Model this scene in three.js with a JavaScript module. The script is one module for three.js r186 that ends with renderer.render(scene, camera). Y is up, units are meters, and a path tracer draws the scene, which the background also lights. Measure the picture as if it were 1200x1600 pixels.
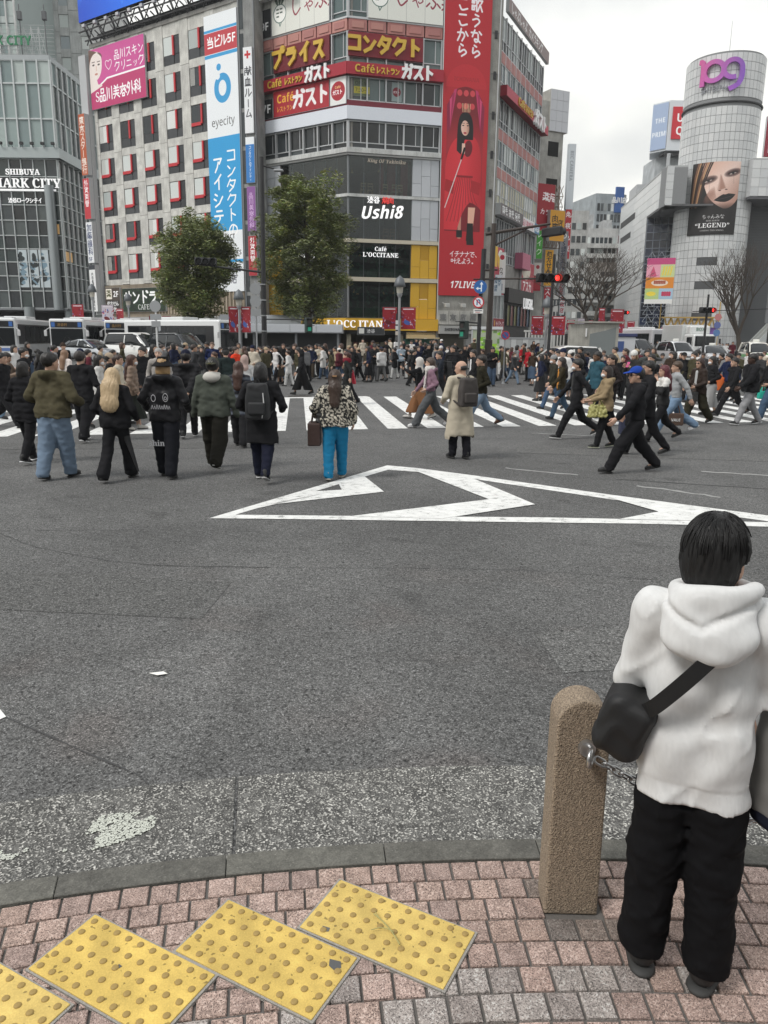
import * as THREE from 'three';
import { mergeGeometries,mergeVertices } from 'three/addons/utils/BufferGeometryUtils.js';
import { RoundedBoxGeometry } from 'three/addons/geometries/RoundedBoxGeometry.js';
import { FontLoader } from 'three/addons/loaders/FontLoader.js';
import { TextGeometry } from 'three/addons/geometries/TextGeometry.js';
import { createNoise3D } from 'simplex-noise';

// ---------------------------------------------------------------- camera,sky,sun,exposure
const scene = new THREE.Scene();
const renderer = new THREE.WebGLRenderer({ antialias: true });
renderer.toneMapping = THREE.LinearToneMapping;
renderer.toneMappingExposure = 1.5;
renderer.shadowMap.enabled = true;
renderer.setSize(768,1024);
const camera = new THREE.PerspectiveCamera(67.823,3 / 4,0.1,1500);
camera.position.set(0,1.97,0);
camera.rotation.order = 'YXZ';
camera.rotation.set(-12.783 * Math.PI / 180,0,0.0104);
scene.add(camera);

function rng(seed) { let s = seed >>> 0; return () => { s = (s + 0x6d2b79f5) | 0; let t = Math.imul(s ^ (s >>> 15),1 | s); t = (t + Math.imul(t ^ (t >>> 7),61 | t)) ^ t; return ((t ^ (t >>> 14)) >>> 0) / 4294967296; }; }
const noise3 = createNoise3D(rng(77));
const fbm = (x,y,z,o = 4) => { let a = 0.5,s = 0,f = 1; for (let i = 0; i < o; i++) { s += a * noise3(x * f,y * f,z * f); a *= 0.5; f *= 2.03; } return s; };
const lerp = (a,b,t) => a + (b - a) * t,clamp = (x,a = 0,b = 1) => Math.min(b,Math.max(a,x));
const sstep = (a,b,x) => { const t = clamp((x - a) / (b - a)); return t * t * (3 - 2 * t); };

// overcast winter sky: a thick bright layer with slow cloud structure
function overcast() {
const W = 1024,H = 512,d = new Float32Array(W * H * 4);
for (let j = 0; j < H; j++) for (let i = 0; i < W; i++) {
const el = (j + 0.5) / H * Math.PI - Math.PI / 2,az = (i + 0.5) / W * 2 * Math.PI;
const x = Math.cos(el) * Math.cos(az),y = Math.sin(el),z = Math.cos(el) * Math.sin(az);
const k = 1 / (Math.max(y,0) + 0.35);
const c = fbm(x * k * 1.5 + 3,y * 1.2,z * k * 1.5,5),c2 = fbm(x * k * 3.1,5 + y * 2,z * k * 3.1,4);
const thick = sstep(-0.45,0.5,c + 0.35 * c2);
let L = 0.50 + 0.20 * (1 - thick) + 0.10 * sstep(0.9,0.05,y);
if (y < 0) L *= 0.35;
const warm = sstep(0.75,0.1,y) * (1 - 0.5 * thick);
const o = (j * W + i) * 4;
d[o] = L * lerp(0.965,1.0,warm); d[o + 1] = L * lerp(1.0,0.995,warm); d[o + 2] = L * lerp(1.03,0.93,warm); d[o + 3] = 1;
}
const t = new THREE.DataTexture(d,W,H,THREE.RGBAFormat,THREE.FloatType);
t.mapping = THREE.EquirectangularReflectionMapping; t.magFilter = t.minFilter = THREE.LinearFilter; t.wrapS = THREE.RepeatWrapping; t.needsUpdate = true;
return t;
}
scene.background = scene.environment = overcast();
const sun = new THREE.DirectionalLight(new THREE.Color(1,0.965,0.92),1.5);
sun.position.set(-62,92,22); sun.target.position.set(0,0,-20);
sun.castShadow = true; sun.shadow.radius = 32; sun.shadow.mapSize.set(2048,2048);
Object.assign(sun.shadow.camera,{ left: -80,right: 80,top: 80,bottom: -80,near: 1,far: 300 });
scene.add(sun,sun.target);
scene.fog = new THREE.FogExp2(new THREE.Color(0.82,0.84,0.85),0.00035);

// ---------------------------------------------------------------- helpers
const D2R = Math.PI / 180;
const used = new Map();
function nm(name) { const n = used.get(name) ?? 0; used.set(name,n + 1); return n ? name + '_' + String(n).padStart(3,'0') : name; }
function tag(o,label,category,group,kind) { if (label) o.userData.label = label; if (category) o.userData.category = category; if (group) o.userData.group = group; if (kind) o.userData.kind = kind; return o; }
function thing(name,label,category,[x,y,z] = [0,0,0],turn = 0,group) {
const o = new THREE.Group(); o.name = nm(name); o.position.set(x,y,z); o.rotation.y = turn; scene.add(o);
return tag(o,label,category,group);
}
function mesh(name,geo,mat,parent,pos,rot) {
const m = new THREE.Mesh(Array.isArray(geo) ? (geo.length > 1 ? join(geo) : geo[0]) : geo,mat);
m.name = parent ? name : nm(name); m.castShadow = m.receiveShadow = true;
if (pos) m.position.set(...pos); if (rot) m.rotation.set(...rot);
(parent ?? scene).add(m); return m;
}
function struct(name,geo,mat,parent) { const m = mesh(name,geo,mat,parent); if (!parent) m.userData.kind = 'structure'; return m; }
function join(list) {
const col = list.some((g) => g.attributes.color);
const out = list.map((g) => { const q = g.index ? g.toNonIndexed() : g; for (const k of Object.keys(q.attributes)) if (!['position','normal','uv','color'].includes(k)) q.deleteAttribute(k); if (!q.attributes.uv) q.setAttribute('uv',new THREE.BufferAttribute(new Float32Array(q.attributes.position.count * 2),2)); if (col && !q.attributes.color) q.setAttribute('color',new THREE.BufferAttribute(new Float32Array(q.attributes.position.count * 3).fill(1),3)); return q; });
return mergeGeometries(out);
}
const M4 = new THREE.Matrix4(),QQ = new THREE.Quaternion(),V = (x,y,z) => new THREE.Vector3(x,y,z);
// uv in metres from the dominant axis of each vertex normal
function uvm(g,s = 1) {
const p = g.attributes.position,n = g.attributes.normal,uv = new Float32Array(p.count * 2);
for (let i = 0; i < p.count; i++) {
const ax = Math.abs(n.getX(i)),ay = Math.abs(n.getY(i)),az = Math.abs(n.getZ(i));
const [a,b] = ay >= ax && ay >= az ? [p.getX(i),p.getZ(i)] : ax > az ? [p.getZ(i),p.getY(i)] : [p.getX(i),p.getY(i)];
uv[i * 2] = a * s; uv[i * 2 + 1] = b * s;
}
g.setAttribute('uv',new THREE.BufferAttribute(uv,2)); return g;
}
// a box by its extents
function bx(x0,x1,y0,y1,z0,z1) { const g = new THREE.BoxGeometry(x1 - x0,y1 - y0,z1 - z0); g.translate((x0 + x1) / 2,(y0 + y1) / 2,(z0 + z1) / 2); return uvm(g); }
function rbx(x0,x1,y0,y1,z0,z1,r = 0.02,seg = 1) { const g = new RoundedBoxGeometry(x1 - x0,y1 - y0,z1 - z0,seg,r); g.translate((x0 + x1) / 2,(y0 + y1) / 2,(z0 + z1) / 2); return uvm(g); }
function cyl(r0,r1,a,b,seg = 12,open = false) { // tapered bar from a to b
const A = V(...a),B = V(...b),d = B.clone().sub(A),g = new THREE.CylinderGeometry(r1,r0,d.length(),seg,1,open);
QQ.setFromUnitVectors(V(0,1,0),d.clone().normalize()); g.applyMatrix4(M4.compose(A.add(B).multiplyScalar(0.5),QQ,V(1,1,1))); return g;
}
function bar(a,b,w,d = w) { const A = V(...a),B = V(...b),v = B.clone().sub(A),g = new THREE.BoxGeometry(w,v.length(),d); QQ.setFromUnitVectors(V(0,1,0),v.clone().normalize()); g.applyMatrix4(M4.compose(A.add(B).multiplyScalar(0.5),QQ,V(1,1,1))); return g; }
function tube(pts,r,seg = 24,rad = 8,closed = false) { return new THREE.TubeGeometry(new THREE.CatmullRomCurve3(pts.map((p) => V(...p)),closed),seg,r,rad,closed); }
const lathe = (pts,seg = 20) => new THREE.LatheGeometry(pts.map(([r,y]) => new THREE.Vector2(Math.max(r,0.0005),y)),seg);
const at = (g,x,y,z,ry = 0) => { if (ry) g.rotateY(ry); return g.translate(x,y,z); };
// polygon in the ground plane (points [x,z]),facing up at height y
function flat(pts,y,holes = []) {
const sh = new THREE.Shape(pts.map(([x,z]) => new THREE.Vector2(x,-z)));
for (const h of holes) sh.holes.push(new THREE.Path(h.map(([x,z]) => new THREE.Vector2(x,-z))));
const g = new THREE.ShapeGeometry(sh); g.rotateX(-Math.PI / 2); g.translate(0,y,0); return uvm(g);
}
const rgb = (r,g,b) => new THREE.Color().setRGB(r,g,b);
const mats = new Map();
function mt(color,rough = 0.8,o = {}) {
const key = JSON.stringify([color,rough,Object.keys(o).map((k) => [k,o[k]?.isTexture ? o[k].uuid : o[k]?.isColor ? o[k].getHex() : o[k]])]);
if (!mats.has(key)) { const P = o.specularIntensity !== undefined || o.transmission || o.clearcoat || o.sheen; const m = new (P ? THREE.MeshPhysicalMaterial : THREE.MeshStandardMaterial)({ roughness: rough,side: THREE.DoubleSide,...o }); if (Array.isArray(color)) m.color.setRGB(...color); else m.color.set(color); mats.set(key,m); }
return mats.get(key);
}
// ---------------------------------------------------------------- noise textures
function blurred(size,rad,seed,passes = 2) {
const r = rng(seed); let a = new Float32Array(size * size).map(() => r()),b = new Float32Array(size * size);
for (let p = 0; p < passes; p++) for (const ver of [0,1]) {
for (let i = 0; i < size; i++) {
let s = 0; const ix = (k) => { k = (k + size) % size; return ver ? k * size + i : i * size + k; };
for (let k = -rad; k <= rad; k++) s += a[ix(k)];
for (let k = 0; k < size; k++) { b[ix(k)] = s / (2 * rad + 1); s += a[ix(k + rad + 1)] - a[ix(k - rad)]; }
} [a,b] = [b,a];
}
let m = 0,q = 0; for (const v of a) m += v; m /= a.length; for (const v of a) q += (v - m) ** 2; q = Math.sqrt(q / a.length);
return a.map((v) => (v - m) / q);
}
function tex(size,f,srgb = true) { // f(i) -> [r,g,b] 0..1 or a number
const d = new Uint8Array(size * size * 4);
for (let i = 0; i < size * size; i++) { const c = f(i); for (let k = 0; k < 3; k++) d[i * 4 + k] = clamp(Array.isArray(c) ? c[k] : c) * 255; d[i * 4 + 3] = 255; }
const t = new THREE.DataTexture(d,size,size); t.wrapS = t.wrapT = THREE.RepeatWrapping; t.magFilter = THREE.LinearFilter; t.minFilter = THREE.LinearMipmapLinearFilter; t.generateMipmaps = true;
if (srgb) t.colorSpace = THREE.SRGBColorSpace; t.needsUpdate = true; return t;
}
function rep(t,s,s2 = s) { const c = t.clone(); c.repeat.set(s,s2); c.needsUpdate = true; return c; }
// ---------------------------------------------------------------- stroke lettering for the Japanese signs (10 x 10 grid; ~ smooth,b box,o ring)
const GL = {
ア: '118164 534629',イ: '704315 5359',シ: '1132 0425 195783',ン: '1133 195783',テ: '2171 0484 545629',ィ: '704315 5359',コ: '118188 1888',タ: '3005 31816629 3466',ク: '3004 31817529',ト: '3039 3375',
プ: '01716529 o90',ラ: '2171 13837639',ス: '11715519 5589',ガ: '0373766958 303409 7081 8091',キ: '1372 0685 3059',リ: '2125 707549',ニ: '1272 0787',ッ: '1325 4254 827639',カ: '0373766958 303409',レ: '202984',ナ: '0383 505529',チ: '7021 0484 515629',
サ: '0383 2126 606539',ド: '3039 3375 7081 8091',グ: '2004 21716529 7081 8091',ル: '212509 515995',ム: '401887 6489',ビ: '212989 2573 7081 8091',メ: '7109 2378',ー: '0585','ー|': '4149','・': 'o45',
し: '~20264986',ゃ: '~0572946655 5062 2259',ぶ: '405244 ~44664938 0826 7698 7182 8091',う: '3061 ~14537539',な: '0252 3015 7193 ~636849375789',ら: '3051 ~2226648649','、': '1739','。': 'o28',こ: '1171 ~163988',か: '~03536549 302509 7295',で: '0181 ~81343879 6475 8495',
え: '3061 137309 465999',よ: '5282 ~505739183689',の: '~5138171441838759',せ: '0493 707566 21284989',ん: '~4009445996',ち: '1272 ~4025757839',み: '~115118074597 ~737649',
品: 'b2063 b0539 b5589',川: '101609 4148 8089',美: '2031 7061 1282 1484 0686 4146 4619 4699',容: '03029293 4042 3315 6385 5407 5497 b3769',外: '2004 21413609 1335 7079 7496',科: '4011 0343 2129 2407 2446 5162 5465 5796 8089',
当: '4044 1123 7163 148489 1686 1989',歌: '0141 b0223 4144 0545 b0628 4549 6053 619183 7459 7499',叶: 'b0236 4494 7079',渋: '0011 0314 0926 6064 6282 4144 3494 3657 8667 5939 6989',谷: '3012 6082 5206 5296 b2679',焼: '202509 0314 4334 2548 4191 7074 4494 4696 6649 868999',肉: '09028289 404325 4465 4628 4668',
免: '3013 316153 b1376 4346 3609 56599997',税: '4011 0343 2129 2407 2446 5061 9081 b5285 6549 757999',処: '3005 214109 1448 4899 61818696 6155',方: '4042 0292 323609 35756958',献: '0252 3034 09045459 1656 3549 5494 707459 7499 8192',血: '4032 b1278 3238 5258 0999',
東: '0191 b1286 1484 5059 4609 5699',京: '4042 0292 b2375 4559 2609 7699',銀: '2003 2043 1333 0545 2329 0949 518185 5383 5585 515978 6599 9677',行: '3003 3306 2529 5191 4494 747969',貨: '3002 2124 8152 50539392 b2477 2676 3709 6799',両: '0191 19138389 4147 35376765',替: '0141 0343 202305 5191 5393 707395 b2579 2777',
加: '0242 4239 202509 b6298',藤: '0191 3032 6062 09033339 0535 0737 4494 4696 6347 6697 6769 5859 8798',眼: 'b0139 0434 0636 518185 5383 5585 515978 6599 9677',内: '09028289 404417 4477',産: '4041 1181 3243 6253 0494 1409 3527 2686 3878 5559 2999',婦: '200649 3309 0343 509093 5393 5191 45449495 59569699 7579',
人: '404409 4499',心: '1408 33387977 4154 8396',療: '4041 1191 111509 3383 6226 6396 b4577 6769 4839 7889',葉: '0191 3032 6062 0393 232575 7375 5255 0696 5559 4609 5699',毛: '7011 1382 0594 41488997',薄: '0191 3032 6062 0315 0639 b4386 4585 6268 3797 8789',抜: '0232 202918 0635 4292 6049 548459 6599',発: '114104 7094 1484 2565 1696 3509 56599997',
店: '4041 1191 111609 5255 5383 b3579',鏡: '2003 2043 1333 0545 2329 0949 5292 7071 4494 b5587 6749 777999',受: '7011 1223 4253 8273 05049495 267609 3799',付: '3004 2329 4393 707969 5566',薬: '0191 3032 6062 b3376 5253 0797 5659 4709 5799 0414 8494',局: '108083 1383 101509 258589 b4678',調: '1131 0333 1535 b1739 59509099 6282 7174 6484 b6678',剤: '3031 0252 4206 1256 2609 4649 6166 8089',
};
function glyphLines(ch) { // polylines in 0..9
const out = [];
for (let s of (GL[ch] ?? 'b1188').split(' ')) {
const k = s[0]; if ('~bo'.includes(k)) s = s.slice(1);
const n = [...s].map(Number);
if (k === 'b') out.push([[n[0],n[1]],[n[2],n[1]],[n[2],n[3]],[n[0],n[3]],[n[0],n[1]]]);
else if (k === 'o') out.push(Array.from({ length: 11 },(_,i) => [n[0] + Math.cos(i * 0.6283),n[1] + Math.sin(i * 0.6283)]));
else {
let p = []; for (let i = 0; i + 1 < n.length; i += 2) p.push([n[i],n[i + 1]]);
if (k === '~') p = new THREE.CatmullRomCurve3(p.map(([x,y]) => V(x,y,0)),false,'centripetal').getPoints(p.length * 4).map((v) => [v.x,v.y]);
out.push(p);
}
}
return out;
}
const isJp = (ch) => !!GL[ch],SMALL = 'ャゃッィ';
// draws mixed text; vertical stacks the characters
function write(g,text,x,y,size,color,o = {}) {
const { w = 0.13,vertical = false,font = 'bold SIZEpx sans-serif',sx = 1,gap = 0.06 } = o;
g.fillStyle = g.strokeStyle = color; g.lineCap = g.lineJoin = o.cap ?? 'round'; if (o.cap === 'butt') g.lineJoin = 'miter';
for (let ch of [...text]) {
let adv = size;
if (isJp(ch)) {
const k = SMALL.includes(ch) ? 0.74 : 1,u = size * k * 0.92 / 9,ox = x + size * sx * (1 - k) * 0.5 + size * 0.04,oy = y + size * (1 - k) * 0.9 + size * 0.04;
if (vertical && ch === 'ー') ch = 'ー|';
g.lineWidth = size * w * k;
for (const p of glyphLines(ch)) { g.beginPath(); p.forEach(([a,b],i) => g[i ? 'lineTo' : 'moveTo'](ox + a * u * sx,oy + b * u)); g.stroke(); }
} else if (ch !== ' ') {
g.font = font.replace('SIZE',(size * 1.12).toFixed(1)); g.textBaseline = 'alphabetic';
const m = g.measureText(ch).width; g.save(); g.translate(vertical ? x + (size * sx - m * sx) / 2 : x,y + size * 0.93); g.scale(sx,1); g.fillText(ch,0,0); g.restore(); adv = vertical ? size : m;
} else adv = size * 0.4;
if (vertical) y += adv * (1 + gap); else x += adv * sx * (1 + (isJp(ch) ? gap : 0.01));
}
}
function canvas(w,h,draw) {
const c = document.createElement('canvas'); c.width = Math.round(w); c.height = Math.round(h); const g = c.getContext('2d'); draw(g,c.width,c.height);
const t = new THREE.CanvasTexture(c); t.colorSpace = THREE.SRGBColorSpace; t.anisotropy = 8; return t;
}
const faces = new Map();
function face(w,h,draw,ppm = 40,o = {}) { // printed face material
const t = canvas(Math.min(1400,Math.max(16,w * ppm)),Math.min(2000,Math.max(16,h * ppm)),draw);
return new THREE.MeshStandardMaterial({ map: t,roughness: o.rough ?? 0.55,side: THREE.DoubleSide,...(o.glow ? { emissive: new THREE.Color(1,1,1),emissiveMap: t,emissiveIntensity: o.glow } : {}) });
}
function flatUV(g) { return g; }
// ---------------------------------------------------------------- facade frames: x along the front,y up,z outwards
function frame(A,B) { const ux = B[0] - A[0],uz = B[1] - A[1],L = Math.hypot(ux,uz); return { A,B,L,th: Math.atan2(-uz,ux),u: [ux / L,uz / L],n: [-uz / L,ux / L],at(u,y,z = 0) { return [A[0] + this.u[0] * u + this.n[0] * z,y,A[1] + this.u[1] * u + this.n[1] * z]; } }; }
// a sign board fixed on a facade: body,printed face (thing of its own)
function board(F,label,u0,u1,y0,y1,draw,o = {}) {
const { d = 0.18,z = 0.02,body = '#b9bbbd',ppm = 40,group,name = 'sign_board',cat = 'sign' } = o;
const w = u1 - u0,h = y1 - y0,t = thing(name,label,cat,F.at((u0 + u1) / 2,y0,z),F.th + (o.turn ?? 0),group);
mesh('board',bx(-w / 2,w / 2,0,h,0,d),mt(body,0.6),t);
if (draw) { const g = new THREE.PlaneGeometry(w - 0.02,h - 0.02); g.translate(0,h / 2,d + 0.004); mesh('printed_face',g,face(w,h,draw,ppm,o),t); }
return t;
}
const font = { bold: await new FontLoader().loadAsync('fonts/droid/droid_sans_bold.typeface.json'),serif: await new FontLoader().loadAsync('fonts/droid/droid_serif_bold.typeface.json'),sans: await new FontLoader().loadAsync('fonts/droid/droid_sans_regular.typeface.json') };
function letters(text,size,depth,f = font.bold,curve = 3) { const g = new TextGeometry(text,{ font: f,size,depth,curveSegments: curve }); g.computeBoundingBox(); const b = g.boundingBox; g.translate(-(b.min.x + b.max.x) / 2,-b.min.y,0); return g; }
// raised stroke letters: bars following the strokes
function jpLetters(text,size,w,depth,sx = 1,step = 1.06) {
const list = []; let x = 0,n = 0;
for (const ch of [...text]) {
for (const p of glyphLines(ch)) for (let i = 0; i + 1 < p.length; i++) {
const u = size * 0.92 / 9,a = [x + p[i][0] * u * sx,size - p[i][1] * u],b = [x + p[i + 1][0] * u * sx,size - p[i + 1][1] * u],L = Math.hypot(b[0] - a[0],b[1] - a[1]);
const g = new THREE.BoxGeometry(L + w * 0.8,w,depth + 0.0015 * (n++ % 9)); g.rotateZ(Math.atan2(b[1] - a[1],b[0] - a[0])); g.translate((a[0] + b[0]) / 2,(a[1] + b[1]) / 2,depth / 2); list.push(g);
}
x += size * step * sx;
}
const g = join(list); g.translate(-x / 2,0,0); return g;
}
// ---------------------------------------------------------------- road
const nA = blurred(1024,1,11),nB = blurred(1024,3,12),nC = blurred(1024,12,13),nR = blurred(512,1,14),nS = blurred(512,5,15),nT = blurred(512,22,16);
const asphaltMap = tex(1024,(i) => { const v = 0.58 + 0.10 * nA[i] + 0.05 * nB[i] + 0.008 * nC[i] + (nA[i] > 1.9 ? 0.24 : 0) - (nB[i] < -1.7 ? 0.06 : 0); return [v,v * 0.997,v * 0.985]; });
const asphaltBump = tex(1024,(i) => 0.5 + 0.13 * nA[i] + 0.14 * nB[i],false);
const roadMat = new THREE.MeshStandardMaterial({ map: rep(asphaltMap,0.62),bumpMap: rep(asphaltBump,0.62),bumpScale: 0.006,roughness: 0.9,vertexColors: true });
const roadY = (z) => 0.34 * sstep(-42,-49,z);
function roadTone(x,z) { // wear that belongs to the surface: wheel lanes,older patches,dusty and reddish areas
let v = 0.335 + 0.06 * fbm(x * 0.35,1.5,z * 0.35,3) + 0.05 * fbm(x * 1.6,7,z * 1.6,3) - 0.12 * sstep(0.42,0.6,fbm(x * 1.1 + 20,4,z * 1.1,3)) + 0.03 * Math.sin(x * 2.1 - z * 0.5 + 2 * fbm(x * 0.2,9,z * 0.2,2)) * sstep(-16,-8,z) + 0.06 * fbm(x * 0.08 + z * 0.35,3,x * 0.22 - z * 0.06,2);
const seam = -7.0 + 0.16 * x; if (z > seam) v *= 0.95;
if (z < -33) v *= 0.94;
const older = -3.95 - 0.62 * (x + 2.4); // grey older patch by the gutter on the left
if (z > older && x < -0.9) v *= 1.22;
const red = sstep(0.1,0.5,fbm(x * 0.9 + 9,2,z * 0.9,3)) * sstep(-7,-5.5,z);
return [v * (1 + 0.05 * red),v * (1 - 0.01 * red),v * (1 - 0.03 * red)];
}
{
const xs = [],zs = [];
for (let x = -90; x < -12; x += 6) xs.push(x); for (let x = -12; x <= 12; x += 0.12) xs.push(x); for (let x = 14; x <= 92; x += 6) xs.push(x);
for (let z = 8; z > -2.6; z -= 1) zs.push(z); for (let z = -2.6; z > -20; z -= 0.12) zs.push(z); for (let z = -20; z > -60; z -= 0.5) zs.push(z); for (let z = -60; z >= -232; z -= 6) zs.push(z);
const P = [],C = [],U = [],I = [],nx = xs.length;
zs.forEach((z) => xs.forEach((x) => { P.push(x,roadY(z),z); C.push(...roadTone(x,z)); U.push(x,z); }));
for (let j = 0; j + 1 < zs.length; j++) for (let i = 0; i + 1 < nx; i++) { const a = j * nx + i; I.push(a,a + 1,a + nx,a + 1,a + nx + 1,a + nx); }
const g = new THREE.BufferGeometry(); g.setAttribute('position',new THREE.Float32BufferAttribute(P,3)); g.setAttribute('color',new THREE.Float32BufferAttribute(C,3)); g.setAttribute('uv',new THREE.Float32BufferAttribute(U,2)); g.setIndex(I); g.computeVertexNormals();
struct('road',g,roadMat);
const far = new THREE.PlaneGeometry(2400,2400); far.rotateX(-Math.PI / 2); far.translate(0,-0.25,0); struct('ground',far,mt([0.09,0.09,0.088],0.95));
}
const paintMap = tex(1024,(i) => { const w = nA[i] * 0.5 + nB[i] * 0.6 + nC[i] * 0.7; const v = w < -1.75 ? 0.62 : 0.86 + 0.02 * nC[i] + 0.015 * nA[i]; return [v,v,v * 0.985]; });
const paint = new THREE.MeshStandardMaterial({ map: rep(paintMap,0.4),bumpMap: rep(asphaltBump,0.42),bumpScale: 0.0025,roughness: 0.7 });
const oldPaint = mt([0.3,0.3,0.29],0.8,{ bumpMap: rep(asphaltBump,0.42),bumpScale: 0.004 });
{ // old trench repairs: slightly different asphalt laid into the road
const pm = (k) => new THREE.MeshStandardMaterial({ map: rep(asphaltMap,0.55),bumpMap: rep(asphaltBump,0.55),bumpScale: 0.006,roughness: 0.9,color: rgb(k,k,k * 0.99) }),patch = (k,p) => { const m = mesh('road_patch',flat(p,0.0035),pm(k)); m.userData.kind = 'structure'; };
patch(0.30,[[-3.9,-5.4],[-1.3,-5.15],[-1.25,-6.0],[-3.85,-6.35]]); patch(0.365,[[1.1,-4.3],[4.6,-4.9],[4.5,-5.5],[1.05,-4.95]]); patch(0.305,[[-8,-13.2],[-1.2,-14.0],[-1.15,-14.8],[-8,-14.1]]); patch(0.36,[[2.4,-13.6],[9,-12.4],[9.2,-13.3],[2.5,-14.5]]);
}
const crackMat = mt([0.06,0.06,0.06],0.95);
// a strip along a polyline,with a slightly ragged edge
function strip(pts,w,y = 0.004,rag = 0,sd = 1) {
const c = new THREE.CatmullRomCurve3(pts.map(([x,z]) => V(x,0,z)),false,'centripetal'),n = Math.max(6,Math.round(c.getLength() / 0.12)),L = [],Rr = [];
for (let i = 0; i <= n; i++) { const p = c.getPoint(i / n),t = c.getTangent(i / n),k = w / 2 * (1 + rag * noise3(i * 0.7,sd,0)),o = rag * w * 1.5 * noise3(i * 0.35,sd,9); L.push([p.x - t.z * (k + o),p.z + t.x * (k + o)]); Rr.push([p.x + t.z * (k - o),p.z - t.x * (k - o)]); }
return flat([...L,...Rr.reverse()],y);
}
const gp = (px,py,y = 0) => { const d = V((px - 600) / 1190,-(py - 800) / 1190,-1).applyEuler(camera.rotation),t = (y - 1.97) / d.y; return [d.x * t,d.z * t]; }; // ground point seen at a place in the photograph
const gd = (px,py,z) => { const d = V((px - 600) / 1190,-(py - 800) / 1190,-1).applyEuler(camera.rotation),t = -z / d.z; return [d.x * t,1.97 + d.y * t,-z]; };
{
// hatched traffic island: outline and three chevrons
const isl = new THREE.Group(); isl.name = nm('road_island_marking'); tag(isl,null,null,null,'structure'); scene.add(isl);
const poly = (name,y,list) => mesh(name,flat(list.map(([x,z]) => gp(x,z)),y),paint,isl);
poly('outline_band',0.005,[[326,810.5],[367,805],[606,734.5],[605,727.5]]);
poly('outline_band',0.005,[[606,734.5],[650,737.6],[740,748.8],[950,780],[1092,800],[1320,832],[1320,823],[1200,806],[955,773.6],[750,744.6],[654,732],[605,727.5]]);
poly('outline_band',0.0065,[[326,810.5],[470,812],[690,815],[1000,819],[1320,826.5],[1320,819.5],[1000,812.2],[840,809],[560,807],[367,805]]);
poly('chevron_band',0.008,[[569,744.5],[600,769],[404,791.5],[402,795],[450,781],[482,769],[534,766],[529.5,757],[481,768.5]]);
poly('chevron_band',0.0095,[[648,736],[764,781],[548,807.5],[690,811.5],[836,789],[735,746.5]]);
poly('chevron_band',0.011,[[948,777.5],[1029,800.5],[966,812.5],[1110,815],[1116,799],[1045,788.5]]);
}
{ const [mx,mz] = gp(468,619.5),m = tag(mesh('manhole_cover',[new THREE.CylinderGeometry(0.42,0.42,0.02,36),...Array.from({ length: 24 },(_,i) => new THREE.CylinderGeometry(0.03,0.03,0.006,8).translate(0.32 * Math.cos(i * 0.524) * (i < 12 ? 1 : 0.55),0.012,0.32 * Math.sin(i * 0.524) * (i < 12 ? 1 : 0.55)))],mt([0.07,0.065,0.06],0.6)),null,null,null,'structure'); m.position.set(mx,0.006,mz); }
// zebra crossing: 0.45 m bars between two slanted edges
{
const cw = new THREE.Group(); cw.name = nm('zebra_crossing_marking'); tag(cw,null,null,null,'structure'); scene.add(cw);
const zn = (x) => x < -0.5 ? -17.0 - (x + 0.5) * 0.27 * -1 * -1 : x < 2.7 ? -17.0 - (x + 0.5) * 0.25 : -17.8 - (x - 2.7) * 0.25;
const zf = (x) => -26.95 - (x + 0.04) * 0.29;
for (let i = -13; i < 16; i++) {
const x0 = 0.07 + i * 0.893,xf = (x) => x - 1.07 + Math.max(0,i) * 0.045;
mesh('crossing_bar',flat([[x0,zn(x0)],[x0 + 0.45,zn(x0 + 0.45)],[xf(x0 + 0.45),zf(xf(x0 + 0.45))],[xf(x0),zf(xf(x0))]],0.005),paint,cw);
}
mesh('edge_line',strip([[-14,-22.3],[-3.3,-25.9],[-0.6,-26.86]],0.42,0.008),paint,cw);
// second crossing far behind,in front of the crowd,and the one on the right
for (let i = 0; i < 12; i++) { const x = 7.2 + i * 0.95; mesh('crossing_bar',flat([[x,-38.5 - i * 0.2],[x + 0.45,-38.6 - i * 0.2],[x + 0.9,-42 - i * 0.2],[x + 0.45,-41.9 - i * 0.2]],0.005),paint,cw); }
}
mesh('worn_lane_line',[strip([[1.9,-11.9],[2.9,-11.3]],0.07,0.004,0.5,2),strip([[3.54,-10.5],[4.4,-9.75]],0.08,0.004,0.4,3),strip([[4.95,-11.75],[5.95,-11.45]],0.09,0.004,0.3,4),strip([[3.2,-16.6],[4.6,-16.2]],0.08,0.004,0.4,5),strip([[6.3,-9.0],[8.4,-7.6]],0.08,0.004,0.4,6)],oldPaint).userData.kind = 'structure';
mesh('road_seam',[strip([[-3.9,-7.5],[-3.3,-7.0],[-2.2,-6.5],[-1.0,-6.42]],0.009,0.004,0.9,3),strip([[-1.0,-6.42],[1.3,-6.4],[4.2,-5.6]],0.006,0.004,0.9,5),strip([[-2.05,-3.72],[-1.2,-3.2],[-1.05,-3.08]],0.009,0.004,0.9,7),strip([[-4.3,-7.6],[-2.6,-7.7]],0.006,0.004,0.9,8),strip([[3.4,-11],[6.0,-10.1],[9,-8.7]],0.03,0.004,0.5,9)],crackMat).userData.kind = 'structure';
tag(mesh('road_marking_tip',flat([[-2.25,-3.98],[-1.985,-3.68],[-2.02,-3.62],[-2.35,-3.60]],0.006),paint),null,null,null,'structure');
{ const g = flat([[-0.06,0],[0.02,-0.025],[0.055,0.005],[0,0.03]],0); g.translate(-1.335,0.012,-4.22); g.rotateZ(0); tag(mesh('paper_scrap',g,mt('#e8e6e0',0.9)),'small white paper scrap lying on the bare asphalt','litter'); }

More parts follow.
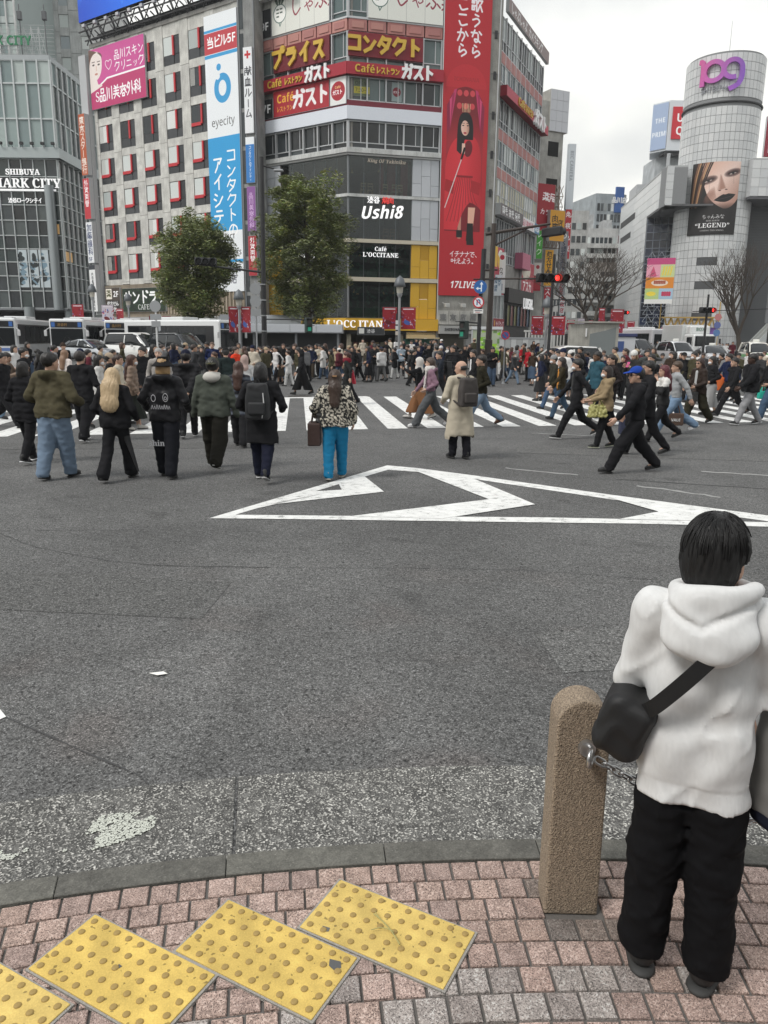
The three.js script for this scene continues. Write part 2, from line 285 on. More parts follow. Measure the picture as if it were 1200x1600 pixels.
// ---------------------------------------------------------------- kerb arc: exposed aggregate gutter,kerb stones,pink setts
const CX = 0.8,CZ = 5.64;
const pol = (r,a) => [CX + r * Math.sin(a),CZ - r * Math.cos(a)]; // a = 0 straight ahead
function sector(r0,r1,a0,a1,y0,y1,n = 6,bev = 0) {
const sh = []; const P = (r,a) => { const [x,z] = pol(r,a); return new THREE.Vector2(x,-z); };
for (let i = 0; i <= n; i++) sh.push(P(r1,lerp(a0,a1,i / n))); for (let i = n; i >= 0; i--) sh.push(P(r0,lerp(a0,a1,i / n)));
const g = new THREE.ExtrudeGeometry(new THREE.Shape(sh),{ depth: y1 - y0 - bev,bevelEnabled: bev > 0,bevelSize: bev,bevelThickness: bev,bevelOffset: -bev,bevelSegments: 1,curveSegments: 2 });
g.rotateX(-Math.PI / 2); g.translate(0,y0,0); return uvm(g);
}
const gw = blurred(1024,2,21),gv = blurred(1024,2,22);
const gravelMap = tex(1024,(i) => { const s = gw[i] > 0.25 ? sstep(0.25,0.7,gw[i]) : 0,tone = clamp(0.70 + 0.14 * gv[i]); const b = 0.40 + 0.05 * nA[i] + 0.04 * nC[i]; const v = lerp(b,tone,s); return [v,v * 0.99,v * lerp(0.96,0.955,s)]; });
const gravelBump = tex(1024,(i) => 0.35 + 0.18 * gw[i],false);
const gutterMat = [0,1,2].map((k) => { const m = new THREE.MeshStandardMaterial({ map: rep(gravelMap,0.85),bumpMap: rep(gravelBump,0.85),bumpScale: 0.008,roughness: 0.85 }); m.color.setScalar([0.72,0.77,0.68][k]); return m; });
const gutter = new THREE.Group(); gutter.name = nm('gutter'); tag(gutter,null,null,null,'structure'); scene.add(gutter);
{
const cuts = [-0.62,-0.47,-0.335,-0.165,-0.003,0.165,0.33,0.5,0.66];
for (let i = 0; i + 1 < cuts.length; i++) mesh('gutter_slab',sector(8.325,8.9,cuts[i] + 0.0008,cuts[i + 1] - 0.0008,-0.1,0.006,10,0.003),gutterMat[i % 3],gutter);
}
const concMap = tex(512,(i) => { const v = 0.72 + 0.022 * nS[i] + 0.035 * nR[i] + 0.022 * nT[i] + (nR[i] > 2.3 ? 0.1 : 0); return [v,v * 0.995,v * 0.96]; });
const concBump = tex(512,(i) => 0.5 + 0.1 * nR[i] + 0.07 * nS[i],false);
const kerbMat = [0,1].map((k) => new THREE.MeshStandardMaterial({ map: rep(concMap,1.4),bumpMap: rep(concBump,1.4),bumpScale: 0.0025,roughness: 0.9,color: rgb(...[[0.26,0.255,0.24],[0.22,0.215,0.205]][k]) }));
const kerb = new THREE.Group(); kerb.name = nm('kerb'); tag(kerb,null,null,null,'structure'); scene.add(kerb);
for (let i = -9; i < 9; i++) { const a = -0.022 + i * 0.073; mesh('kerb_stone',sector(8.205,8.322,a + 0.0002,a + 0.0728,-0.12,0.0315,4,0.0025),kerbMat[(i + 20) % 2],kerb); }
const sidewalk = new THREE.Group(); sidewalk.name = nm('sidewalk'); tag(sidewalk,null,null,null,'structure'); scene.add(sidewalk);
mesh('mortar_bed',sector(0.02,8.2,-1.3,1.3,-0.1,0.0185,40),mt([0.13,0.12,0.11],0.95,{ bumpMap: rep(concBump,3),bumpScale: 0.003 }),sidewalk);
{
const pk = blurred(512,1,31),pk2 = blurred(512,3,32);
const settMap = tex(512,(i) => { const d = pk[i] < -0.9 ? 0.55 : 1,l = pk2[i] > 1.1 ? 1.14 : 1; const v = d * l * (0.86 + 0.05 * pk2[i] + 0.03 * nT[i]); return [v,v * 0.97,v * 0.96]; });
const settBump = tex(512,(i) => 0.5 + 0.14 * pk2[i] + 0.1 * pk[i],false);
const base = [[0.60,0.465,0.40],[0.56,0.43,0.375],[0.64,0.50,0.44],[0.53,0.41,0.36],[0.58,0.445,0.38],[0.52,0.405,0.36]],grey = [[0.50,0.47,0.44],[0.56,0.53,0.50],[0.45,0.415,0.39]];
const mk = (c,k) => new THREE.MeshStandardMaterial({ map: rep(settMap,2.6 + 0.3 * k),bumpMap: rep(settBump,2.6 + 0.3 * k),bumpScale: 0.0035,roughness: 0.82,color: rgb(...c) });
const pink = base.map(mk),gr = grey.map(mk),dark = [mk([0.26,0.235,0.215],1),mk([0.33,0.28,0.245],2)];
const R0 = rng(5),extra = [[],[],[]]; let n = 0;
for (let row = 0; row < 15; row++) {
const r1 = 8.198 - row * 0.1005,da = 0.1 / (r1 - 0.05),off = R0() * da;
for (let i = -24; i < 14; i++) {
const a = i * da + off,[x,z] = pol(r1 - 0.05,a + da / 2),j = () => (R0() - 0.5) * 0.0022;
const h = 0.0265 + R0() * 0.0045;
if (x > 0.585 && x < 0.75 && z < -2.3 && z > -2.4) continue;
const g = sector(r1 - 0.0945 + j(),r1 - 0.003 + j(),a + 0.0004 + j() * 0.1,a + da - (0.0068 + j()) / r1,0,h,1,0.003);
const near = Math.hypot(x - 0.66,z + 2.26),greyRow = (row === 5 || row === 6) && x > 0.1 && x < 1.0 && R0() < 0.8,underTile = row >= 5 && row < 8 && x < 0.3 && R0() < 0.3;
const m = near < 0.135 ? dark[n % 2] : near < 0.2 && R0() < 0.4 ? dark[1] : greyRow || underTile ? gr[Math.floor(R0() * 3)] : pink[Math.floor(R0() * 6)];
const inView = z < -1.62 && x > -1.5 + (z + 1.62) * 0.1 && x < 1.5;
if (inView && n < 296) { mesh('sett',g,m,sidewalk); n++; } else extra[Math.floor(R0() * 3)].push(g);
}
}
extra.forEach((l,k) => { const m = mesh('sett',l,pink[k * 2],sidewalk); m.userData.kind = 'stuff'; });
}
// tactile paving plates: 5 x 10 truncated domes each,set in a staggered run
{
const yw = tex(512,(i) => { const v = 0.93 + 0.03 * nT[i] + 0.018 * nR[i] - (nS[i] < -2.1 ? 0.28 : 0) - (nS[i] > 2.7 ? 0.15 : 0); return [v,v * 0.97,v * 0.90]; });
const yels = [[0.72,0.56,0.20],[0.74,0.56,0.17],[0.70,0.53,0.165],[0.71,0.55,0.19]].map((c,k) => new THREE.MeshStandardMaterial({ map: rep(yw,1.6 + 0.2 * k),roughness: 0.75,color: rgb(...c),bumpMap: rep(concBump,3),bumpScale: 0.0012 }));
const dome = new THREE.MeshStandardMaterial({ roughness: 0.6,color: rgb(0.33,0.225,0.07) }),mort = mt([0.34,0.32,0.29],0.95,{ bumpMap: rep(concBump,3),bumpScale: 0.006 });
const domeGeo = lathe([[0.0118,0],[0.0112,0.0024],[0.0092,0.0046],[0.006,0.0053],[0,0.0055]],14);
const P = [[0,1485,115,1562,'at the lower left frame edge'],[45,1508,340,1525],[272,1477,560,1493],[465,1438,745,1452]];
const spots = [[-1.21,-1.885,27.5],[-0.805,-2.0,28],[-0.365,-2.075,28.5],[0.025,-2.185,28]];
const say = ['yellow tactile plate cut by the lower left corner of the picture','yellow tactile plate with a dark scuff, second from the lower left corner','yellow tactile plate with a chipped grey dome near its right corner','yellow tactile plate with a dry twig on it, nearest the granite bollard'];
spots.forEach(([x,z,deg],k) => {
const t = thing('tactile_plate',say[k],'tactile plate',[x,0.03,z],-deg * D2R,'yellow tactile plates in a staggered run');
mesh('mortar_edge',rbx(-0.273,0.273,-0.01,0.0035 + k * 0.0002,-0.139,0.139,0.003),mort,t);
mesh('plate',rbx(-0.264,0.264,-0.008,0.0075,-0.1315,0.1315,0.003),yels[k],t);
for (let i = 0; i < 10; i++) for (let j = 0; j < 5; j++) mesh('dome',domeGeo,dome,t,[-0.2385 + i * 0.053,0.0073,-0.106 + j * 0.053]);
if (k === 2) mesh('chip',flat([[-0.025,-0.012],[0.012,-0.02],[0.026,0],[0.012,0.02],[-0.012,0.012]],0.0085),mt([0.1,0.1,0.1],0.9),t,[0.215,0,-0.07]);
if (k === 3) mesh('chip',flat([[-0.018,-0.008],[0.01,-0.012],[0.014,0.004],[0,0.012]],0.0085),mt([0.13,0.13,0.12],0.9),t,[-0.18,0,0.1]);
if (k === 1) mesh('chip',flat([[-0.008,-0.006],[0.008,-0.005],[0.006,0.006],[-0.006,0.006]],0.0085),mt([0.1,0.1,0.1],0.9),t,[-0.02,0,-0.01]);
});
const tw = [tube([[-0.06,0,-0.06],[-0.03,0.006,-0.01],[0,0.004,0.05],[0.012,0.002,0.085]],0.0022,14,5),tube([[-0.075,0,0.012],[-0.04,0.006,0.012],[0.0,0.004,0.03]],0.0016,10,5),tube([[-0.04,0.004,-0.025],[-0.055,0.004,-0.065]],0.0014,6,5)];
const t = mesh('twig',tw,mt([0.36,0.33,0.13],0.8)); t.position.set(0.045,0.047,-2.19); t.rotation.y = 0.1; tag(t,'dry forked twig lying on the yellow tactile plate','twig');
}
// worn paint patch on the gutter at the left: ragged flakes
{
const R1 = rng(91),list = [];
const inside = (u,v) => fbm(u * 3.1 + 4,v * 3.1,1,3) > -0.12 - 0.25 * (1 - Math.hypot(u / 0.21,v / 0.09));
for (let i = 0; i < 5200; i++) { const u = (R1() - 0.5) * 0.46,v = (R1() - 0.5) * 0.19; if (Math.hypot(u / 0.23,v / 0.095) > 1 || !inside(u,v)) continue; const s = 0.0014 + R1() * 0.0036,a = R1() * 6.28,p = []; for (let k = 0; k < 5; k++) p.push([Math.cos(a + k * 1.257) * s * (0.6 + R1() * 0.6),Math.sin(a + k * 1.257) * s]); const g = flat(p,0); g.translate(u,0.0001 * (i % 30),v); list.push(g); }
const m = mesh('paint_patch',list,mt([0.55,0.565,0.50],0.75)); m.position.set(-1.215,0.0095,-2.70); m.rotation.y = 0.36; m.scale.set(1.35,1,1.2); m.userData.kind = 'structure';
}
// ---------------------------------------------------------------- building materials and builders
const wave = tex(512,(i) => 0.5 + 0.16 * nT[i] + 0.01 * nS[i],false);
const glass = (c,r = 0.06) => mt(c,r,{ bumpMap: rep(wave,0.25),bumpScale: 0.02 });
const gDark = [glass([0.022,0.026,0.03]),glass([0.035,0.042,0.047]),glass([0.05,0.06,0.065]),glass([0.014,0.016,0.018])];
const gCurt = [mt([0.62,0.66,0.64],0.25),mt([0.42,0.46,0.45],0.25),mt([0.72,0.74,0.72],0.3),mt([0.27,0.29,0.29],0.2)],gSide = [mt([0.02,0.022,0.026],0.4),mt([0.03,0.034,0.04],0.35)];
const clear = new THREE.MeshPhysicalMaterial({ color: rgb(0.62,0.68,0.68),transmission: 1,thickness: 0,roughness: 0.0,side: THREE.DoubleSide });
const grime = tex(512,(i) => { const v = 0.86 + 0.05 * nT[i] + 0.025 * nS[i] + 0.015 * nR[i]; return [v,v,v * 0.99]; });
const streak = tex(512,(i) => { const x = i % 512,y = (i / 512) | 0,v = 0.86 + 0.07 * fbm(x * 0.05,y * 0.006,3,3) + 0.02 * nR[i] + 0.03 * nT[i]; return [v,v,v * 0.985]; });
const wallM = (c,r = 0.8,k = 0.22) => mt(c,r,{ map: rep(streak,k),bumpMap: rep(concBump,0.8),bumpScale: 0.004 });
const alu = mt([0.52,0.53,0.54],0.45,{ metalness: 0.3 }),aluD = mt([0.20,0.21,0.22],0.5,{ metalness: 0.3 }),white = wallM([0.72,0.73,0.74],0.55,0.15),dk = mt([0.03,0.03,0.032],0.7),steel = mt([0.10,0.105,0.11],0.55,{ metalness: 0.4 });
const RB = rng(404),pick = (a) => a[Math.floor(RB() * a.length)];
function building(label,F,group) { return thing('building',label,'building',[F.A[0],0,F.A[1]],F.th,group); }
function prism(pts,y0,y1) { const g = new THREE.ExtrudeGeometry(new THREE.Shape(pts.map(([x,z]) => new THREE.Vector2(x,-z))),{ depth: y1 - y0,bevelEnabled: false }); g.rotateX(-Math.PI / 2); g.translate(0,y0,0); return uvm(g); }
// a row of panes between mullions: panes are parts,the bars one frame mesh
function glazing(b,us,ys,o = {}) {
const { z = 0,mats = gDark,bar: w = 0.07,d = 0.1,fm = alu,name = 'pane',skip } = o,fr = [];
for (let i = 0; i + 1 < us.length; i++) for (let j = 0; j + 1 < ys.length; j++) { if (skip?.(i,j)) continue; mesh(name,bx(us[i] + w / 2,us[i + 1] - w / 2,ys[j] + w / 2,ys[j + 1] - w / 2,z - 0.05,z - 0.02),typeof mats === 'function' ? mats(i,j) : pick(mats),b); }
for (const u of us) fr.push(bx(u - w / 2,u + w / 2,ys[0] - w / 2,ys[ys.length - 1] + w / 2,z - 0.06,z + d)); for (const y of ys) fr.push(bx(us[0],us[us.length - 1],y - w / 2,y + w / 2,z - 0.055,z + d * 0.8));
return mesh('window_frame',fr,fm,b);
}
const seq = (a,b,n) => Array.from({ length: n + 1 },(_,i) => lerp(a,b,i / n));
const frLB = frame([-29.5,-83.3],[-12.8,-72]),frCL = frame([-11.3,-73.5],[-3.32,-68]),frCR = frame([-3.32,-68],[4.5,-69.9]),frBN = frame([4.5,-69.9],[9.2,-71.05]),frSD = frame([9.7,-73.2],[16,-86.5]),frMF = frame([-62,-95],[-38.3,-95]),frMR = frame([-38.3,-95],[-38.2,-108]);

// ---- grey office block with red window fins
{
const b = building('grey panelled office block with red window fins under the blue billboard',frLB),pm = [wallM([0.76,0.75,0.725]),wallM([0.79,0.78,0.755]),wallM([0.73,0.72,0.70])];
mesh('wall',bx(0.05,20.1,0,29.6,-14,-0.42),wallM([0.36,0.35,0.34]),b);
const tops = [28.55,25.5,22.4,19.35,16.25,13.15,10.05],u0s = [0.5,3.87,7.24,10.6,13.95,17.3],red = mt([0.52,0.025,0.035],0.5),low = [mt([0.028,0.03,0.034],0.3),mt([0.045,0.048,0.053],0.3)];
const edges = [0,...u0s.flatMap((u) => [u,u + 2.2]),20.14];
for (let k = 0; k < edges.length; k += 2) { const yy = [29.7,...tops.map((t) => t - 2.62),7.2]; for (let j = 0; j + 1 < yy.length; j++) if (yy[j] - yy[j + 1] > 0.1) mesh('wall_panel',rbx(edges[k] + 0.012,edges[k + 1] - 0.012,yy[j + 1] + 0.012,yy[j] - 0.012,-0.42,-0.02 + RB() * 0.006,0.012),pick(pm),b); }
u0s.forEach((u,c) => {
mesh('wall_panel',rbx(u,u + 2.2,28.56,29.69,-0.42,-0.06,0.012),pick(pm),b);
tops.forEach((t,r) => {
mesh('wall_panel',rbx(u,u + 2.2,t - 3.05 + 0.01,t - 2.34,-0.42,-0.06,0.012),pick(pm),b);
const sill = r >= 3 || (r === 2 && c > 3),w = mesh('window',bx(u + 0.04,u + 1.28,t - 1.5,t,-0.13,-0.09),RB() < 0.85 ? gCurt[RB() < 0.45 ? 0 : RB() < 0.6 ? 2 : 1] : pick(gDark),b);
if (RB() < 0.35) mesh('curtain',Array.from({ length: 5 },(_,i) => bx(u + 0.06 + i * 0.12,u + 0.13 + i * 0.12,t - 1.45,t - 0.03,-0.092,-0.084)),mt([0.5,0.5,0.47],0.9),w);
mesh('red_fin',bx(u + 1.26,u + 1.46,t - 1.6,t + 0.02,-0.13,0.0),red,w);
if (sill) mesh('red_sill',bx(u + 0.02,u + 1.255,t - 1.72,t - 1.44,-0.13,-0.004),red,w);
mesh('side_pane',bx(u + 1.47,u + 2.18,t - 1.5,t,-0.14,-0.1),pick(gSide),w);
mesh('lower_pane',[bx(u + 0.02,u + 1.36,t - 2.33,t - (sill ? 1.73 : 1.52),-0.14,-0.1),bx(u + 1.44,u + 2.18,t - 2.33,t - 1.54,-0.14,-0.102)],pick(low),w);
});
});
mesh('cornice',bx(-0.03,20.18,29.62,29.95,-14,0.05),wallM([0.40,0.39,0.38]),b);
mesh('shop_fascia',bx(-0.05,20.1,3.9,7.15,-0.4,0.1),wallM([0.30,0.25,0.19]),b);
mesh('slat',Array.from({ length: 26 },(_,i) => bx(8.4 + i * 0.45,8.5 + i * 0.45,4.2,7.0,0.1,0.2)),mt([0.42,0.35,0.27],0.7),b);
mesh('canopy',bx(-0.1,20.2,3.5,3.88,-0.3,1.6),mt([0.35,0.35,0.35],0.7),b);
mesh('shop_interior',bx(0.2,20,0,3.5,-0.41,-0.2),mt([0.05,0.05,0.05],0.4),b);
// rooftop truss that carries the billboard
const tr = [],rt = rng(31);
for (let i = 0; i < 11; i++) { const u = -0.2 + i * 2.05,k = () => (rt() - 0.5) * 0.5; tr.push(bar([u,29.9,-0.6],[u,31.5,0.3],0.14),bar([u,29.9,0.1],[u + 1.4 + k(),31.5,0.3],0.08),bar([u + 0.5 + k(),29.9,-0.9],[u + 0.9 + k(),31.5,1.0],0.07),bar([u + 1.9,29.95,-1],[u + 0.6 + k(),31.4,-0.6],0.1)); }
for (const [y,z] of [[30.25,0.25],[30.8,0.9],[31.45,0.5],[30.6,-0.6],[31.2,-1.2]]) tr.push(bar([-0.3,y,z],[20.6,y,z],0.1));
tr.push(bx(-0.2,20.5,29.9,31.6,-2.2,-2.0));
mesh('roof_truss',tr,mt([0.05,0.05,0.053],0.7),b);
for (let i = 0; i < 12; i++) mesh('floodlight',[rbx(0.6 + i * 1.7,1.0 + i * 1.7,31.0,31.3,0.9,1.2,0.05),bar([0.8 + i * 1.7,31.0,0.9],[0.8 + i * 1.7,30.5,0.3],0.05)],mt([0.5,0.5,0.52],0.4,{ metalness: 0.4 }),b);
board(frLB,'wide glowing blue billboard on the roof of the grey office block',-0.25,20.6,31.65,39,(g,w,h) => {
const q = g.createLinearGradient(0,h,w,0); q.addColorStop(0,'#0a3fae'); q.addColorStop(0.35,'#1668d8'); q.addColorStop(0.7,'#2e96ec'); q.addColorStop(1,'#5fc0f6'); g.fillStyle = q; g.fillRect(0,0,w,h);
const r = rng(8); for (let i = 0; i < 60; i++) { const x = r() * w,y = r() * h,s = 4 + r() * 34,c = g.createRadialGradient(x,y,0,x,y,s); c.addColorStop(0,'rgba(190,230,255,' + (0.08 + r() * 0.2) + ')'); c.addColorStop(1,'rgba(120,190,255,0)'); g.fillStyle = c; g.fillRect(x - s,y - s,2 * s,2 * s); }
},{ d: 0.5,z: 0.35,body: '#1b1c1e',ppm: 24,glow: 0.22,name: 'billboard',cat: 'billboard' });
}
// signs on that block
const ARIAL = (s) => `bold ${s}px sans-serif`;
board(frLB,'pink clinic sign with a woman\'s face at the top left of the grey office block',0.0,8.3,24.0,29.35,(g,w,h) => {
g.fillStyle = '#d0559a'; g.fillRect(0,0,w,h); g.fillStyle = '#c03a70'; g.beginPath(); g.moveTo(0,h * 0.62); g.quadraticCurveTo(w * 0.25,h * 0.6,w * 0.4,h * 0.52); g.lineTo(w,h * 0.5); g.lineTo(w,h); g.lineTo(0,h); g.fill();
g.strokeStyle = '#fff'; g.lineWidth = h * 0.03; g.beginPath(); g.moveTo(0,h * 0.7); g.quadraticCurveTo(w * 0.2,h * 0.62,w * 0.32,h * 0.53); g.lineTo(w,h * 0.51); g.stroke();
g.fillStyle = '#f0e4de'; g.beginPath(); g.moveTo(0,h * 0.72); g.lineTo(0,h * 0.06); g.quadraticCurveTo(w * 0.22,-h * 0.02,w * 0.24,h * 0.22); g.quadraticCurveTo(w * 0.24,h * 0.46,w * 0.13,h * 0.52); g.lineTo(w * 0.15,h * 0.6); g.quadraticCurveTo(w * 0.24,h * 0.6,w * 0.22,h * 0.64); g.closePath(); g.fill();
g.fillStyle = '#6f5348'; g.beginPath(); g.moveTo(0,h * 0.3); g.quadraticCurveTo(w * 0.02,h * 0.08,w * 0.14,h * 0.07); g.quadraticCurveTo(w * 0.24,h * 0.06,w * 0.25,h * 0.18); g.quadraticCurveTo(w * 0.15,h * 0.02,0,h * 0.0); g.fill();
g.fillStyle = '#4a3b38'; for (const [x,y] of [[0.08,0.26],[0.18,0.27]]) { g.beginPath(); g.ellipse(w * x,h * y,w * 0.022,h * 0.014,0,0,7); g.fill(); g.fillRect(w * (x - 0.03),h * (y - 0.055),w * 0.06,h * 0.012); }
g.fillStyle = '#c98d80'; g.beginPath(); g.ellipse(w * 0.125,h * 0.42,w * 0.03,h * 0.018,0,0,7); g.fill(); g.fillStyle = '#dcbcae'; g.fillRect(w * 0.125,h * 0.28,w * 0.012,h * 0.09);
g.strokeStyle = '#fff'; g.lineWidth = w * 0.008; g.beginPath(); g.moveTo(w * 0.36,h * 0.4); g.bezierCurveTo(w * 0.26,h * 0.3,w * 0.31,h * 0.2,w * 0.36,h * 0.27); g.bezierCurveTo(w * 0.41,h * 0.2,w * 0.46,h * 0.3,w * 0.36,h * 0.4); g.stroke();
write(g,'品川スキン',w * 0.47,h * 0.12,h * 0.155,'#fff',{ w: 0.11 }); write(g,'クリニック',w * 0.47,h * 0.31,h * 0.155,'#fff',{ w: 0.11 });
write(g,'S',w * 0.08,h * 0.7,h * 0.2,'#fff',{ font: 'SIZEpx serif' }); write(g,'品川美容外科',w * 0.16,h * 0.68,h * 0.22,'#fff',{ w: 0.12,sx: 0.84 });
});
board(frLB,'tall white and blue contact lens banner at the right end of the grey block',16.25,20.2,6.1,29.1,(g,w,h) => {
const Y = (y) => h * (29.1 - y) / 23; g.fillStyle = '#eef2f5'; g.fillRect(0,0,w,h);
g.fillStyle = '#3aa0d8'; g.fillRect(0,Y(27.95),w,h * 0.009); g.fillStyle = '#c23f49'; g.fillRect(0,Y(27.7),w,Y(26.05) - Y(27.7)); write(g,'当ビル5F',w * 0.08,Y(27.4),w * 0.22,'#fff',{ w: 0.14,sx: 0.95,gap: 0 }); g.fillStyle = '#3aa0d8'; g.fillRect(0,Y(26.0),w,h * 0.012);
g.strokeStyle = '#3a9ed6'; g.lineWidth = w * 0.14; g.beginPath(); g.ellipse(w * 0.52,Y(23.2),w * 0.19,w * 0.23,0,0,7); g.stroke(); g.fillStyle = '#eef2f5'; g.beginPath(); g.arc(w * 0.38,Y(24.2),w * 0.07,0,7); g.fill(); g.fillStyle = '#3a9ed6'; g.beginPath(); g.arc(w * 0.42,Y(24.9),w * 0.07,0,7); g.fill();
g.fillStyle = '#555'; g.font = `${w * 0.235}px sans-serif`; g.textAlign = 'center'; g.fillText('eyecity',w * 0.5,Y(20.2)); g.textAlign = 'left';
g.fillStyle = '#2f9ed9'; g.fillRect(0,Y(19.3),w,Y(13.6 - 0.15) - Y(19.3)); g.fillRect(0,Y(19.3),w,Y(11.4) - Y(19.3));
write(g,'コンタクトの',w * 0.56,Y(18.2),w * 0.27,'#fff',{ vertical: true,w: 0.13,sx: 1.15,gap: 0.16 }); write(g,'アイシティ',w * 0.12,Y(17.7),w * 0.33,'#fff',{ vertical: true,w: 0.13,gap: 0.12 });
g.fillStyle = '#2f9ed9'; g.fillRect(0,Y(8.9),w,h * 0.01);
['CONTACT','LENS','SPECIALISTS'].forEach((t,i) => { g.fillStyle = '#444'; g.font = `bold ${w * 0.145}px sans-serif`; g.fillText(t,w * 0.1,Y(10.7) + i * w * 0.18); });
write(g,'眼鏡',w * 0.5,Y(8.6),w * 0.2,'#556',{ w: 0.1 }); write(g,'店',w * 0.6,Y(7.6),w * 0.2,'#556',{ w: 0.1 });
},{ ppm: 56 });
{
const col = (u0,u1,z,list,d) => list.forEach(([y0,y1,bg,fg,text,label,o = {}]) => board(o.F ?? frLB,label,u0,u1,y0,y1,(g,w,h) => { g.fillStyle = bg; g.fillRect(0,0,w,h); if (o.head) { g.fillStyle = o.head[0]; g.fillRect(0,0,w,h * o.head[1]); } const s = Math.min(w * 0.8,h * (o.fill ?? 0.94) / ([...text].length * 1.06)); write(g,text,(w - s) / 2,h * (o.top ?? 0.04),s,fg,{ vertical: true,w: 0.12,gap: (h * (o.fill ?? 0.94) / ([...text].length) - s) / s }); if (o.foot) write(g,o.foot,w * 0.1,h - w * 0.62,w * 0.5,o.footc ?? fg,{}); o.draw?.(g,w,h); },{ d,z,ppm: 70 }));
col(-1.25,-0.25,0.5,[
[17.9,23.6,'#b5562f','#f4e9e0','東京スター銀行','orange vertical bank sign at the top of the left sign column'],
[13.7,17.6,'#c0343f','#fff','外貨両替','red money exchange sign in the left sign column',{ fill: 0.66 }],
[9.4,13.4,'#e6e8ea','#2d3a66','加藤眼科','white and navy eye clinic sign in the left sign column',{ fill: 0.78,foot: '5F' }],
[1.9 + 2.6,9.2,'#e9eaea','#22242a','内科産婦人科・心療内科','long white medical clinic sign at the foot of the left sign column',{ head: ['#30343c',0.1],top: 0.16,fill: 0.82 }],
],0.5);
mesh('sign_column_frame',bx(-1.3,-0.2,4.2,29,0,0.48),mt([0.45,0.46,0.47],0.5),scene.children.find((o) => o.name === 'building'));
const frRC = frame([-12.75,-71.9],[-11.45,-71.4]);
const t = thing('sign_tower','slim grey sign tower between the office block and the corner building','sign tower',[-12.75,0,-71.9],frRC.th);
mesh('tower_wall',bx(0.05,1.45,0,34,-1.6,0.02),wallM([0.36,0.365,0.37]),t); for (let j = 0; j < 10; j++) mesh('pane',bx(0.1,0.46,3 + j * 3.05,5.7 + j * 3.05,0.02,0.05),gDark[j % 3],t); mesh('edge_trim',[bx(-0.02,0.1,0,34,-0.1,0.1),bx(1.42,1.54,0,34,-0.1,0.1)],aluD,t);
col(0.52,1.38,0.03,[
[19.2,25.9,'#eceef0','#3a3c42','献血ルーム','white blood donation sign with a red cross on the sign tower',{ F: frRC,top: 0.22,fill: 0.62,draw: (g,w,h) => { g.fillStyle = '#c8262e'; g.fillRect(w * 0.4,h * 0.04,w * 0.2,w * 0.7); g.fillRect(w * 0.15,h * 0.04 + w * 0.25,w * 0.7,w * 0.2); } }],
[15.2,18.9,'#2f7cc4','#fff','コンタクトのアイシティ','blue and white contact lens strip sign on the sign tower',{ F: frRC,head: ['#eef2f5',0.16],top: 0.19,fill: 0.78 }],
[11.2,14.9,'#8c5a9a','#d9b8e0','品川美容外科','purple clinic strip sign on the sign tower',{ F: frRC,top: 0.14,fill: 0.8 }],
[7.4,10.8,'#b0323c','#fff','外貨両替','red exchange strip sign at the foot of the sign tower',{ F: frRC,fill: 0.6 }],
],0.22);
}
board(frLB,'dark green drugstore cafe sign with white characters behind the left tree',3.0,9.6,4.45,6.75,(g,w,h) => { g.fillStyle = '#16211a'; g.fillRect(0,0,w,h); const r = rng(3); for (let i = 0; i < 900; i++) { g.fillStyle = `rgb(${20 + r() * 30},${40 + r() * 45},${22 + r() * 22})`; g.fillRect(r() * w,r() * h,4,3); } write(g,'サンドラッグ',w * 0.05,h * 0.12,h * 0.52,'#fff',{ w: 0.17 }); write(g,'CAFE',w * 0.36,h * 0.66,h * 0.27,'#eee',{ font: 'SIZEpx serif' }); },{ z: 0.12 });
board(frLB,'small pharmacy sign board with white squares left of the green sign',0.2,2.6,4.3,6.9,(g,w,h) => { g.fillStyle = '#4a4038'; g.fillRect(0,0,w,h); g.fillStyle = '#efe9dc'; g.fillRect(w * 0.06,h * 0.04,w * 0.4,h * 0.4); write(g,'薬',w * 0.1,h * 0.08,w * 0.3,'#553'); write(g,'2F',w * 0.55,h * 0.1,w * 0.3,'#fff'); g.fillStyle = '#2c2826'; g.fillRect(w * 0.08,h * 0.5,w * 0.86,h * 0.46); write(g,'処方せん',w * 0.11,h * 0.52,w * 0.19,'#fff'); write(g,'受付',w * 0.3,h * 0.74,w * 0.21,'#fff'); },{ z: 0.12,ppm: 60 });

